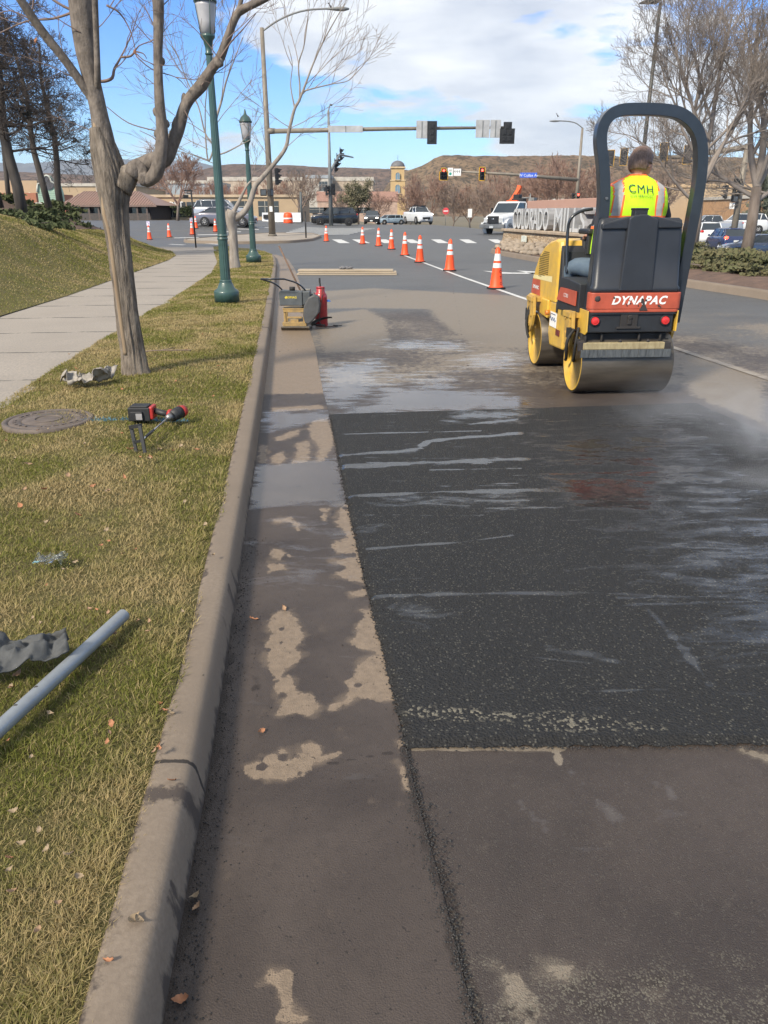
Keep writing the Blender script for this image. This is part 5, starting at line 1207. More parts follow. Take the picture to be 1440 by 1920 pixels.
# --- second, paler tree
T2 = G(441, 503, .15); t2 = thing('tree', 'pale barked bare tree between the two green lamp posts, leaning right', 'tree', T2)
TY = T2.y; S1 = 1526 / TY
pbark = barkm('pale bark', (.34, .30, .26), (.17, .145, .125), 10, .008)
b = MB(); limb(b, [(441, 506, 24), (439, 480, 18), (437, 440, 16), (434, 420, 20), (434, 405, 24), (436, 395, 20)], 18, ridge=.07); b.build('trunk', pbark, t2, org=T2, recalc=False)
b = MB()
limb(b, [(436, 412, 15), (455, 400, 12), (468, 380, 11), (478, 350, 10), (490, 335, 9), (510, 312, 8), (535, 278, 7), (542, 245, 6.5), (552, 205, 5.5), (560, 190, 5), (572, 160, 4), (585, 125, 3), (605, 80, 2.4), (630, 35, 1.8), (650, 0, 1)], 9, ridge=.04)
limb(b, [(430, 412, 14), (418, 395, 12), (413, 360, 10), (409, 310, 8), (403, 270, 6), (404, 230, 5), (415, 190, 4), (425, 150, 3), (440, 110, 2), (455, 70, 1.4)], 9)
limb(b, [(436, 402, 10), (447, 380, 7), (462, 350, 4), (470, 340, 3)], 7); limb(b, [(562, 190, 3.5), (562, 160, 3), (560, 120, 2.4), (570, 85, 2), (578, 30, 1.4)], 6)
limb(b, [(566, 172, 3), (590, 165, 2.4), (620, 158, 2), (655, 150, 1.4), (672, 125, 1)], 6); limb(b, [(552, 200, 3), (545, 160, 2), (548, 120, 1.4), (540, 85, 1)], 6)
limb(b, [(485, 340, 4), (500, 320, 3.6), (530, 290, 3), (540, 270, 2)], 6); limb(b, [(403, 275, 3.5), (385, 250, 3), (372, 200, 2.4), (350, 150, 2), (330, 100, 1.4), (300, 60, 1)], 6)
limb(b, [(409, 290, 3), (425, 285, 2.6), (450, 272, 2), (470, 262, 1.2)], 6); limb(b, [(406, 260, 4), (390, 300, 3), (385, 200, 2), (400, 100, 1.4)], 6)
b.build('limbs', pbark, t2, org=T2, recalc=False)
tw = MB(); rr = random.Random(5); PT2 = dict(n=[5, 4], ang=.5, ratio=.6, trop=.05, wig=.10, min=.0045)
for (x, y, dx_, dz_, L_) in ((560, 185, .7, .7, 2.2), (572, 160, .9, .5, 2.2), (585, 125, .6, .9, 2.), (605, 80, .4, .9, 1.8), (560, 120, -.2, 1, 1.9), (620, 158, 1, .3, 1.6), (655, 150, .6, .8, 1.2), (548, 125, -.3, 1, 1.6), (545, 240, .9, .2, 1.8), (545, 240, -.9, .5, 1.5), (510, 312, -.5, .9, 1.4), (404, 235, -.6, .8, 2.), (404, 235, .5, .8, 1.8),
                           (415, 190, .3, 1, 2.2), (425, 150, .5, .9, 1.8), (385, 250, -.9, .5, 2.2), (372, 200, -.5, .9, 2.2), (350, 150, -.5, .8, 2.), (330, 100, -.4, .9, 1.8), (450, 272, .9, .5, 1.2), (390, 300, -.9, .2, 2.), (390, 280, -.9, .4, 2.2), (590, 165, .8, .7, 1.6), (570, 85, .1, 1, 1.4), (535, 278, .8, .6, 1.3), (409, 310, -.8, .3, 1.6), (360, 180, .5, .9, 1.6), (400, 120, .2, 1, 1.6), (470, 340, .4, .9, .8)):
    grow(tw, P3(x, y, rr.uniform(-.6, .6)), Vector((dx_, rr.uniform(-.6, .6), dz_)).normalized(), L_, .013, 2, PT2, rr)
tw.build('twigs', mat('pale twig', (.27, .22, .19), .8), t2, org=T2, recalc=False)
# --- generic bare trees
def bare(name, label, loc, H_, P, lvl, seed, m, r=.14, group=None, trunkh=.3, limbs=5, spread=.55, mt=None):
    rr = random.Random(seed); t = thing(name, label, 'tree', loc, group=group); b = MB(); h = H_ * trunkh
    tp = [Vector((rr.gauss(0, .02) * H_ * k, rr.gauss(0, .02) * H_ * k, h * k)) for k in (0, .35, .7, 1.)]
    tp[0] = Vector((0, 0, -.1)); b.tube(tp, [r * 1.3, r, r * .9, r * .8], 10); b.build('trunk', mt or m, t, recalc=False)
    c = MB()
    for k in range(limbs):
        a = k * 2.4 + rr.random(); el_ = spread * rr.uniform(.6, 1.2); s = tp[2].lerp(tp[3], k / limbs) if k else tp[3]
        grow(c, s, Vector((math.sin(el_) * math.cos(a), math.sin(el_) * math.sin(a), math.cos(el_))), H_ * .52 * rr.uniform(.85, 1.1), r * .55, lvl, P, rr)
    c.build('crown', m, t, recalc=False); return t
# big bare trees on the right
gb = barkm('grey brown bark', (.11, .085, .07), (.20, .165, .14), 6, .02)
tgb = mat('grey brown twigs', (.185, .155, .135), .85, vs=2, col2=(.27, .235, .21))
PR = dict(n=[7, 7, 6, 5], ang=.60, ratio=.60, trop=.08, wig=.13, min=.0055)
def bigtree(name, label, px, Y, H_, seed, limbs, r, group=None, P=PR, lvl=4):
    p = at(px, Y); rr = random.Random(seed); t = thing(name, label, 'tree', p); b = MB(); c = MB()
    h = limbs[0][1]; tp = [Vector((0, 0, -.2)), Vector((.05, 0, h * .5)), Vector((.0, 0, h))]; b.tube(tp, [r * 1.25, r, r * .85], 14); b.build('trunk', gb, t)
    for az_, z0, el_, L_, rad in limbs: grow(c, Vector((0, 0, z0)), Vector((math.sin(el_) * math.cos(az_), math.sin(el_) * math.sin(az_), math.cos(el_))), L_, rad, lvl, P, rr)
    c.build('crown', tgb, t, recalc=False); return t
bigtree('tree', 'big leafless tree rising right behind the roll bar of the roller', 1296, 33, 12, 3, [(2.9, 2.6, .30, 5.5, .11), (.3, 2.6, .45, 5.5, .10), (1.2, 2.4, .1, 6.5, .12), (3.4, 1.9, 1.0, 4.0, .07), (3.2, 3.2, .75, 4.4, .07), (5., 2.5, .6, 4., .07), (3.0, 3.6, .5, 5., .07), (3.3, 4.4, .8, 4.2, .06)], .17)
bigtree('tree', 'second big leafless tree at the right edge, before the spruce', 1398, 34, 12, 8, [(3.1, 3.0, .35, 5.5, .15), (.1, 3.0, .5, 5., .15), (1.5, 3.0, .08, 6.5, .16), (2.8, 2.6, 1.05, 4.2, .10), (.3, 2.4, 1.1, 4., .1), (4.6, 3.0, .5, 4., .1)], .22)
bigtree('tree', 'dense leafless tree beyond the two big ones at far right', 1470, 44, 13, 13, [(3.1, 3.4, .45, 6., .15), (.1, 3.4, .5, 5., .14), (1.5, 3.4, .08, 7., .16), (2.9, 3.0, 1.0, 5., .1)], .22)
# reddish bare trees across the intersection
red = mat('reddish twigs', (.215, .125, .095), .9, vs=1.2, col2=(.28, .185, .145)); brn = mat('brown twigs', (.19, .135, .105), .9, vs=1.2, col2=(.26, .20, .165))
PF = dict(n=[6, 6, 5], ang=.6, ratio=.6, trop=.08, wig=.12, min=.019)
kinds = []
for k, (m_, nm) in enumerate(((red, 'r'), (brn, 'b'), (red, 'r2'))):
    kinds.append(bare('bare_tree', 'x', (0, -200 - 20 * k, 0), 8, PF, 3, 40 + k, m_, .13, limbs=7, trunkh=.22, spread=.8, mt=gb))
for_labels = []
def far_tree(i, px, Y, s, lab, z=None, sx=1.):
    p = at(px, Y)
    if z is not None: p.z = z
    root = kinds[i]
    if not root.get('used'):
        root['used'] = 1; root.location = p; root.scale = (s * sx, s * sx, s); root['label'] = lab; root['group'] = 'bare trees across the intersection'; return root
    return copy_thing(root, p, rnd.uniform(0, 6), lab, (s * sx, s * sx, s))
trees = [(0, 335, 84, 1.0, 'reddish bare tree in front of the tan shop wall with white letters'), (1, 566, 98, .80, 'wide grey brown bare tree left of the black suv roofline'), (0, 520, 108, .75, 'bare tree just right of the traffic signal pole'),
         (1, 640, 125, .7, 'low bare tree above the black suv'), (0, 712, 120, .65, 'small dark bare tree left of the domed tower'), (0, 770, 118, .72, 'reddish bare tree above the white pickup'), (2, 806, 112, .95, 'tall reddish bare tree right of the white pickup'),
         (1, 850, 110, .85, 'grey brown bare tree beside the red round sign'), (0, 882, 116, .95, 'bare tree right of the small white signpost'), (1, 912, 105, .8, 'bare tree behind the bonnet of the white truck'),
         (2, 960, 112, 1.1, 'bare tree behind the cab of the white truck'), (0, 1012, 100, 1.1, 'bare tree above the orange crane arm'), (2, 1052, 96, 1.15, 'reddish bare tree behind the brown monument wall'), (0, 1100, 104, 1.1, 'reddish bare tree behind the light pole with the bird'),
         (1, 1160, 90, .9, 'bare tree seen inside the roll bar left of the driver'), (1, 1225, 85, .9, 'bare tree seen inside the roll bar right of the driver'), (0, 440, 112, .7, 'bare tree behind the parked silver suv'), (2, 395, 118, .8, 'reddish bare tree behind the thin black post')]
for i, px_, Y_, s_, lab in trees: far_tree(i, px_, Y_, s_, lab)
for t in kinds: 
    if 'used' in t: del t['used']
for o in list(COL.objects):
    if 'used' in o: del o['used']
# --- leafy crowns: many small leaf faces in clumps
def foliage(mb, c, s, n, size, rr, clumps=24, hollow=.35):
    c = Vector(c); cl = []
    for k in range(clumps):
        u = Vector((rr.gauss(0, 1), rr.gauss(0, 1), rr.gauss(0, 1))).normalized(); q = rr.uniform(hollow, 1.) ; cl.append((Vector((u.x * s[0] * q, u.y * s[1] * q, u.z * s[2] * q)), rr.uniform(.12, .3)))
    for k in range(n):
        o_, w_ = rr.choice(cl); q = c + o_ + Vector((rr.gauss(0, 1) * s[0], rr.gauss(0, 1) * s[1], rr.gauss(0, 1) * s[2])) * w_ * .55
        a = Vector((rr.gauss(0, 1), rr.gauss(0, 1), rr.gauss(0, 1))).normalized(); b_ = a.orthogonal().normalized(); z = size * rr.uniform(.5, 1.3)
        mb.add([q - a * z, q + b_ * z * .45, q + a * z, q - b_ * z * .45], [(0, 1, 2, 3)])
jun = mat('juniper green', (.045, .062, .022), .9, vs=3, col2=(.085, .095, .035)); spr = mat('spruce blue green', (.055, .068, .050), .9, vs=2, col2=(.11, .125, .095)); pin = mat('dark pine', (.020, .024, .018), .9, vs=2, col2=(.045, .048, .038))
def mound(name, label, loc, s, n, size, seed, m, group):
    rr = random.Random(seed); b = MB(); foliage(b, (0, 0, s[2] * .35), s, n, size, rr, 30, .2)
    t = thing(name, label, 'shrub', loc, group=group); b.build('foliage', m, t, recalc=False)
    c = MB()
    for k in range(9):
        a = k * .7; c.tube([(0, 0, -.1), (s[0] * .35 * math.cos(a), s[1] * .35 * math.sin(a), s[2] * .35), (s[0] * .75 * math.cos(a), s[1] * .75 * math.sin(a), s[2] * .55)], [.03, .02, .008], 5)
    c.build('stems', gb, t, recalc=False); return t
sl = ['dark low juniper at the left edge on the slope', 'low juniper on the slope below the thick dark trunk', 'long juniper hedge mound in front of the orange brick building', 'round juniper beside the slanting dark trunk', 'juniper mound below the green gabled facade', 'rightmost dark juniper on the slope, before the street', 'small lower juniper near the turf edge', 'juniper left of the thick dark trunk', 'low spreading juniper on the mulch at the turf edge']
for k, (px_, py_, Y_, sx, sz) in enumerate(((5, 368, 30, 1.3, .6), (50, 402, 26, 1.5, .35), (75, 380, 34, 2.2, .6), (65, 392, 29, 1.0, .4), (112, 405, 33, 1.5, .6), (143, 418, 35, 1.0, .55), (95, 424, 27.5, .9, .25), (12, 395, 25, 1.4, .45), (20, 410, 22, 1.6, .25))):
    p = W(px_, py_, Y_); sz *= .62; mound('juniper_shrub', sl[k], (p.x, p.y, p.z - sz * 1.2), (sx * .85, sx * .7, sz), 2600, .09, 60 + k, jun, 'junipers on the slope')
ml = ['green juniper nearest the median tip beside the roller', 'second juniper of the median hedge from the roller', 'third juniper of the median hedge, near the kerb', 'juniper in the median in front of the blue hatchback', 'juniper in the median in front of the dark blue sedan', 'juniper at the right edge of the photo near the kerb', 'far juniper in the median behind the front row', 'brownish juniper low at the median kerb']
for k, (px_, Y_, sx) in enumerate(((1300, 22, 1.1), (1335, 20.5, 1.2), (1375, 20.5, 1.2), (1330, 24, 1.3), (1400, 23, 1.3), (1445, 20, 1.2), (1290, 26, 1.2), (1420, 18.7, .8))):
    p = at(px_, Y_); mound('juniper_shrub', ml[k], (p.x, p.y, .25), (sx, 1.0, .31 if k != 7 else .2), 3600, .075, 80 + k, mat('median juniper', (.065, .078, .028), .9, vs=3, col2=(.12, .10, .05)), 'junipers of the median hedge')
# blue spruce at the right
def spruce(name, label, loc, H_, r, m, seed, n=9000):
    rr = random.Random(seed); t = thing(name, label, 'tree', loc); c = MB(); c.tube([(0, 0, -.2), (0, 0, H_)], [.16, .02], 10); c.build('trunk', gb, t)
    b = MB()
    for k in range(n):
        z = H_ * (.06 + .94 * rr.random() ** 1.3); lay = .82 + .18 * math.sin(z * 7.5); a = rr.uniform(0, 6.283); q = r * (1 - z / H_) * lay * math.sqrt(rr.uniform(.15, 1)) * (.85 + .25 * math.sin(a * 5 + z * 3)); p = Vector((q * math.cos(a), q * math.sin(a), z - .28 * q))
        d = Vector((math.cos(a), math.sin(a), -.25 + rr.gauss(0, .25))).normalized(); w = d.orthogonal().normalized() * .055; L_ = .20 * rr.uniform(.6, 1.3)
        b.add([p, p + d * L_ * .5 + w, p + d * L_, p + d * L_ * .5 - w], [(0, 1, 2, 3)])
    b.build('crown', m, t, recalc=False); return t
spruce('spruce_tree', 'blue green spruce standing at the right behind the white suv', at(1418, 90), 6.2, 3.4, spr, 4, 13000)
# green and brown tree left of the tower
def leafy(name, label, loc, c, s, n, size, seed, m, th=2., r=.12):
    rr = random.Random(seed); t = thing(name, label, 'tree', loc); k_ = MB(); k_.tube([(0, 0, -.2), (.05, 0, th)], [r * 1.2, r * .8], 9)
    for k in range(7): a = k * .9; k_.tube([(0.05, 0, th * .8), (s[0] * .5 * math.cos(a), s[1] * .5 * math.sin(a), c[2] + .3 * s[2] * math.sin(k))], [r * .5, r * .15], 6)
    k_.build('trunk', gb, t, recalc=False); b = MB(); foliage(b, c, s, n, size, rr, 44, .15); b.build('crown', m, t, recalc=False); return t
leafy('tree', 'round olive green tree beside the black suv', at(672, 108), (0, 0, 3.3), (2.6, 2.2, 2.3), 9000, .12, 6, mat('olive leaves', (.10, .105, .05), .9, vs=.8, col2=(.17, .145, .10)), 1.6)
leafy('shrub', 'low green shrub below the bare tree at the shop wall', at(358, 88), (0, 0, .9), (2.4, 1., .8), 3000, .11, 7, jun, .4, .05)
# dark pines on the slope at the left
PP = dict(n=[6, 6, 5], ang=.7, ratio=.62, trop=.03, wig=.16, min=.006)
def pine(label, px_, py_, Y_, H_, r, lean, seed, dens=1., zlo=.32):
    p = W(px_, py_, Y_); rr = random.Random(seed); t = thing('pine_tree', label, 'tree', p); b = MB(); hp = [Vector((lean * H_ * k ** 1.3 + .1 * math.sin(k * 9 + seed), 0, H_ * k - .3 * (k == 0))) for k in (0, .15, .3, .45, .6, .8, 1.)]
    r *= .8; b.tube(hp, [r * (1.15 - .85 * k) for k in (0, .15, .3, .45, .6, .8, 1.)], 12); b.build('trunk', barkm('dark bark', (.040, .034, .031), (.085, .075, .066), 7, .015), t, recalc=False)
    c = MB(); f = MB(); dens *= 1.25
    for k in range(int(22 * dens)):
        u = zlo + (.98 - zlo) * k / (22 * dens); i = min(5, int(u * 6)); s = Vector((lean * H_ * u ** 1.3, 0, H_ * u)); a = k * 2.4 + rr.random(); L_ = H_ * .30 * (1.15 - .55 * u) * rr.uniform(.7, 1.15)
        grow(c, s, Vector((math.cos(a), math.sin(a), rr.uniform(.0, .5))).normalized(), L_, r * .32 * (1.1 - u), 3, PP, rr)
        for q in range(1 if u < .6 and k % 3 == 0 else 0):
            e = s + Vector((math.cos(a + rr.gauss(0, .35)), math.sin(a + rr.gauss(0, .35)), rr.uniform(.05, .5))) * L_ * rr.uniform(.5, 1.1); foliage(f, e, (.28, .28, .16), 60, .055, rr, 5, .2)
    c.build('branches', mat('dark branch', (.075, .060, .052), .9, vs=3), t, recalc=False); f.build('needles', pin, t, recalc=False); return t
pine('pine with the thickest trunk on the slope at left', 38, 408, 27, 6.2, .21, .01, 1)
pine('pine leaning left beside the thick one on the slope', 88, 385, 32, 6.4, .15, -.07, 2)
pine('pine cut by the left edge of the picture', -8, 372, 27, 6.2, .22, -.05, 3)
pine('slender pine nearest the green gabled facade', 118, 395, 35, 6.2, .17, -.005, 4, .8)
pine('thin pine between the left edge and the thick trunk', 20, 372, 33, 6.4, .11, -.03, 5, .7)
# --- green cast iron lamp posts
grn = mat('lamp post green', (.040, .088, .080), .42, vs=8, col2=(.028, .064, .060), bump=.0006, bs=60, coat=.2)
frost = mat('frosted lantern glass', (.42, .42, .44), .35, var=.1, vs=3)
def lamp(label, base, H_, sc_=1.):
    t = thing('street_lamp', label, 'street lamp', base, group='green street lamps'); t.scale = (sc_,) * 3; k = H_ / sc_
    b = MB(); b.lathe([(.215, 0), (.215, .16), (.205, .18), (.15, .22), (.115, .30), (.10, .33), (.105, .345), (.095, .36)], n=26); bs_ = b.build('base', grn, t)
    b = MB(); vs = []; fs = []; nn = 32; zz = [.36, .9, 1.0, 1.02, 1.05, 1.07, 1.10, 2.5, k - .78, k - .70]; rr_ = [.088, .080, .082, .092, .082, .092, .076, .066, .050, .048]
    for z, r in zip(zz, rr_):
        for i in range(nn): q = r * (1 - .07 * (i % 2) * (z > 1.1 or z < 1.0)); vs.append((q * math.cos(i * 2 * math.pi / nn), q * math.sin(i * 2 * math.pi / nn), z))
    for j in range(len(zz) - 1):
        for i in range(nn): fs.append((j * nn + i, j * nn + (i + 1) % nn, (j + 1) * nn + (i + 1) % nn, (j + 1) * nn + i))
    b.add(vs, fs, False); b.build('post', grn, t)
    b = MB(); b.lathe([(.05, k - .70), (.065, k - .68), (.05, k - .66), (.052, k - .60), (.075, k - .50), (.11, k - .46), (.115, k - .43), (.10, k - .42)], n=24); b.build('collar', grn, t)
    b = MB(); b.lathe([(.095, k - .42), (.125, k - .25), (.15, k - .05), (.155, k - .0)], n=24); b.build('lantern_globe', frost, t)
    b = MB(); b.lathe([(.175, k), (.178, k + .03), (.165, k + .05), (.13, k + .12), (.08, k + .17), (.045, k + .20), (.03, k + .25), (.02, k + .30), (.012, k + .33)], n=24); b.build('lantern_cap', grn, t)
    for s in range(4):
        a = s * math.pi / 2 + .6; b = MB(); b.tube([(r * math.cos(a), r * math.sin(a), z) for r, z in ((.112, k - .43), (.135, k - .25), (.162, k - .08), (.172, k + .02))], .006, 5); b.build('cage_bar', grn, t)
    return t
lb = onlawn(426, 566); lamp('big green street lamp in the grass verge, lantern cut by the top of the photo', lb, W(372, 5, lb.y).z - lb.z)
lb2 = onlawn(476, 491); lamp('smaller looking green street lamp farther down the verge', lb2, W(457, 230, lb2.y).z - lb2.z, 1.1)
# --- traffic signals
gal = mat('weathered galvanised steel', (.235, .205, .165), .6, metal=.2, vs=3, col2=(.165, .145, .12)); galg = mat('grey steel', (.20, .21, .21), .55, metal=.2, vs=3)
blk = mat('signal black', (.014, .015, .017), .5, var=.2, vs=8); ylw = mat('signal yellow', (.66, .36, .02), .5)
lens_off = mat('dark lens', (.03, .03, .03), .2); lens_red = mat('lit red lens', (1., .05, .03), .3, emit=6.)
signb = mat('sign back aluminium', (.42, .42, .42), .5, metal=.3, vs=2); signw = mat('white sign face', (.72, .72, .70), .5, var=.04)
def fx(v): return Vector(v)
def signal(label, pos, rz, n=3, s=1., back=True, lit=None, border=None, wide=False, housing=None):
    """front faces local -y; rz turns it; pos is the centre"""
    t = thing('traffic_signal', label, 'traffic signal', Vector(pos) - Vector((0, 0, .55 * s)), rz); t.scale = (s,) * 3
    hh = housing or blk; b = MB()
    cells = [(0, .55 + (n - 1) * .17 - k * .34) for k in range(n)] if not wide else [(0, .98), (-.17, .64), (.17, .64), (-.17, .30), (.17, .30)]
    for x, z in cells: b.box((x, 0, z), (.33, .18, .335))
    hs = b.build('housing', hh, t, bevel=.02)
    if back:
        b = MB()
        if wide: b.prism([(-.46, .02), (.46, .02), (.46, .88), (.26, .88), (.26, 1.24), (-.46 + .2, 1.24), (-.26, .88), (-.46, .88)], .06, .075, 'y')
        else: b.box((0, .068, .55), (.60, .012, .34 * n + .27))
        bp = b.build('backplate', blk, t)
        b = MB()
        if border:
            if wide: segs = [((-.46, .02), (.46, .02)), ((.46, .02), (.46, .88)), ((.46, .88), (.26, .88)), ((.26, .88), (.26, 1.24)), ((.26, 1.24), (-.26, 1.24)), ((-.26, 1.24), (-.26, .88)), ((-.26, .88), (-.46, .88)), ((-.46, .88), (-.46, .02))]
            else: hh_ = .17 * n + .135; segs = [((-.3, .55 - hh_), (.3, .55 - hh_)), ((.3, .55 - hh_), (.3, .55 + hh_)), ((.3, .55 + hh_), (-.3, .55 + hh_)), ((-.3, .55 + hh_), (-.3, .55 - hh_))]
            for a, c in segs: b.box(((a[0] + c[0]) / 2, .055, (a[1] + c[1]) / 2), (abs(a[0] - c[0]) + .07, .02, abs(a[1] - c[1]) + .07))
            b.build('reflective_border', border, bp)
    for k, (x, z) in enumerate(cells):
        b = MB(); b.ell((x, -.088, z), (.12, .035, .12), 16, 8); b.build('lens', lens_red if lit == k else lens_off, t)
        b = MB(); vs = []; fs = []
        for i in range(13):
            a = R(-30 + 240 * i / 12)
            vs += [(x + .145 * math.cos(a), -.09, z + .145 * math.sin(a)), (x + .14 * math.cos(a), -.09 - (.24 if 2 < i < 10 else .12), z + .14 * math.sin(a) - .01)]
        fs = [(2 * i, 2 * i + 1, 2 * i + 3, 2 * i + 2) for i in range(12)]; b.add(vs, fs, True); o = b.build('visor', hh, t, recalc=False); m_ = o.modifiers.new('s', 'SOLIDIFY'); m_.thickness = .006
    # rear ribs seen from behind
    for x, z in cells: b = MB(); b.box((x, .095, z), (.20, .03, .22)); b.box((x, .115, z - .05), (.12, .02, .03)); b.build('rear_cover', hh, hs, bevel=.01)
    return t
# mast pole on the corner island, arm reaching right
PB = Vector((G(511, 441).x, 0, 0)); YP = 55.; pbx = at(511, YP); pbase = Vector((pbx.x, YP, GH(pbx.x, YP) + .13))
def ptop(px_, py_, Y_=YP): return W(px_, py_, Y_)
pole = thing('signal_pole', 'tan traffic signal pole with a long mast arm and a cobra head light', 'signal pole', pbase)
b = MB(); tp_ = ptop(490, 52) - pbase; b.tube([(0, 0, 0), (0, 0, tp_.z)], [.23, .125], 20); b.cyl((0, 0, 0), (0, 0, .10), .30, n=20); b.build('pole', gal, pole)
b = MB(); za = (ptop(505, 246) - pbase).z; xa = (ptop(955, 243) - pbase).x; b.tube([(0, 0, za), (.5, 0, za)], [.19, .16], 16); b.tube([(.4, 0, za), (xa * .5, 0, za + .14), (xa, 0, za + .22)], [.15, .12, .075], 16); b.build('mast_arm', gal, pole)
b = MB(); lz = tp_.z; lx = (ptop(620, 25) - pbase).x; b.tube(chaikin([(0, 0, lz - .2), (lx * .25, 0, lz + .45), (lx * .6, 0, lz + .95), (lx, 0, lz + 1.02)]), .055, 8); b.build('luminaire_arm', galg, pole)
b = MB(); b.loft([[Vector((lx + x, w * math.cos(a), lz + 1.0 + h * math.sin(a))) for a in [k * math.pi / 6 for k in range(12)]] for x, w, h in ((-.25, .05, .05), (0, .10, .07), (.35, .19, .11), (.8, .19, .13), (1.15, .06, .05))]); b.build('light_head', galg, pole)
b = MB(); b.box((.03, -.25, 1.7), (.2, .06, .34)); b.build('white_notice', signw, pole)
# things hung on it
def hung(name, label, cat, px_, py_, w, h, m, Y_=YP - .25, parts=None):
    p = ptop(px_, py_, Y_); t = thing(name, label, cat, p); b = MB(); b.box((0, 0, 0), (w, .03, h)); b.build('panel', m, t, bevel=.01)
    b = MB(); b.box((0, -.03, 0), (.05, .03, h * .9)); b.build('bracket', galg, t); return t
kpx = YP / 1526.
hung('sign', 'long flat street name sign seen from behind on the near mast arm', 'sign', 648, 242, 62 * kpx, 11 * kpx, signb)
hung('sign', 'grey back of the square sign left of the middle signal on the mast arm', 'sign', 791, 243, 20 * kpx, 29 * kpx, signb)
hung('sign', 'left one of two adjoining grey sign backs near the mast arm end', 'sign', 905, 241.5, 25 * kpx, 29 * kpx, signb)
hung('sign', 'right one of two adjoining grey sign backs near the mast arm end', 'sign', 929, 241.5, 19 * kpx, 29 * kpx, signb)
signal('traffic signal seen from behind in the middle of the near mast arm', ptop(810, 249, YP - .3), math.pi, 3, 1.05)
signal('five lamp traffic signal seen from behind at the near mast arm end', ptop(951, 249, YP - .3) + Vector((0, 0, -.1)), math.pi, 5, 1.05, wide=True)
signal('three lamp signal mounted low on the right of the tan signal pole', ptop(519, 331, YP), R(115), 3, 1.0, back=False)
# pedestrian signals
def pedsig(label, px_, py_, Y_, rz):
    p = ptop(px_, py_, Y_); t = thing('pedestrian_signal', label, 'pedestrian signal', p, rz); b = MB(); b.box((0, 0, 0), (.42, .25, .42)); b.build('housing', blk, t, bevel=.02); b = MB(); b.box((0, -.13, 0), (.32, .012, .32)); b.build('display', mat('display dark', (.09, .10, .11), .3), t); return t
pedsig('pedestrian signal box hanging left of the tan signal pole', 494, 361, YP, .2); pedsig('pedestrian signal box fixed against the tan signal pole', 507, 361, YP - .25, 1.2)
pedsig('pedestrian signal on the far corner, left of its pole', 612, 355, 84, .5)
# bird on the luminaire
def bird(label, p):
    t = thing('bird', label, 'bird', p, 1.2); b = MB()
    b.loft([[Vector((w * math.cos(a), y_, z_ + h * math.sin(a))) for a in [k * math.pi / 5 for k in range(10)]] for y_, z_, w, h in ((-.16, .04, .015, .01), (-.06, .12, .06, .07), (.03, .20, .08, .09), (.08, .30, .05, .06), (.11, .36, .045, .05), (.15, .36, .03, .035), (.20, .345, .008, .008))]); b.build('body', mat('dark feathers', (.05, .045, .05), .8), t)
    b = MB()
    for s in (-.03, .03): b.tube([(s, .0, .12), (s, .02, -.03)], .008, 5)
    b.build('legs', mat('bird leg', (.1, .07, .04), .8), t); return t
q = ptop(620, 23); bird('dark bird perched on the near cobra head street light', q + Vector((0, 0, .12)))
# far signal pole
Y2 = 84; p2 = at(621, Y2); P2_ = Vector((p2.x, Y2, GH(p2.x, Y2)))
pole2 = thing('signal_pole', 'thin grey far signal pole with street light top and an arm pointing away', 'signal pole', P2_)
b = MB(); t_ = W(616, 207, Y2) - P2_; b.tube([(0, 0, 0), (0, 0, t_.z)], [.22, .11], 14); b.build('pole', galg, pole2)
b = MB(); b.tube([(0, 0, t_.z), (.12, 1.2, t_.z + .7), (.1, 2.4, t_.z + .8)], .05, 6); b.ell((.1, 2.8, t_.z + .8), (.16, .5, .08)); b.build('luminaire', galg, pole2)
b = MB(); c_ = (W(620, 303, Y2) - P2_); b.tube([(0, 0, c_.z - 1.), (.8, 4, c_.z + .9), (1.9, 13, c_.z + 1.2)], [.14, .12, .07], 10); b.build('mast_arm', galg, pole2)
for k, (x, y, dy) in enumerate(((639, 290, 12), (633, 301, 8), (629, 311, 5))): signal(['highest of the three signals on the far receding arm', 'middle one of the three signals on the far receding arm', 'lowest of the three signals on the far receding arm'][k], W(x, y, Y2 + dy * .5), R(100), 3, 1.1, back=True)
signal('left signal mounted at the waist of the far thin pole', W(612, 357, Y2 - .3), R(95), 3, .95, back=False); signal('right signal mounted at the waist of the far thin pole', W(625, 355, Y2 - .3), R(200), 3, 1.05, back=False)
# far mast arm with lit signals facing us
Y3 = 92; b3 = at(1076, Y3); B3 = Vector((b3.x, Y3, GH(b3.x, Y3)))
pole3 = thing('signal_pole', 'far light pole with bird topped lamp and a mast arm crossing the hills', 'signal pole', B3)
b = MB(); t_ = W(1091, 240, Y3) - B3; b.tube([(0, 0, 0), (0, 0, t_.z)], [.24, .12], 14); b.build('pole', gal, pole3)
b = MB(); e_ = W(1040, 228, Y3) - B3; b.tube(chaikin([(0, 0, t_.z), (e_.x * .3, 0, e_.z), (e_.x, 0, e_.z + .1)]), .06, 6); b.ell((e_.x, 0, e_.z + .05), (.6, .16, .1)); b.build('luminaire', galg, pole3)
b = MB(); a_ = W(1080, 337, Y3) - B3; e_ = W(828, 320, Y3) - B3; b.tube([(0, 0, a_.z), (a_.x + (e_.x - a_.x) * .5, 0, (a_.z + e_.z) / 2 + .1), (e_.x, 0, e_.z)], [.20, .15, .08], 12); b.build('mast_arm', gal, pole3)
k3 = Y3 / 1526.
signal('yellow framed signal showing red at the far arm end', W(832, 326, Y3 - .4) + Vector((0, 0, -.1)), 0, 5, 1.0, lit=0, border=ylw, wide=True); signal('yellow framed three lamp signal showing red on the far arm', W(904, 326, Y3 - .4), 0, 3, 1.05, lit=0, border=ylw)
blue = mat('street sign blue', (.05, .13, .62), .45)
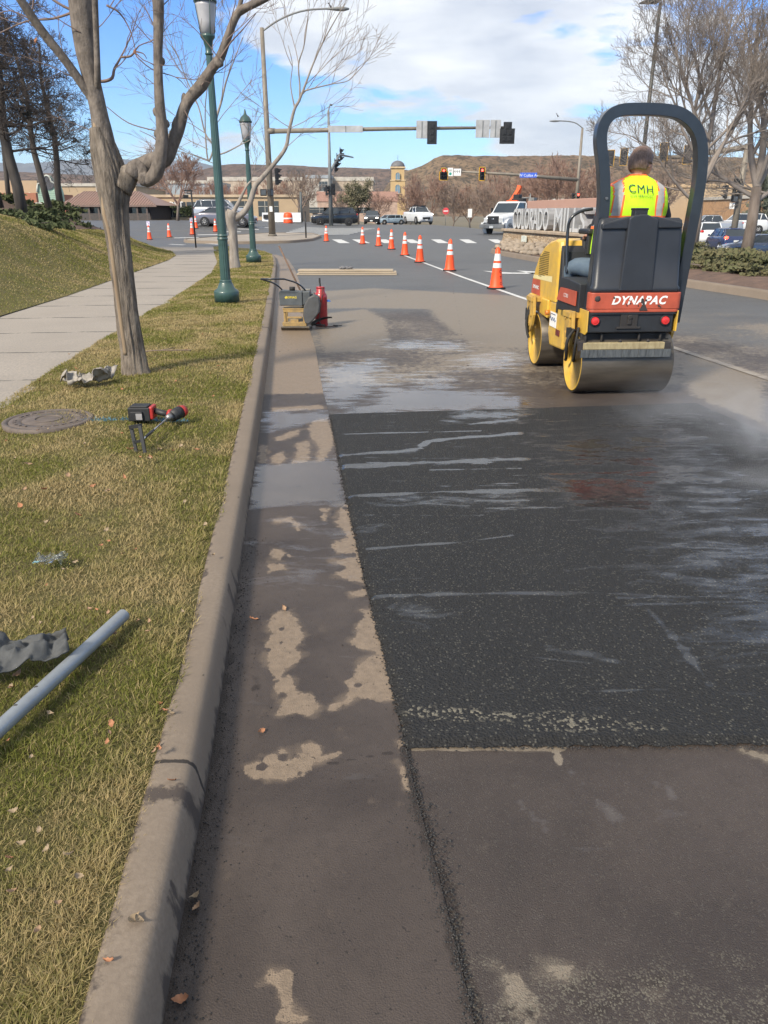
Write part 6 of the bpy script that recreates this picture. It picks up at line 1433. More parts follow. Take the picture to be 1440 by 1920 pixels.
def facesign(label, x, y, w, h, m, txt=None, extra=None, Y_=Y3 - .3, name='sign', tcol=None, ts=.3):
    p = W(x, y, Y_); t = thing(name, label, 'sign', p); b = MB(); b.box((0, 0, 0), (w, .03, h)); pn = b.build('panel', m, t, bevel=.01)
    if txt: lettering('lettering', txt, ts, pn, frameM((0, -.018, -ts * .36), (1, 0, 0), (0, 0, 1)), tcol or signw)
    return t, pn
facesign('blue street name sign on the far mast arm', 991, 328.5, 31 * k3, 8.5 * k3, blue, 'W Colfax Av', ts=.40)
t_, pn = facesign('white sign with a green dot beside the far arm signal', 844.5, 322.5, 9.5 * k3, 14 * k3, signw)
b = MB(); b.ell((0, -.018, -.18), (.15, .003, .15)); b.build('green_dot', mat('sign green', (.0, .30, .25), .5), pn); b = MB(); b.box((0, -.018, .2), (.36, .003, .05)); b.box((0, -.018, .1), (.3, .003, .04)); b.build('printed_line', mat('sign ink', (.08, .08, .08), .6), pn)
t_, pn = facesign('white lane use sign with black arrows on the far mast arm', 857.5, 323, 13.5 * k3, 12 * k3, signw)
for k in (-.24, 0, .24):
    b = MB(); b.box((k, -.018, .02), (.045, .003, .22)); b.add([(k - .14, -.019, .10), (k, -.019, .20), (k + .03, -.019, .12), (k - .05, -.019, .04)], [(0, 1, 2, 3)]); b.build('arrow', MATS['sign ink'], pn)
signal('small signal showing red at the foot of the far light pole', W(1084, 371, Y3 - 1), -.2, 3, .95, lit=0, back=False); signal('dark signal left of the one showing red behind the monument', W(1074, 371, Y3 - 1), .8, 3, .95, back=False)
q = W(1045, 222, Y3); bird('small bird on the far street light arm', q + Vector((0, 0, .1)))
# right hand mast arm behind the driver
Y4 = 58; b4 = at(1374, Y4); B4 = Vector((b4.x, Y4, GH(b4.x, Y4)))
pole4 = thing('signal_pole', 'signal pole at right hidden among bare branches, arm reaching left behind the driver', 'signal pole', B4)
b = MB(); b.tube([(0, 0, 0), (0, 0, (W(1370, 270, Y4) - B4).z)], [.24, .17], 14); b.build('pole', gal, pole4)
b = MB(); a_ = W(1368, 276, Y4) - B4; e_ = W(1136, 298, Y4 + 12) - B4; b.tube([(0, 0, a_.z), ((e_.x) * .45, 4, a_.z - .35), (e_.x, 12, e_.z)], [.19, .15, .08], 12); b.build('mast_arm', gal, pole4)
for k, (x, y, yy) in enumerate(((1145, 297, 69), (1170, 294, 67), (1245, 285, 63), (1290, 290, 61))): signal(['leftmost dim signal inside the roll bar opening', 'second signal left of the driver inside the roll bar', 'signal just right of the driver inside the roll bar', 'signal hanging before the right side of the roll bar'][k], W(x, y, yy), R(150), 3, .95, back=True, border=ylw)
signal('large black signal on the pole in front of the spruce', W(1378, 352, Y4 - .3), R(60), 3, 1.2, back=True); signal('second black signal low on the pole in front of the spruce', W(1362, 360, Y4 - .3), R(250), 3, .9, back=False)
pedsig('pedestrian signal box beside the spruce, above the cars', 1377, 373, Y4 - .5, .3)
facesign('small white sign below the pedestrian signal at right', 1372.5, 386, .36, .42, signw, '4', Y_=Y4 - .5, ts=.3, tcol=MATS['sign ink'])
# tall dark parking lamp at the right
Y5 = 40; b5 = at(1186, Y5); B5 = Vector((b5.x, Y5, GH(b5.x, Y5))); tl = thing('street_lamp', 'tall slim dark lamp post with a shoebox head above the roller', 'street lamp', B5)
t_ = W(1226, 5, Y5) - B5; b = MB(); b.tube([(0, 0, 0), (t_.x * 0, 0, t_.z)], [.11, .075], 12); b.build('post', mat('dark bronze', (.045, .048, .045), .5), tl)
b = MB(); b.prism([(-.95, -.02), (-.1, -.02), (-.05, .16), (-.45, .20)], -.2, .2, 'y'); o = b.build('lamp_head', MATS['dark bronze'], tl, bevel=.02); o.location = (0, 0, t_.z)
# small posts and signs
def post(label, px_, Y_, H_, m, name='post', top=None, r=.03):
    p = at(px_, Y_); p.z += 0; t = thing(name, label, 'post', p); b = MB(); b.tube([(0, 0, 0), (0, 0, H_)], r, 8); b.build('pole', m, t); 
    if top: top(t, H_)
    return t
def lanthead(t, H_):
    b = MB(); b.box((-.15, 0, H_ - .03), (.34, .05, .05)); b.box((-.26, 0, H_ - .28), (.22, .10, .14)); b.box((-.12, 0, H_ - .16), (.18, .04, .04)); b.build('bracket', blk, t)
post('thin black post with a small bracket head left of the grey sedan', 368, 37, (W(367, 356, 37).z), blk, top=lanthead, r=.035)
post('short black bollard post at the crosswalk on the corner island', 574, 52, W(574, 390, 52).z - .2, blk, r=.05)
def sgn(m, w, h, rnd_=False):
    def f(t, H_):
        b = MB()
        if rnd_: b.cyl((0, -.04, H_ - .4), (0, -.06, H_ - .4), w / 2, n=20)
        else: b.box((0, -.05, H_ - h / 2), (w, .02, h))
        b.build('sign_panel', m, t)
        if rnd_: b = MB(); b.box((0, -.065, H_ - .4), (w * .7, .01, .12)); b.build('white_bar', signw, t)
    return f
post('red round no entry sign on a post across the street', 835, 100, 2.3, galg, 'sign_post', sgn(mat('sign red', (.60, .06, .07), .5), .8, .8, True))
post('white rectangular sign on a post left of the truck', 880, 98, 2.6, galg, 'sign_post', sgn(signw, .5, .95))
post('grey post with small plate behind the near trunk', 236, 52, 2.2, galg, 'sign_post', sgn(mat('sign grey', (.35, .38, .42), .5), .45, .5))
post('bronze pillar lamp left of the black suv', 566, 92, 3.2, mat('grey green pole', (.10, .11, .11), .6), 'street_lamp', None, .14)
# ================================================================ VEHICLES
tyre = mat('tyre', (.016, .016, .017), .85, var=.2, vs=20); rimm = mat('alloy rim', (.42, .42, .43), .35, metal=.6); glas = glassm('car glass'); dark = mat('dark trim', (.014, .014, .015), .5)
headl = mat('headlight glass', (.60, .62, .64), .12, metal=.2); headon = mat('lit headlight', (1, .93, .8), .2, emit=3.5); taill = mat('tail light red', (.5, .02, .02), .25); tailon = mat('lit tail light', (1, .06, .03), .3, emit=4.)
plate = mat('licence plate', (.62, .64, .64), .5); chrome = mat('chrome', (.5, .5, .5), .2, metal=1.)
KIND = {  # y from the front as a fraction, belt height fraction; cabin bottom/top extents
    'sedan': dict(top=[(0, .42), (.02, .50), (.10, .60), (.27, .67), (.50, .68), (.72, .71), (.86, .72), (.97, .66), (1, .50)], cab=(.25, .88), roof=(.42, .70), wh=(.185, .80), r=.335),
    'suv': dict(top=[(0, .42), (.02, .54), (.08, .62), (.26, .66), (.50, .665), (.75, .69), (.93, .70), (.985, .66), (1, .45)], cab=(.24, .975), roof=(.37, .90), wh=(.19, .80), r=.37),
    'hatch': dict(top=[(0, .42), (.02, .50), (.10, .60), (.25, .65), (.50, .66), (.75, .68), (.93, .69), (.985, .64), (1, .45)], cab=(.22, .97), roof=(.38, .88), wh=(.18, .82), r=.33),
    'pickup': dict(top=[(0, .46), (.015, .60), (.06, .66), (.24, .69), (.50, .69), (.62, .70), (.90, .70), (.99, .69), (1, .45)], cab=(.23, .63), roof=(.32, .58), wh=(.17, .80), r=.40),
}
def car(label, pos, rz, L, Wd, H, kind, paint, cat='car', name='parked_car', lit=False, brake=False, group=None, rim=rimm, rack=False, cladding=False):
    k = KIND[kind]; t = thing(name, label, cat, pos, rz, group); hw = Wd / 2; z0 = .20; Y = lambda f: L / 2 - f * L
    b = MB(); rings = []; fs_ = sorted(set([q[0] for q in k['top']] + [.05, .35, .6, .68]))
    for f in fs_:
        zt = float(np.interp(f, *zip(*k['top']))) * H; w = hw * float(np.interp(f, [0, .03, .12, .3, .8, .95, 1], [.80, .90, .97, 1, 1, .95, .86])); zb = z0 + (.10 if f < .03 or f > .97 else 0)
        h = zt - zb; half = [(w * .88, zb), (w * .97, zb + .12 * h), (w * 1.0, zb + .48 * h), (w * .985, zb + .80 * h), (w * .95, zb + .95 * h), (w * .86, zt), (w * .45, zt + .025)]
        rings.append([Vector((x, Y(f), z)) for x, z in half] + [Vector((-x, Y(f), z)) for x, z in reversed(half)])
    b.loft(rings, True, True, True); bd_ = b.build('body', paint, t)
    # cabin
    c0, c1 = k['cab']; r0, r1 = k['roof']; zb0 = float(np.interp(c0, *zip(*k['top']))) * H - .02; zb1 = float(np.interp(c1, *zip(*k['top']))) * H - .02; zr = H
    wb, wt = hw * .88, hw * .70
    b = MB(); ring = lambda y0, z0_, w_, y1, z1_: [Vector((w_, y0, z0_)), Vector((-w_, y0, z0_)), Vector((-w_, y1, z1_)), Vector((w_, y1, z1_))]
    mid = [(0, wb, Y(c0), Y(c1), zb0, zb1), (1, wt, Y(r0), Y(r1), zr - .05, zr - .06)]
    b.loft([[Vector((w_, ya, za)), Vector((-w_, ya, za)), Vector((-w_, yb, zb_)), Vector((w_, yb, zb_))] for _, w_, ya, yb, za, zb_ in mid], True, True, False); b.build('windows', glas, t)
    b = MB(); ym = (Y(r0) + Y(r1)) / 2
    b.loft([[Vector((w_ * math.copysign(abs(math.cos(a)) ** .5, math.cos(a)), ym + (Y(r0) - Y(r1)) / 2 * s_ * math.copysign(abs(math.sin(a)) ** .4, math.sin(a)), z)) for a in [q * math.pi / 10 + .01 for q in range(20)]] for w_, s_, z in ((wt * 1.02, 1.03, zr - .075), (wt * 1.0, 1.02, zr - .03), (wt * .85, .93, zr))]); b.build('roof', paint, bd_)
    for s in (-1, 1):
        for fb, ft, r in ((c0, r0, .035), (c1, r1, .05), ((c0 + c1) / 2, (r0 + r1) / 2, .03)) + ((((c0 + 3 * c1) / 4 + .02, r1 - .06, .05),) if kind in ('suv', 'hatch') else ()):
            za = zb0 + (zb1 - zb0) * (fb - c0) / (c1 - c0); b = MB(); b.tube([(s * wb, Y(fb), za), (s * wt, Y(ft), zr - .05)], r, 5); b.build('window_pillar', paint, bd_)
    # wheels and arches
    r = k['r']
    for f in k['wh']:
        for s in (-1, 1):
            a = MB(); a.cyl((s * (hw - .12), Y(f), r), (s * (hw + .004), Y(f), r), r + .055, n=26); a.build('wheel_arch', dark if not cladding else dark, bd_)
            w_ = MB(); w_.lathe([(r * .62, s * (hw - .2)), (r * .96, s * (hw - .2)), (r, s * (hw - .17)), (r, s * (hw - .01)), (r * .96, s * (hw + .014)), (r * .64, s * (hw + .018))], (0, Y(f), r), 'x', 24); wo = w_.build('wheel', tyre, t)
            q = MB(); q.cyl((s * (hw - .02), Y(f), r), (s * (hw + .004), Y(f), r), r * .62, n=22)
            q.build('brake_shadow', dark, wo); q = MB()
            for j in range(7): a_ = j * .8976; q.tube([(s * (hw + .012), Y(f), r), (s * (hw + .014), Y(f) + r * .60 * math.cos(a_), r + r * .60 * math.sin(a_))], r * .085, 4)
            q.lathe([(r * .56, s * (hw + .0)), (r * .64, s * (hw + .02)), (r * .66, s * (hw + .02)), (r * .66, s * (hw - .02))], (0, Y(f), r), 'x', 24); q.cyl((s * (hw + .0), Y(f), r), (s * (hw + .024), Y(f), r), r * .14, n=10); q.build('rim', rim, wo)
    zf = k['top'][1][1] * H
    for s in (-1, 1):
        q = MB(); q.ell((s * hw * .72, Y(.018), zf - .07), (.19, .10, .075), 12, 8); q.build('headlight', headon if lit else headl, t)
        q = MB(); q.ell((s * hw * .76, Y(.985), .62 * H if kind != 'sedan' else .60 * H), (.15, .09, .10), 12, 8); q.build('tail_light', tailon if brake else taill, t)
        q = MB(); q.ell((s * (hw + .06), Y(c0 + .06), zb0 + .10), (.09, .06, .07), 10, 6); q.build('wing_mirror', paint, t)
        if kind != 'x':
            q = MB(); q.box((s * (hw + .003), Y(.50), .57 * H), (.02, .16, .025)); q.build('door_handle', chrome, t)
            q = MB(); q.box((s * (hw * .985), Y(.50), .2 + .04), (.04, L * .38, .09)); q.build('sill', dark, t)
    q = MB(); q.box((0, Y(.004) , .33 * H), (hw * 1.0, .05, .15 * H)); q.build('grille', dark, t, bevel=.02)
    q = MB(); q.box((0, Y(1.) - .005, .47 * H), (.34, .02, .16)); q.box((0, Y(0) + .03, .24 * H), (.32, .02, .13)); q.build('licence_plate', plate, t)
    q = MB(); q.box((0, Y(.02), .20 * H), (hw * 1.5, .10, .12 * H)); q.box((0, Y(.98), .22 * H), (hw * 1.6, .12, .12 * H)); q.build('lower_bumper', dark, t, bevel=.03)
    if kind in ('suv', 'pickup'):
        q = MB()
        for s in (-1, 1): q.tube([(s * wt * .9, Y(r0 + .05), zr + .03), (s * wt * .9, Y(r1 - .03), zr + .03)], .02, 6)
        q.build('roof_rail', dark, t)
    if rack:
        q = MB(); q.box((0, Y(.42), zr + .12), (1.2, 1.3, .06)); 
        for s in (-.5, .5): q.box((s, Y(.42), zr + .05), (.05, 1.2, .10))
        q.build('roof_rack', dark, t)
    return t
def on(px_, Y_, dz=0.): p = at(px_, Y_); p.z += dz; return p
cp_black = mat('black car paint', (.012, .013, .015), .25, coat=.6, var=.05); cp_grey = mat('grey violet car paint', (.15, .145, .17), .3, metal=.3, coat=.6, var=.03); cp_white = mat('white car paint', (.62, .63, .64), .3, coat=.5, var=.02)
cp_silver = mat('silver car paint', (.38, .39, .41), .3, metal=.4, coat=.5, var=.02); cp_navy = mat('navy car paint', (.018, .03, .09), .25, coat=.6, var=.05); cp_blue = mat('slate blue car paint', (.035, .05, .09), .25, coat=.6, var=.05); cp_char = mat('charcoal car paint', (.05, .052, .056), .3, metal=.3, coat=.6, var=.04)
car('black suv crossing the intersection, seen from its left side', on(628, 86), R(92), 4.9, 1.95, 1.75, 'suv', cp_black, rim=cp_black, cladding=True)
car('grey violet sedan on the cross street behind the pale tree trunk', on(425, 66), R(-92), 4.95, 1.86, 1.46, 'sedan', cp_grey)
car('silver suv behind the grey sedan on the cross street', on(417, 72, .05), R(-92), 4.6, 1.85, 1.85, 'suv', cp_silver)
car('small charcoal car with lit headlights facing the camera', on(698, 100, .1), R(178), 4.4, 1.8, 1.5, 'sedan', cp_char, lit=True)
car('white pickup truck with a roof rack facing the camera, headlights on', on(783, 98, .1), R(200), 5.4, 2.0, 1.9, 'pickup', cp_white, 'pickup truck', 'pickup_truck', lit=True, rack=True)
car('pale blue distant car half hidden beyond the road crest', on(731, 118, .0), R(120), 4.4, 1.8, 1.35, 'hatch', mat('pale blue car paint', (.32, .42, .50), .3, coat=.4))
car('navy hatchback seen from behind with brake lights on, right of the roller', on(1362, 58), R(-4), 4.1, 1.8, 1.62, 'hatch', cp_navy, brake=True)
car('white suv seen from behind between the roll bar and the navy hatchback', on(1318, 66), R(-6), 4.7, 1.9, 1.78, 'suv', cp_white)
car('white suv seen from the side in front of the spruce', on(1388, 84, .35), R(86), 4.9, 1.95, 1.9, 'suv', cp_white)
car('slate blue sedan cut off by the right edge above the median hedge', on(1426, 50), R(80), 4.7, 1.82, 1.45, 'sedan', cp_blue)
car('silver pickup behind the white suv at right, beside the roll bar', on(1335, 80, .25), R(84), 5.3, 1.95, 1.85, 'pickup', cp_silver, 'pickup truck', 'pickup_truck')
# orange barrel and barrier
p = on(541, 82); t = thing('traffic_barrel', 'round orange barrel on the far street left of the signal pole', 'barrel', p); b = MB(); b.lathe([(.50, 0), (.48, .1), (.44, .7), (.38, .95), (.1, 1.0)], n=18); b.build('drum', orange, t); b = MB(); b.lathe([(.475, .35), (.47, .5)], n=18); b.build('white_band', white_r, t)
p = on(522, 84); t = thing('barrier', 'white roadside barrier behind the orange barrel', 'barrier', p); b = MB(); b.prism([(-.3, 0), (.3, 0), (.12, .35), (.08, .9), (-.08, .9), (-.12, .35)], -1.6, 2.4, 'x'); b.build('wall_block', cp_white, t); b = MB(); b.box((-1.2, -.3, .5), (.5, .05, .4)); b.build('marker_plate', dark, t)
# white flatbed truck with an orange crane
tp = on(968, 64); T_ = thing('truck', 'white flatbed truck with a black grille and a folded orange crane arm', 'truck', tp, R(141)); wt_ = cp_white
b = MB(); hoodr = [(3.6, .72, .95, 1.35), (3.5, .80, .8, 1.42), (2.9, .93, .7, 1.55), (2.3, 1.0, .7, 1.62)]
b.loft([[Vector((x, y, z)) for x, z in ((w, z0), (w, z1 - .2), (w * .8, z1), (-w * .8, z1), (-w, z1 - .2), (-w, z0))] for y, w, z0, z1 in hoodr], True, True, False); b.build('bonnet', wt_, T_, bevel=.06)
b = MB(); b.loft([[Vector((x, y, z)) for x, z in ((w, .7), (w, zt), (-w, zt), (-w, .7))] for y, w, zt in ((2.32, 1.02, 1.62), (.4, 1.02, 1.62))], True, True, False)
b.loft([[Vector((w, y0, z)), Vector((-w, y0, z)), Vector((-w, y1, z)), Vector((w, y1, z))] for w, y0, y1, z in ((.98, 1.55, .42, 2.30), (.92, 1.40, .45, 2.42))], True, True, False)
for s in (-1, 1): b.tube([(s * .98, 2.15, 1.60), (s * .93, 1.5, 2.32)], .05, 5); b.tube([(s * .98, .46, 1.6), (s * .95, .46, 2.32)], .07, 5)
cab = b.build('cab', wt_, T_, bevel=.03)
b = MB(); b.loft([[Vector((w, y0, z)), Vector((-w, y0, z)), Vector((-w, y1, z)), Vector((w, y1, z))] for w, y0, y1, z in ((.96, 2.12, .48, 1.62), (.90, 1.52, .50, 2.30))], True, True, False); b.build('windows', glas, cab)
b = MB(); b.box((0, 3.62, 1.12), (.98, .08, .52)); gr_ = b.build('grille', dark, T_, bevel=.03); b = MB(); b.ell((0, 3.67, 1.16), (.13, .02, .05), 14, 6); b.build('emblem', chrome, gr_)
b = MB(); b.box((0, 3.72, .66), (2.15, .22, .30)); b.build('bumper', mat('grey bumper', (.16, .165, .17), .45), T_, bevel=.04); b = MB(); b.box((.0, 3.84, .62), (.34, .02, .17)); b.build('licence_plate', plate, T_)
for s in (-1, 1):
    b = MB(); b.box((s * .68, 3.55, 1.08), (.30, .14, .34)); b.build('headlight', headl, T_, bevel=.03)
    b = MB(); b.box((s * .92, 3.3, .85), (.20, .8, .14)); b.cyl((s * .75, 2.85, .62), (s * 1.04, 2.85, .62), .60, n=22); b.build('mudguard', wt_, T_, bevel=.03)
    b = MB(); b.box((s * 1.28, 1.75, 1.75), (.10, .16, .42)); b.tube([(s * .98, 1.8, 1.75), (s * 1.28, 1.75, 1.75)], .02, 5); b.build('wing_mirror', dark, T_)
    for y_ in (2.85, -2.4):
        b = MB(); b.lathe([(.28, s * .70), (.46, s * .70), (.47, s * .95), (.45, s * 1.04), (.28, s * 1.04)], (0, y_, .47), 'x', 24); wo = b.build('wheel', tyre, T_); b = MB(); b.cyl((s * .95, y_, .47), (s * 1.02, y_, .47), .27, n=18); b.cyl((s * .95, y_, .47), (s * 1.08, y_, .47), .09, n=12); b.build('rim', rimm, wo)
b = MB(); b.box((0, -1.4, .78), (.9, 6.6, .22)); b.box((0, -1.9, 1.12), (2.35, 4.4, .14)); b.build('flat_bed', mat('bed steel', (.08, .08, .08), .6), T_, bevel=.01)
b = MB(); b.box((0, -.1, 1.9), (1.0, .6, 1.5)); b.box((.2, -.2, 2.75), (.5, .5, .4)); b.build('crane_column', dark, T_, bevel=.03)
b = MB(); b.tube([(.55, -.3, 1.75), (.2, -.45, 3.6)], [.26, .20], 4, smooth=False); b.tube([(.1, -.3, 3.5), (.9, -.1, 2.2)], [.16, .2], 4, smooth=False); b.build('crane_arm', mat('crane orange', (.78, .13, .035), .45), T_)
b = MB(); b.tube([(-.75, -.45, 1.1), (-.75, -.45, 2.9)], .05, 6); b.tube([(-.75, -.45, 2.7), (.75, -.45, 2.7)], .05, 6); b.box((-.6, -1.2, 2.5), (.5, .5, .45)); b.build('headache_rack', mat('rack grey', (.2, .2, .2), .6), T_)
b = MB(); b.box((0, .9, 2.47), (.9, .25, .08)); b.build('beacon_bar', orange, T_)
b = MB(); b.tube([(-.98, -.1, 1.2), (-.98, -.1, 3.0)], .045, 6); b.build('exhaust_stack', galg, T_)
# ================================================================ BUILDINGS, MONUMENT, HILLS
def wallm(n_, a, b_=None): return mat(n_, a, .9, vs=.8, col2=b_, bump=.01, bs=8)
tan_w = wallm('tan stucco', (.42, .315, .205), (.37, .275, .18)); brickm = mat('orange brick', (.36, .15, .09), .9, vs=2, col2=(.30, .13, .08)); roofb = mat('brown metal roof', (.27, .165, .13), .55, vs=1, col2=(.22, .135, .105)); palew = wallm('pale parapet', (.46, .43, .38)); win = glassm('shop window', (.05, .055, .06), .15)
darkw = mat('dark brown wall', (.045, .034, .030), .8, vs=2)
def bldg(name, label, px0, px1, Y_, depth, ztop, zb, m, cat='building', cap=None, wins=None, group=None, wm_=None):
    """front at Y_, between photo columns px0..px1; ztop and zb in metres above the street there"""
    x0 = (px0 - CX) / F * (Y_ * cp + HC * sp); x1 = (px1 - CX) / F * (Y_ * cp + HC * sp); w = x1 - x0; t = thing(name, label, cat, ((x0 + x1) / 2, Y_, zb), 0, group)
    h = ztop - zb; b = MB(); b.box((0, depth / 2, h / 2 - 1), (w, depth, h + 2)); wl = b.build('wall', m, t)
    if cap: b = MB(); b.box((0, depth / 2, h + cap[1] / 2), (w + .4, depth + .4, cap[1])); b.build('roof', cap[0], t)
    for (fx_, fz, fw, fh) in (wins or []):
        b = MB(); b.box((-w / 2 + fx_ * w, -.02, fz), (fw, .06, fh)); f_ = b.build('window', wm_ or win, wl); b = MB()
        for k in range(1, 3): b.box((-w / 2 + fx_ * w - fw / 2 + fw * k / 3, -.06, fz), (.06, .04, fh))
        b.box((-w / 2 + fx_ * w, -.06, fz + fh * .15), (fw, .04, .06)); b.build('frame', palew, f_)
    return t, w
def zof(py, Y_): return HC + (400 - py) * Y_ / 1640
# restaurant with the brown roof
Yr = 94; xa, xb = [(q - CX) / F * (Yr * cp + HC * sp) for q in (124, 293)]; zb = .8; R_ = thing('building', 'low restaurant with brown metal hip roof and dark glazed walls behind the near tree', 'building', ((xa + xb) / 2, Yr, zb)); w = xb - xa
ze = zof(385, Yr) - zb; zr = zof(357, Yr) - zb
b = MB(); b.box((0, 5, ze / 2), (w - 1.2, 9, ze)); wl = b.build('wall', darkw, R_)
b = MB(); W2 = w / 2 + .4; b.add([(-W2, -.4, ze), (W2, -.4, ze), (W2, 10.4, ze), (-W2, 10.4, ze), (-W2 + 1.2, 5, zr), (W2 - 3.4, 5, zr)], [(0, 1, 5, 4), (1, 2, 5), (2, 3, 4, 5), (3, 0, 4), (3, 2, 1, 0)]); rf = b.build('roof', roofb, R_)
b = MB()
for k in range(34):
    x = -W2 + .3 + k * (2 * W2 - .6) / 33; top = min(1, max(0, (x + W2) / 1.2)); tr = min(1, (W2 - x) / 3.4); f = min(top, tr, 1); b.tube([(x, -.4, ze + .03), (x, -.4 + 5.4 * f, ze + (zr - ze) * f + .03)], .035, 4)
b.build('roof_seams', roofb, rf)
b = MB(); b.box((0, -.42, ze - .06), (2 * W2, .10, .22)); b.build('fascia', mat('fascia', (.18, .12, .10), .7), R_)
for k in range(9):
    x = -w / 2 + .8 + k * (w - 1.6) / 8; b = MB(); b.box((x, -.2, ze / 2), (.18, .18, ze)); b.build('porch_post', mat('post brown', (.10, .075, .065), .7), R_)
for k in range(8):
    x = -w / 2 + 1.4 + k * (w - 1.6) / 8; b = MB(); b.box((x, .48, ze * .55), (.8, .06, ze * .62)); b.build('window', win, wl)
b = MB(); b.box((0, -.25, .45), (w - 1, .06, .7)); b.build('railing', mat('rail panel', (.07, .06, .055), .7), R_)
for x, z in ((-2.4, zr), (.6, zr)): b = MB(); b.box((x, 5.2, z + .2), (.9, .9, .8)); b.build('rooftop_vent', palew, rf)
# green gabled facade
Yg = 112; xa, xb = [(q - CX) / F * (Yg * cp + HC * sp) for q in (80, 124)]; w = xb - xa; cx_ = (xa + xb) / 2; z0 = .8; Gf = thing('building', 'pale green facade with a curved gable and a dark round emblem behind the pines', 'building', (cx_, Yg, z0))
zt = zof(336, Yg) - z0; b = MB(); gp = [(-w / 2, -1), (w / 2, -1), (w / 2, zt - 1.7)]
for k in range(13): a = math.pi * k / 12; gp.append((w * .16 * math.cos(a) + (.0), zt - .35 + .75 * math.sin(a)))
gp.insert(3, (w * .30, zt - .6)); gp.insert(3, (w * .42, zt - .65)); gp.insert(3, (w * .46, zt - 1.1)); gp += [(-w * .30, zt - .6), (-w * .42, zt - .65), (-w * .46, zt - 1.1), (-w / 2, zt - 1.7)]
b.prism(gp, 0, .8, 'y'); wl = b.build('wall', wallm('mint stucco', (.34, .47, .37), (.30, .42, .33)), Gf)
b = MB(); b.cyl((0, -.05, zt - .55), (0, -.14, zt - .55), .85, n=24); b.build('emblem', mat('emblem dark', (.06, .06, .07), .6), wl)
b = MB(); b.box((0, -.05, 1.0), (w * 1.2, .12, 2.0)); b.build('brick_base', brickm, Gf); b = MB(); b.box((0, -.1, 2.1), (w * 1.25, .3, .18)); b.build('ledge', palew, Gf)
b = MB(); b.tube([(q[0], -.12, q[1]) for q in gp[2:]], .13, 4); b.build('gable_trim', wallm('pale trim', (.5, .52, .47)), wl)
for k in range(5): b = MB(); b.box((0, 0, zt * .3 + k * .9 * zt / 8), (.1, .1, .1))
b = MB()
for k in range(1, 7): b.box((0, -.02, 2.2 + k * (zt - 3.6) / 7), (w * .96, .05, .04))
b.build('siding_line', mat('joint green', (.26, .36, .28), .8), wl)
# orange tiled building at the left
t, w = bldg('building', 'orange roofed shop building at the far left behind the pines', -30, 76, 118, 14, zof(362, 118), .7, brickm, cap=None, wins=[(.3, 1.5, 2.2, 1.6), (.7, 1.5, 2.2, 1.6)])
b = MB(); h = zof(362, 118) - .7; b.prism([(-.8, h - 2.6), (-.8, h - 2.4), (3.5, h + .9), (7, h + .9), (7, h - 2.6)], -w / 2 - .2, w / 2 - .6, 'x'); b.build('tiled_roof', mat('terracotta roof', (.40, .17, .10), .85, vs=2, col2=(.32, .14, .09)), t); b = MB(); b.box((0, 6, h + .6), (w * .9, 8, 2.2)); b.build('parapet', tan_w, t); b = MB(); b.tube([(w / 2 - .4, -.9, h - 2.5), (w / 2 - 2.2, 3.2, h + .9)], .22, 4); b.build('roof_edge', palew, t)
bldg('building', 'long pale flat roofed shop row above the restaurant roof', 92, 262, 150, 20, zof(350, 150), .6, tan_w, cap=(palew, .5), wins=[(.15, 2.2, 3, 1.8), (.5, 2.2, 3, 1.8), (.85, 2.2, 3, 1.8)])
t, w = bldg('building', 'tan shop with white letters behind the reddish tree', 286, 560, 104, 16, zof(370, 104), .85, tan_w, cap=(wallm('tan coping', (.47, .37, .26)), .3), wins=[(.06, 1.2, 1.6, 1.7), (.17, 1.2, 2.6, 1.8), (.30, 1.2, 2.0, 1.8), (.44, 1.5, 2.7, 1.9), (.62, 1.3, 2.6, 1.8), (.80, 1.3, 2.6, 1.8)])
lettering('lettering', 'CITY SPORT', .95, t, frameM(((309 - 423) / 1526 * 104, -.06, zof(388.5, 104) - .85), (1, 0, 0), (0, 0, 1)), mat('sign letters white', (.75, .74, .72), .5), bold=.01)
bldg('building', 'grey blue flat box building behind the reddish tree', 320, 402, 170, 20, zof(345, 170), .4, wallm('grey blue cladding', (.33, .37, .40)), cap=(palew, .6), wins=[(.3, 3, 6, 2), (.7, 3, 6, 2)])
bldg('building', 'long low mall building with a pale parapet left of the signal pole', 395, 700, 300, 40, zof(340, 300), -1, wallm('beige mall wall', (.42, .345, .27)), cap=(palew, 1.3), wins=[(.12, 5, 14, 2), (.3, 5, 14, 2), (.5, 5, 14, 2), (.7, 5, 14, 2)])
bldg('building', 'white rooftop plant block on the mall skyline', 575, 622, 290, 20, zof(335, 290), 5, palew, cap=(wallm('louvre grey', (.30, .33, .36)), 1.), wins=[(.7, 5.5, 3, 3)])
bldg('building', 'red brown mall entrance block between the lamp and the signal pole', 450, 478, 285, 10, zof(351, 285), 0, mat('rust block', (.34, .14, .10), .85))
bldg('building', 'pink roofed low mall wing right of the far signal pole', 596, 745, 230, 40, zof(378, 230), -1, wallm('rose wall', (.42, .30, .235)), cap=(mat('pink roof', (.40, .235, .185), .85), 2.6), wins=[(.1, 3.4, 10, 1.5), (.3, 3.4, 10, 1.5), (.5, 3.4, 10, 1.5)])
bldg('building', 'pink flat roofed building behind the monument and light pole', 985, 1290, 190, 40, zof(376, 190), -2, wallm('dusty rose wall', (.37, .235, .19)), cap=(palew, .4), wins=[(.15, 3.4, 7, 1.2), (.35, 3.4, 7, 1.2), (.6, 3.4, 7, 1.2), (.8, 3.4, 7, 1.2)])
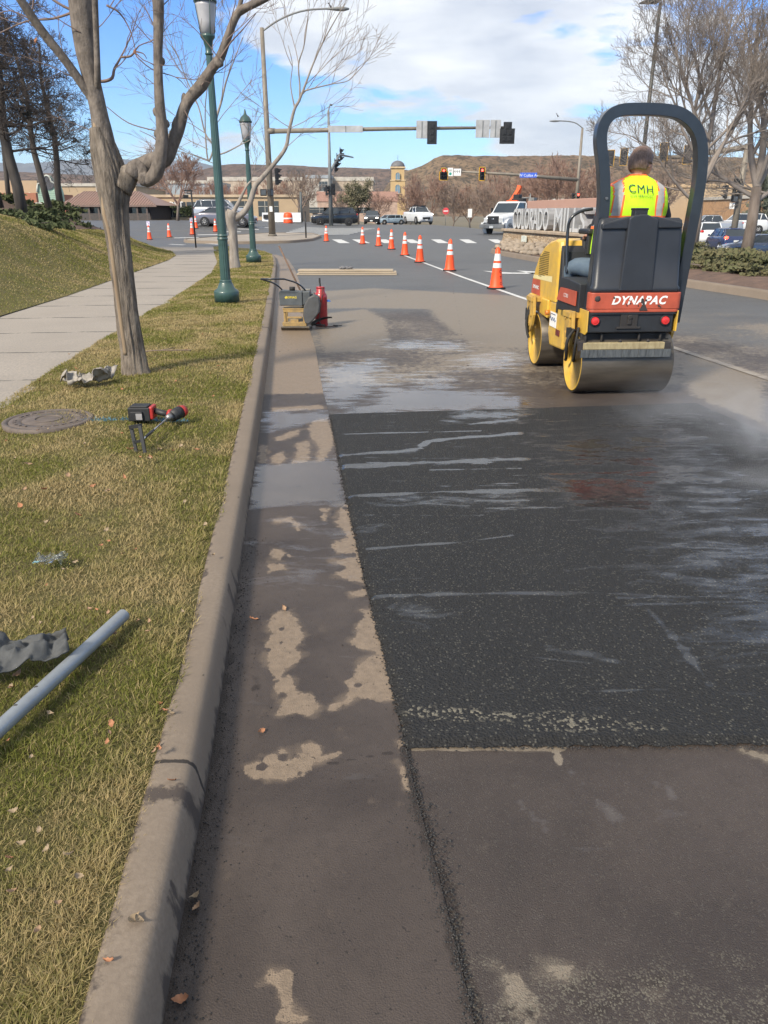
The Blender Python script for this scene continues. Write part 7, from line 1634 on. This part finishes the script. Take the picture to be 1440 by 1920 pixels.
bldg('building', 'orange lit shop building between the roll bar and the spruce', 1250, 1420, 125, 20, zof(352, 125), -.5, tan_w, cap=(wallm('warm coping', (.5, .36, .22)), .5), wins=[(.45, 1.8, 2.4, 2), (.7, 1.8, 2.4, 2)], wm_=mat('orange awning panel', (.55, .25, .06), .7))
bldg('building', 'tan building at the right edge behind the spruce', 1405, 1560, 105, 20, zof(372, 105), -.6, mat('warm brown wall', (.40, .24, .13), .85), cap=(palew, .4), wins=[(.2, 1.4, 3, 1.6)])
# domed tower
Yt = 300; xt = (745.5 - CX) / F * (Yt * cp); wt2 = 28 * Yt / 1526 / 2; Tt = thing('tower', 'yellow stucco tower with a dark dome and arched windows before the hills', 'tower', (xt, Yt, -2)); zz = lambda py: zof(py, Yt) + 2
b = MB(); b.box((0, wt2, zz(372) / 2), (wt2 * 2.1, wt2 * 2, zz(372))); b.box((0, wt2, (zz(339) + zz(372)) / 2), (wt2 * 1.9, wt2 * 1.85, zz(339) - zz(372))); b.box((0, wt2, (zz(316) + zz(339)) / 2), (wt2 * 1.7, wt2 * 1.7, zz(316) - zz(339))); wl = b.build('wall', wallm('yellow stucco', (.50, .355, .18), (.44, .31, .16)), Tt)
for q in (((0, wt2, zz(339)), (wt2 * 2.05, wt2 * 2.0, .35)), ((0, wt2, zz(315.5)), (wt2 * 2.0, wt2 * 2.0, .5)), ((0, wt2, zz(372)), (wt2 * 2.3, wt2 * 2.2, .5))): b = MB(); b.box(*q); b.build('cornice', wallm('cream trim', (.55, .42, .26)), Tt)
rd = wt2 * .92; b = MB(); b.lathe([(rd, zz(315)), (rd * 1.02, zz(313))] + [(rd * math.cos(a), zz(313) + (zz(302.5) - zz(313)) * math.sin(a)) for a in [k * math.pi / 16 for k in range(1, 8)]] + [(.02, zz(302.5))], (0, wt2, 0), n=26); b.build('dome', mat('slate dome', (.13, .13, .14), .6, vs=1), Tt); b = MB(); b.tube([(0, wt2, zz(303)), (0, wt2, zz(292))], .06, 5); b.build('spire', dark, Tt)
for py0, py1, ww in ((325, 338, 8), (347, 363, 9)):
    hw = ww * Yt / 1526 / 2; b = MB(); pl = [(-hw, zz(py1)), (hw, zz(py1))] + [(hw * math.cos(a), zz(py0 + ww / 2.2) + hw * math.sin(a)) for a in [k * math.pi / 8 for k in range(9)]]; b.prism(pl, -.05, .2, 'y'); wo = b.build('arched_window', glassm('tower glass', (.16, .26, .34), .3), wl)
    b = MB(); b.tube([(q[0], -.08, q[1]) for q in pl[1:]] , .12, 4); b.box((0, -.1, zz(py1) - .1), (hw * 2.6, .3, .25)); b.box((0, -.08, (zz(py0) + zz(py1)) / 2), (.1, .05, zz(py0) - zz(py1))); b.build('window_frame', MATS['cream trim'], wo)
# --- monument sign on the median
A_ = at(962, 37.8); B_ = at(1140, 27.0); A_.z = B_.z = .17; dx_ = (B_ - A_); Lm = dx_.length; ang = math.atan2(dx_.y, dx_.x)
Mn = thing('monument_sign', 'long stone and rose stucco mall sign wall with silver letters on the median', 'monument sign', A_, ang)
stm = bpy.data.materials.new('stacked ledgestone'); n, l, b_ = nt(stm); v = coordn(n, l, (1, 1, 3.2)); vo = n.new('ShaderNodeTexVoronoi'); vo.inputs['Scale'].default_value = 3.4; l.new(v, vo.inputs['Vector'])
v2 = n.new('ShaderNodeTexVoronoi'); v2.feature = 'DISTANCE_TO_EDGE'; v2.inputs['Scale'].default_value = 3.4; l.new(v, v2.inputs['Vector'])
c = mixc(n, l, n_sep(n, l, vo.outputs['Color']), (.30, .21, .13), (.46, .36, .25)); c = mixc(n, l, rampn(n, l, v2.outputs['Distance'], .0, .06), (.10, .075, .05), c); l.new(c, b_.inputs['Base Color']); b_.inputs['Roughness'].default_value = .9
l.new(bumpn(n, l, v2.outputs['Distance'], 1., .05), b_.inputs['Normal'])
b = MB(); b.prism([(-.62, -.1), (1.0, -.1), (1.0, .66), (-.5, .66)], 0, Lm, 'x'); b.build('stone_base', stm, Mn, bevel=.02)
b = MB(); b.box((Lm / 2, .22, .72), (Lm + .16, 1.66, .11)); b.build('capstone', mat('sandstone cap', (.38, .30, .22), .9, vs=3), Mn, bevel=.02)
b = MB(); b.box((Lm / 2 + .3, .62, 1.36), (Lm - .6, .5, 1.18)); b.build('panel', wallm('rose stucco', (.42, .25, .195), (.38, .225, .175)), Mn, bevel=.02)
silver = mat('brushed letter metal', (.62, .62, .61), .42, metal=.2, var=.06, vs=5); sidem = mat('letter return', (.27, .275, .285), .5)
def monl(txt, x0, x1):
    vs, fs = textmesh(txt, 1.18, bold=.012, extrude=.0, align='LEFT'); xm = min(v.x for v in vs); xM = max(v.x for v in vs)
    n_ = len(vs); k = (x1 - x0) / (xM - xm); P_ = [(x0 + (v.x - xm) * k, v.y) for v in vs]
    ed = {}
    for f in fs:
        for i in range(len(f)):
            a, c2 = f[i], f[(i + 1) % len(f)]; ed[(a, c2)] = ed.get((a, c2), 0) + 1
    b = MB(); b.add([(x, -.30, .80 + z) for x, z in P_] + [(x, .32, .80 + z) for x, z in P_], [f for f in fs] + [tuple(i + n_ for i in reversed(f)) for f in fs])
    b.cm = 1; base = len(b.v); b.add([(x, -.30, .80 + z) for x, z in P_] + [(x, .32, .80 + z) for x, z in P_], [(a, c2, c2 + n_, a + n_) for (a, c2) in ed if (c2, a) not in ed])
    b.build('lettering', [silver, sidem], Mn, recalc=False)
monl('COLORADO', Lm * .06, Lm * .50); monl('MILLS', Lm * .56, Lm * .85)
b = MB(); b.box((Lm * .33, -.66, .42), (.55, .06, .26)); b.build('plaque', mat('white plaque', (.62, .66, .60), .5), Mn)
# river stones round the base
rb = MB(); rr = random.Random(9); e = dx_.normalized(); nn_ = Vector((e.y, -e.x, 0))
for k in range(520):
    s = rr.uniform(-1.2, Lm + .5); d = rr.uniform(.5, 2.1) ; p = A_ + e * s + nn_ * d
    if s < 0: p = A_ + Vector((-rr.uniform(0, .9), rr.uniform(-1.4, 1.2), 0))
    z = .20 + max(0, .42 - .25 * d); q = rr.uniform(.06, .17)
    if sdf(np.array([[p.x, p.y]]), MED)[0] < .3: continue
    rb.ell((p.x, p.y, z), (q, q * rr.uniform(.7, 1.), q * .6), 7, 5, .18, seed=k)
struct(rb.build('river_stones', mat('river stone', (.34, .275, .21), .9, vs=1.4, col2=(.20, .165, .13)), recalc=False), 'stuff')
# --- hills
def ridge(name, pts, Y0, Y1, m, base=-12., rough=1., nx=260, ny=40, seed=0, back=1.25):
    px_ = np.array([p[0] for p in pts], float); py_ = np.array([p[1] for p in pts], float); u = np.linspace(px_[0], px_[-1], nx)[None, :]; s = np.linspace(0, 1, ny)[:, None]
    Yv = Y0 + (Y1 - Y0) * s + 0 * u; X = (u - CX) / 1526 * Yv; top = HC + (400 - np.interp(u, px_, py_)) * Y1 / 1640
    prof = nss(s ** .9) * .8 + .2 * s; Z = base + (top - base) * prof
    g = fbm(X * .6 + seed, Yv * .35, (Y1 - Y0) * .16, 5) - .5; Z = Z + g * (top - base) * .45 * rough * np.sin(s * math.pi) ** .8 - np.abs(np.sin(X / (Y1 - Y0) * 9 + fbm(X, Yv, 120.) * 5)) * (top - base) * .10 * np.sin(s * math.pi)
    Z = Z + (fbm(X + 9, Yv, (Y1 - Y0) * .012, 3) - .5) * (top - base) * .022 * s
    Zb = Z[-1:] - 2; X2 = np.vstack([X, X[-1:] * back]); Y2_ = np.vstack([Yv, Yv[-1:] * back]); Z2 = np.vstack([Z, Zb * 0 + base])
    return gridmesh(name, m, X2, Y2_, Z2)
def hillm(name, A, B, C, sc=.012):
    m = bpy.data.materials.new(name); n, l, b = nt(m); v = coordn(n, l, (1, .4, 1.6))
    c = mixc(n, l, rampn(n, l, noisen(n, l, v, sc * .35, 6, .6), .35, .65), A, B); c = mixc(n, l, rampn(n, l, noisen(n, l, v, sc * 3.5, 8, .75), .48, .60), c, C)
    c = mixc(n, l, rampn(n, l, noisen(n, l, coordn(n, l, (1, .5, 1)), sc * 14, 4, .75), .50, .58), c, tuple(x * .75 for x in C))
    l.new(c, b.inputs['Base Color']); b.inputs['Roughness'].default_value = 1.; b.inputs['Specular IOR Level'].default_value = 0.; return m
hm1 = hillm('dry grass hill', (.215, .155, .10), (.165, .115, .085), (.085, .070, .055)); hm2 = hillm('brown range', (.17, .12, .095), (.135, .095, .08), (.075, .062, .055), .008)
ridge('hills', [(-900, 318), (-300, 330), (0, 322), (100, 326), (180, 330), (300, 330), (380, 322), (420, 311), (452, 309), (500, 311), (560, 312), (600, 315), (650, 316), (700, 318), (760, 321), (850, 330), (1500, 345)], 1500, 2400, hm2, seed=3)
ridge('hills', [(690, 399), (735, 336), (758, 324), (790, 314), (812, 303), (830, 298), (880, 297), (960, 296), (1040, 297), (1120, 297), (1200, 296), (1280, 297), (1360, 298), (1440, 299), (1700, 300), (2300, 306), (3000, 330)], 650, 1300, hm1, seed=40, nx=420, ny=70)
mm = hillm('blue mountain', (.06, .075, .10), (.045, .06, .085), (.10, .11, .13), .0012)
ridge('mountains', [(-600, 300), (-200, 296), (60, 310), (150, 303), (215, 297), (245, 302), (280, 300), (300, 297), (330, 303), (360, 306), (385, 308), (410, 314), (470, 322), (640, 345)], 6500, 9500, mm, seed=77, base=-40)
# --- steam drifting over the hot asphalt at the right
# ================================================================ AIR: haze and steam
def volbox(name, c, s, dens, col, an=0.):
    b = MB(); b.box(c, s); m = bpy.data.materials.new(name); m.use_nodes = True; n = m.node_tree.nodes; l = m.node_tree.links; n.remove(n['Principled BSDF'])
    v = n.new('ShaderNodeVolumePrincipled'); v.inputs['Color'].default_value = c4(col); v.inputs['Density'].default_value = dens; v.inputs['Anisotropy'].default_value = an
    l.new(v.outputs[0], n['Material Output'].inputs['Volume']); o = b.build(name, m); struct(o, 'stuff'); return o, m, n, l, v
volbox('haze', (0, 5500, 330), (26000, 17400, 760), 5.5e-5, (.80, .86, .95))
# steam drifting low over the hot asphalt at the right
o, m, n, l, v = volbox('steam', (0, 0, 0), (2.7, 4.6, .62), 1., (.93, .95, 1.))
o.location = (3.0, 4.4, .34)
tc = n.new('ShaderNodeTexCoord'); mp = n.new('ShaderNodeMapping'); mp.inputs['Scale'].default_value = (1., .75, 1.9); mp.inputs['Rotation'].default_value = (0, .5, .7); l.new(tc.outputs['Object'], mp.inputs[0])
nz = noisen(n, l, mp.outputs[0], 1.5, 6, .62, 1.1)
sx = n.new('ShaderNodeSeparateXYZ'); l.new(tc.outputs['Object'], sx.inputs[0])
def edge(o_, h): return rampn(n, l, mathn(n, l, 'ABSOLUTE', o_), h, h * .35)
f = mathn(n, l, 'MULTIPLY', mathn(n, l, 'MULTIPLY', edge(sx.outputs[0], 1.35), edge(sx.outputs[1], 2.3)), rampn(n, l, sx.outputs[2], .28, -.2))
l.new(mathn(n, l, 'MULTIPLY', mathn(n, l, 'MULTIPLY', rampn(n, l, nz, .44, .72), f), 1.15), v.inputs['Density'])
m.cycles.volume_step_rate = 2.
# ================================================================ CAMERA, LIGHT, SKY
cam = bpy.data.cameras.new('camera'); co = bpy.data.objects.new('camera', cam); COL.objects.link(co)
cam.sensor_fit = 'VERTICAL'; cam.sensor_height = 36; cam.lens = F / 1920 * 36; cam.clip_end = 30000; cam.clip_start = .05
co.location = (0, 0, HC); co.rotation_euler = (math.pi / 2 - PT, 0, 0); S.camera = co
SD = Vector((-.48, -.62, .62)).normalized()
sun = bpy.data.lights.new('sun', 'SUN'); sun.energy = 3.4; sun.angle = R(9); sun.color = (1, .90, .74)
so = bpy.data.objects.new('sun', sun); COL.objects.link(so); so.rotation_euler = SD.to_track_quat('Z', 'Y').to_euler()
w = bpy.data.worlds.new('World'); S.world = w; w.use_nodes = True
n = w.node_tree.nodes; l = w.node_tree.links; bg = n['Background']
sky = n.new('ShaderNodeTexSky'); sky.sky_type = 'NISHITA'; sky.sun_disc = False
sky.sun_elevation = math.asin(SD.z); sky.sun_rotation = math.atan2(SD.x, SD.y); sky.air_density = 1.; sky.dust_density = .2; sky.ozone_density = 2.5
tc = n.new('ShaderNodeTexCoord'); sx = n.new('ShaderNodeSeparateXYZ'); l.new(tc.outputs['Generated'], sx.inputs[0])
az = mathn(n, l, 'ARCTAN2', sx.outputs[0], sx.outputs[1]); el = mathn(n, l, 'ARCSINE', sx.outputs[2])
def azel(px, py):
    r = Vector(ray(px, py)).normalized(); return math.atan2(r.x, r.y), math.asin(r.z)
cxyz = n.new('ShaderNodeCombineXYZ'); l.new(az, cxyz.inputs[0]); l.new(mathn(n, l, 'MULTIPLY', el, 3.6), cxyz.inputs[1])
def blob(px, py, rx, ry):
    a, e = azel(px, py)
    u = mathn(n, l, 'DIVIDE', mathn(n, l, 'SUBTRACT', az, a), rx / 1500.); v_ = mathn(n, l, 'DIVIDE', mathn(n, l, 'SUBTRACT', el, e), ry / 1500.)
    q = mathn(n, l, 'ADD', mathn(n, l, 'MULTIPLY', u, u), mathn(n, l, 'MULTIPLY', v_, v_))
    return mathn(n, l, 'POWER', 2.718, mathn(n, l, 'MULTIPLY', q, -1.))
cov = 0.
for px_, py_, rx, ry, g in ((900, -70, 400, 160, .92), (680, 85, 230, 66, .66), (1040, 150, 190, 40, .72), (300, 262, 170, 30, .75), (440, 270, 60, 26, .4), (1010, 272, 110, 26, .75), (1300, 180, 260, 80, .48), (1230, 250, 220, 36, .42), (470, 20, 70, 60, .5), (760, 205, 260, 16, .22), (900, 225, 200, 10, .15),
                            (1135, 118, 40, 30, -.6), (200, 110, 270, 120, -.9), (420, 110, 60, 60, -.35), (740, 272, 260, 30, -.4), (1130, 215, 60, 14, -.2)):
    t_ = mathn(n, l, 'MULTIPLY', blob(px_, py_, rx, ry), g); cov = t_ if isinstance(cov, float) else mathn(n, l, 'ADD', cov, t_)
far = mathn(n, l, 'MULTIPLY', rampn(n, l, noisen(n, l, cxyz.outputs[0], 1.3, 5), .30, .50), rampn(n, l, el, .225, .34))   # unseen cloud added overhead to whiten the ambient light and wet reflections
cov = mathn(n, l, 'ADD', cov, mathn(n, l, 'MULTIPLY', far, .8))
nz = noisen(n, l, cxyz.outputs[0], 9., 9, .6, .35)
cov = mathn(n, l, 'ADD', cov, mathn(n, l, 'MULTIPLY', mathn(n, l, 'SUBTRACT', nz, .5), 2.1))
cm = rampn(n, l, cov, .24, .60)
cm = mathn(n, l, 'MULTIPLY', cm, .93)
shade = noisen(n, l, cxyz.outputs[0], 5., 6, .55)
cc = mixc(n, l, rampn(n, l, shade, .35, .62), (3.8, 4.1, 4.6), (6.3, 6.4, 6.4))
# saturated winter blue: grade the sky towards a deeper hue with height
tint = mixc(n, l, rampn(n, l, el, 0., .22), (.66, .90, 1.16), (.33, .68, 1.18))
tint = mixc(n, l, rampn(n, l, el, .3, .7), tint, (.9, .95, 1.0))
skc = mixc(n, l, 1., sky.outputs[0], tint, 'MULTIPLY')
l.new(mixc(n, l, cm, skc, cc), bg.inputs['Color']); bg.inputs['Strength'].default_value = .1
S.view_settings.view_transform = 'Standard'; S.view_settings.look = 'None'; S.view_settings.exposure = 0.85; S.view_settings.gamma = 1
S.render.engine = 'CYCLES'; S.cycles.max_bounces = 6; S.cycles.transparent_max_bounces = 8; S.cycles.use_denoising = True
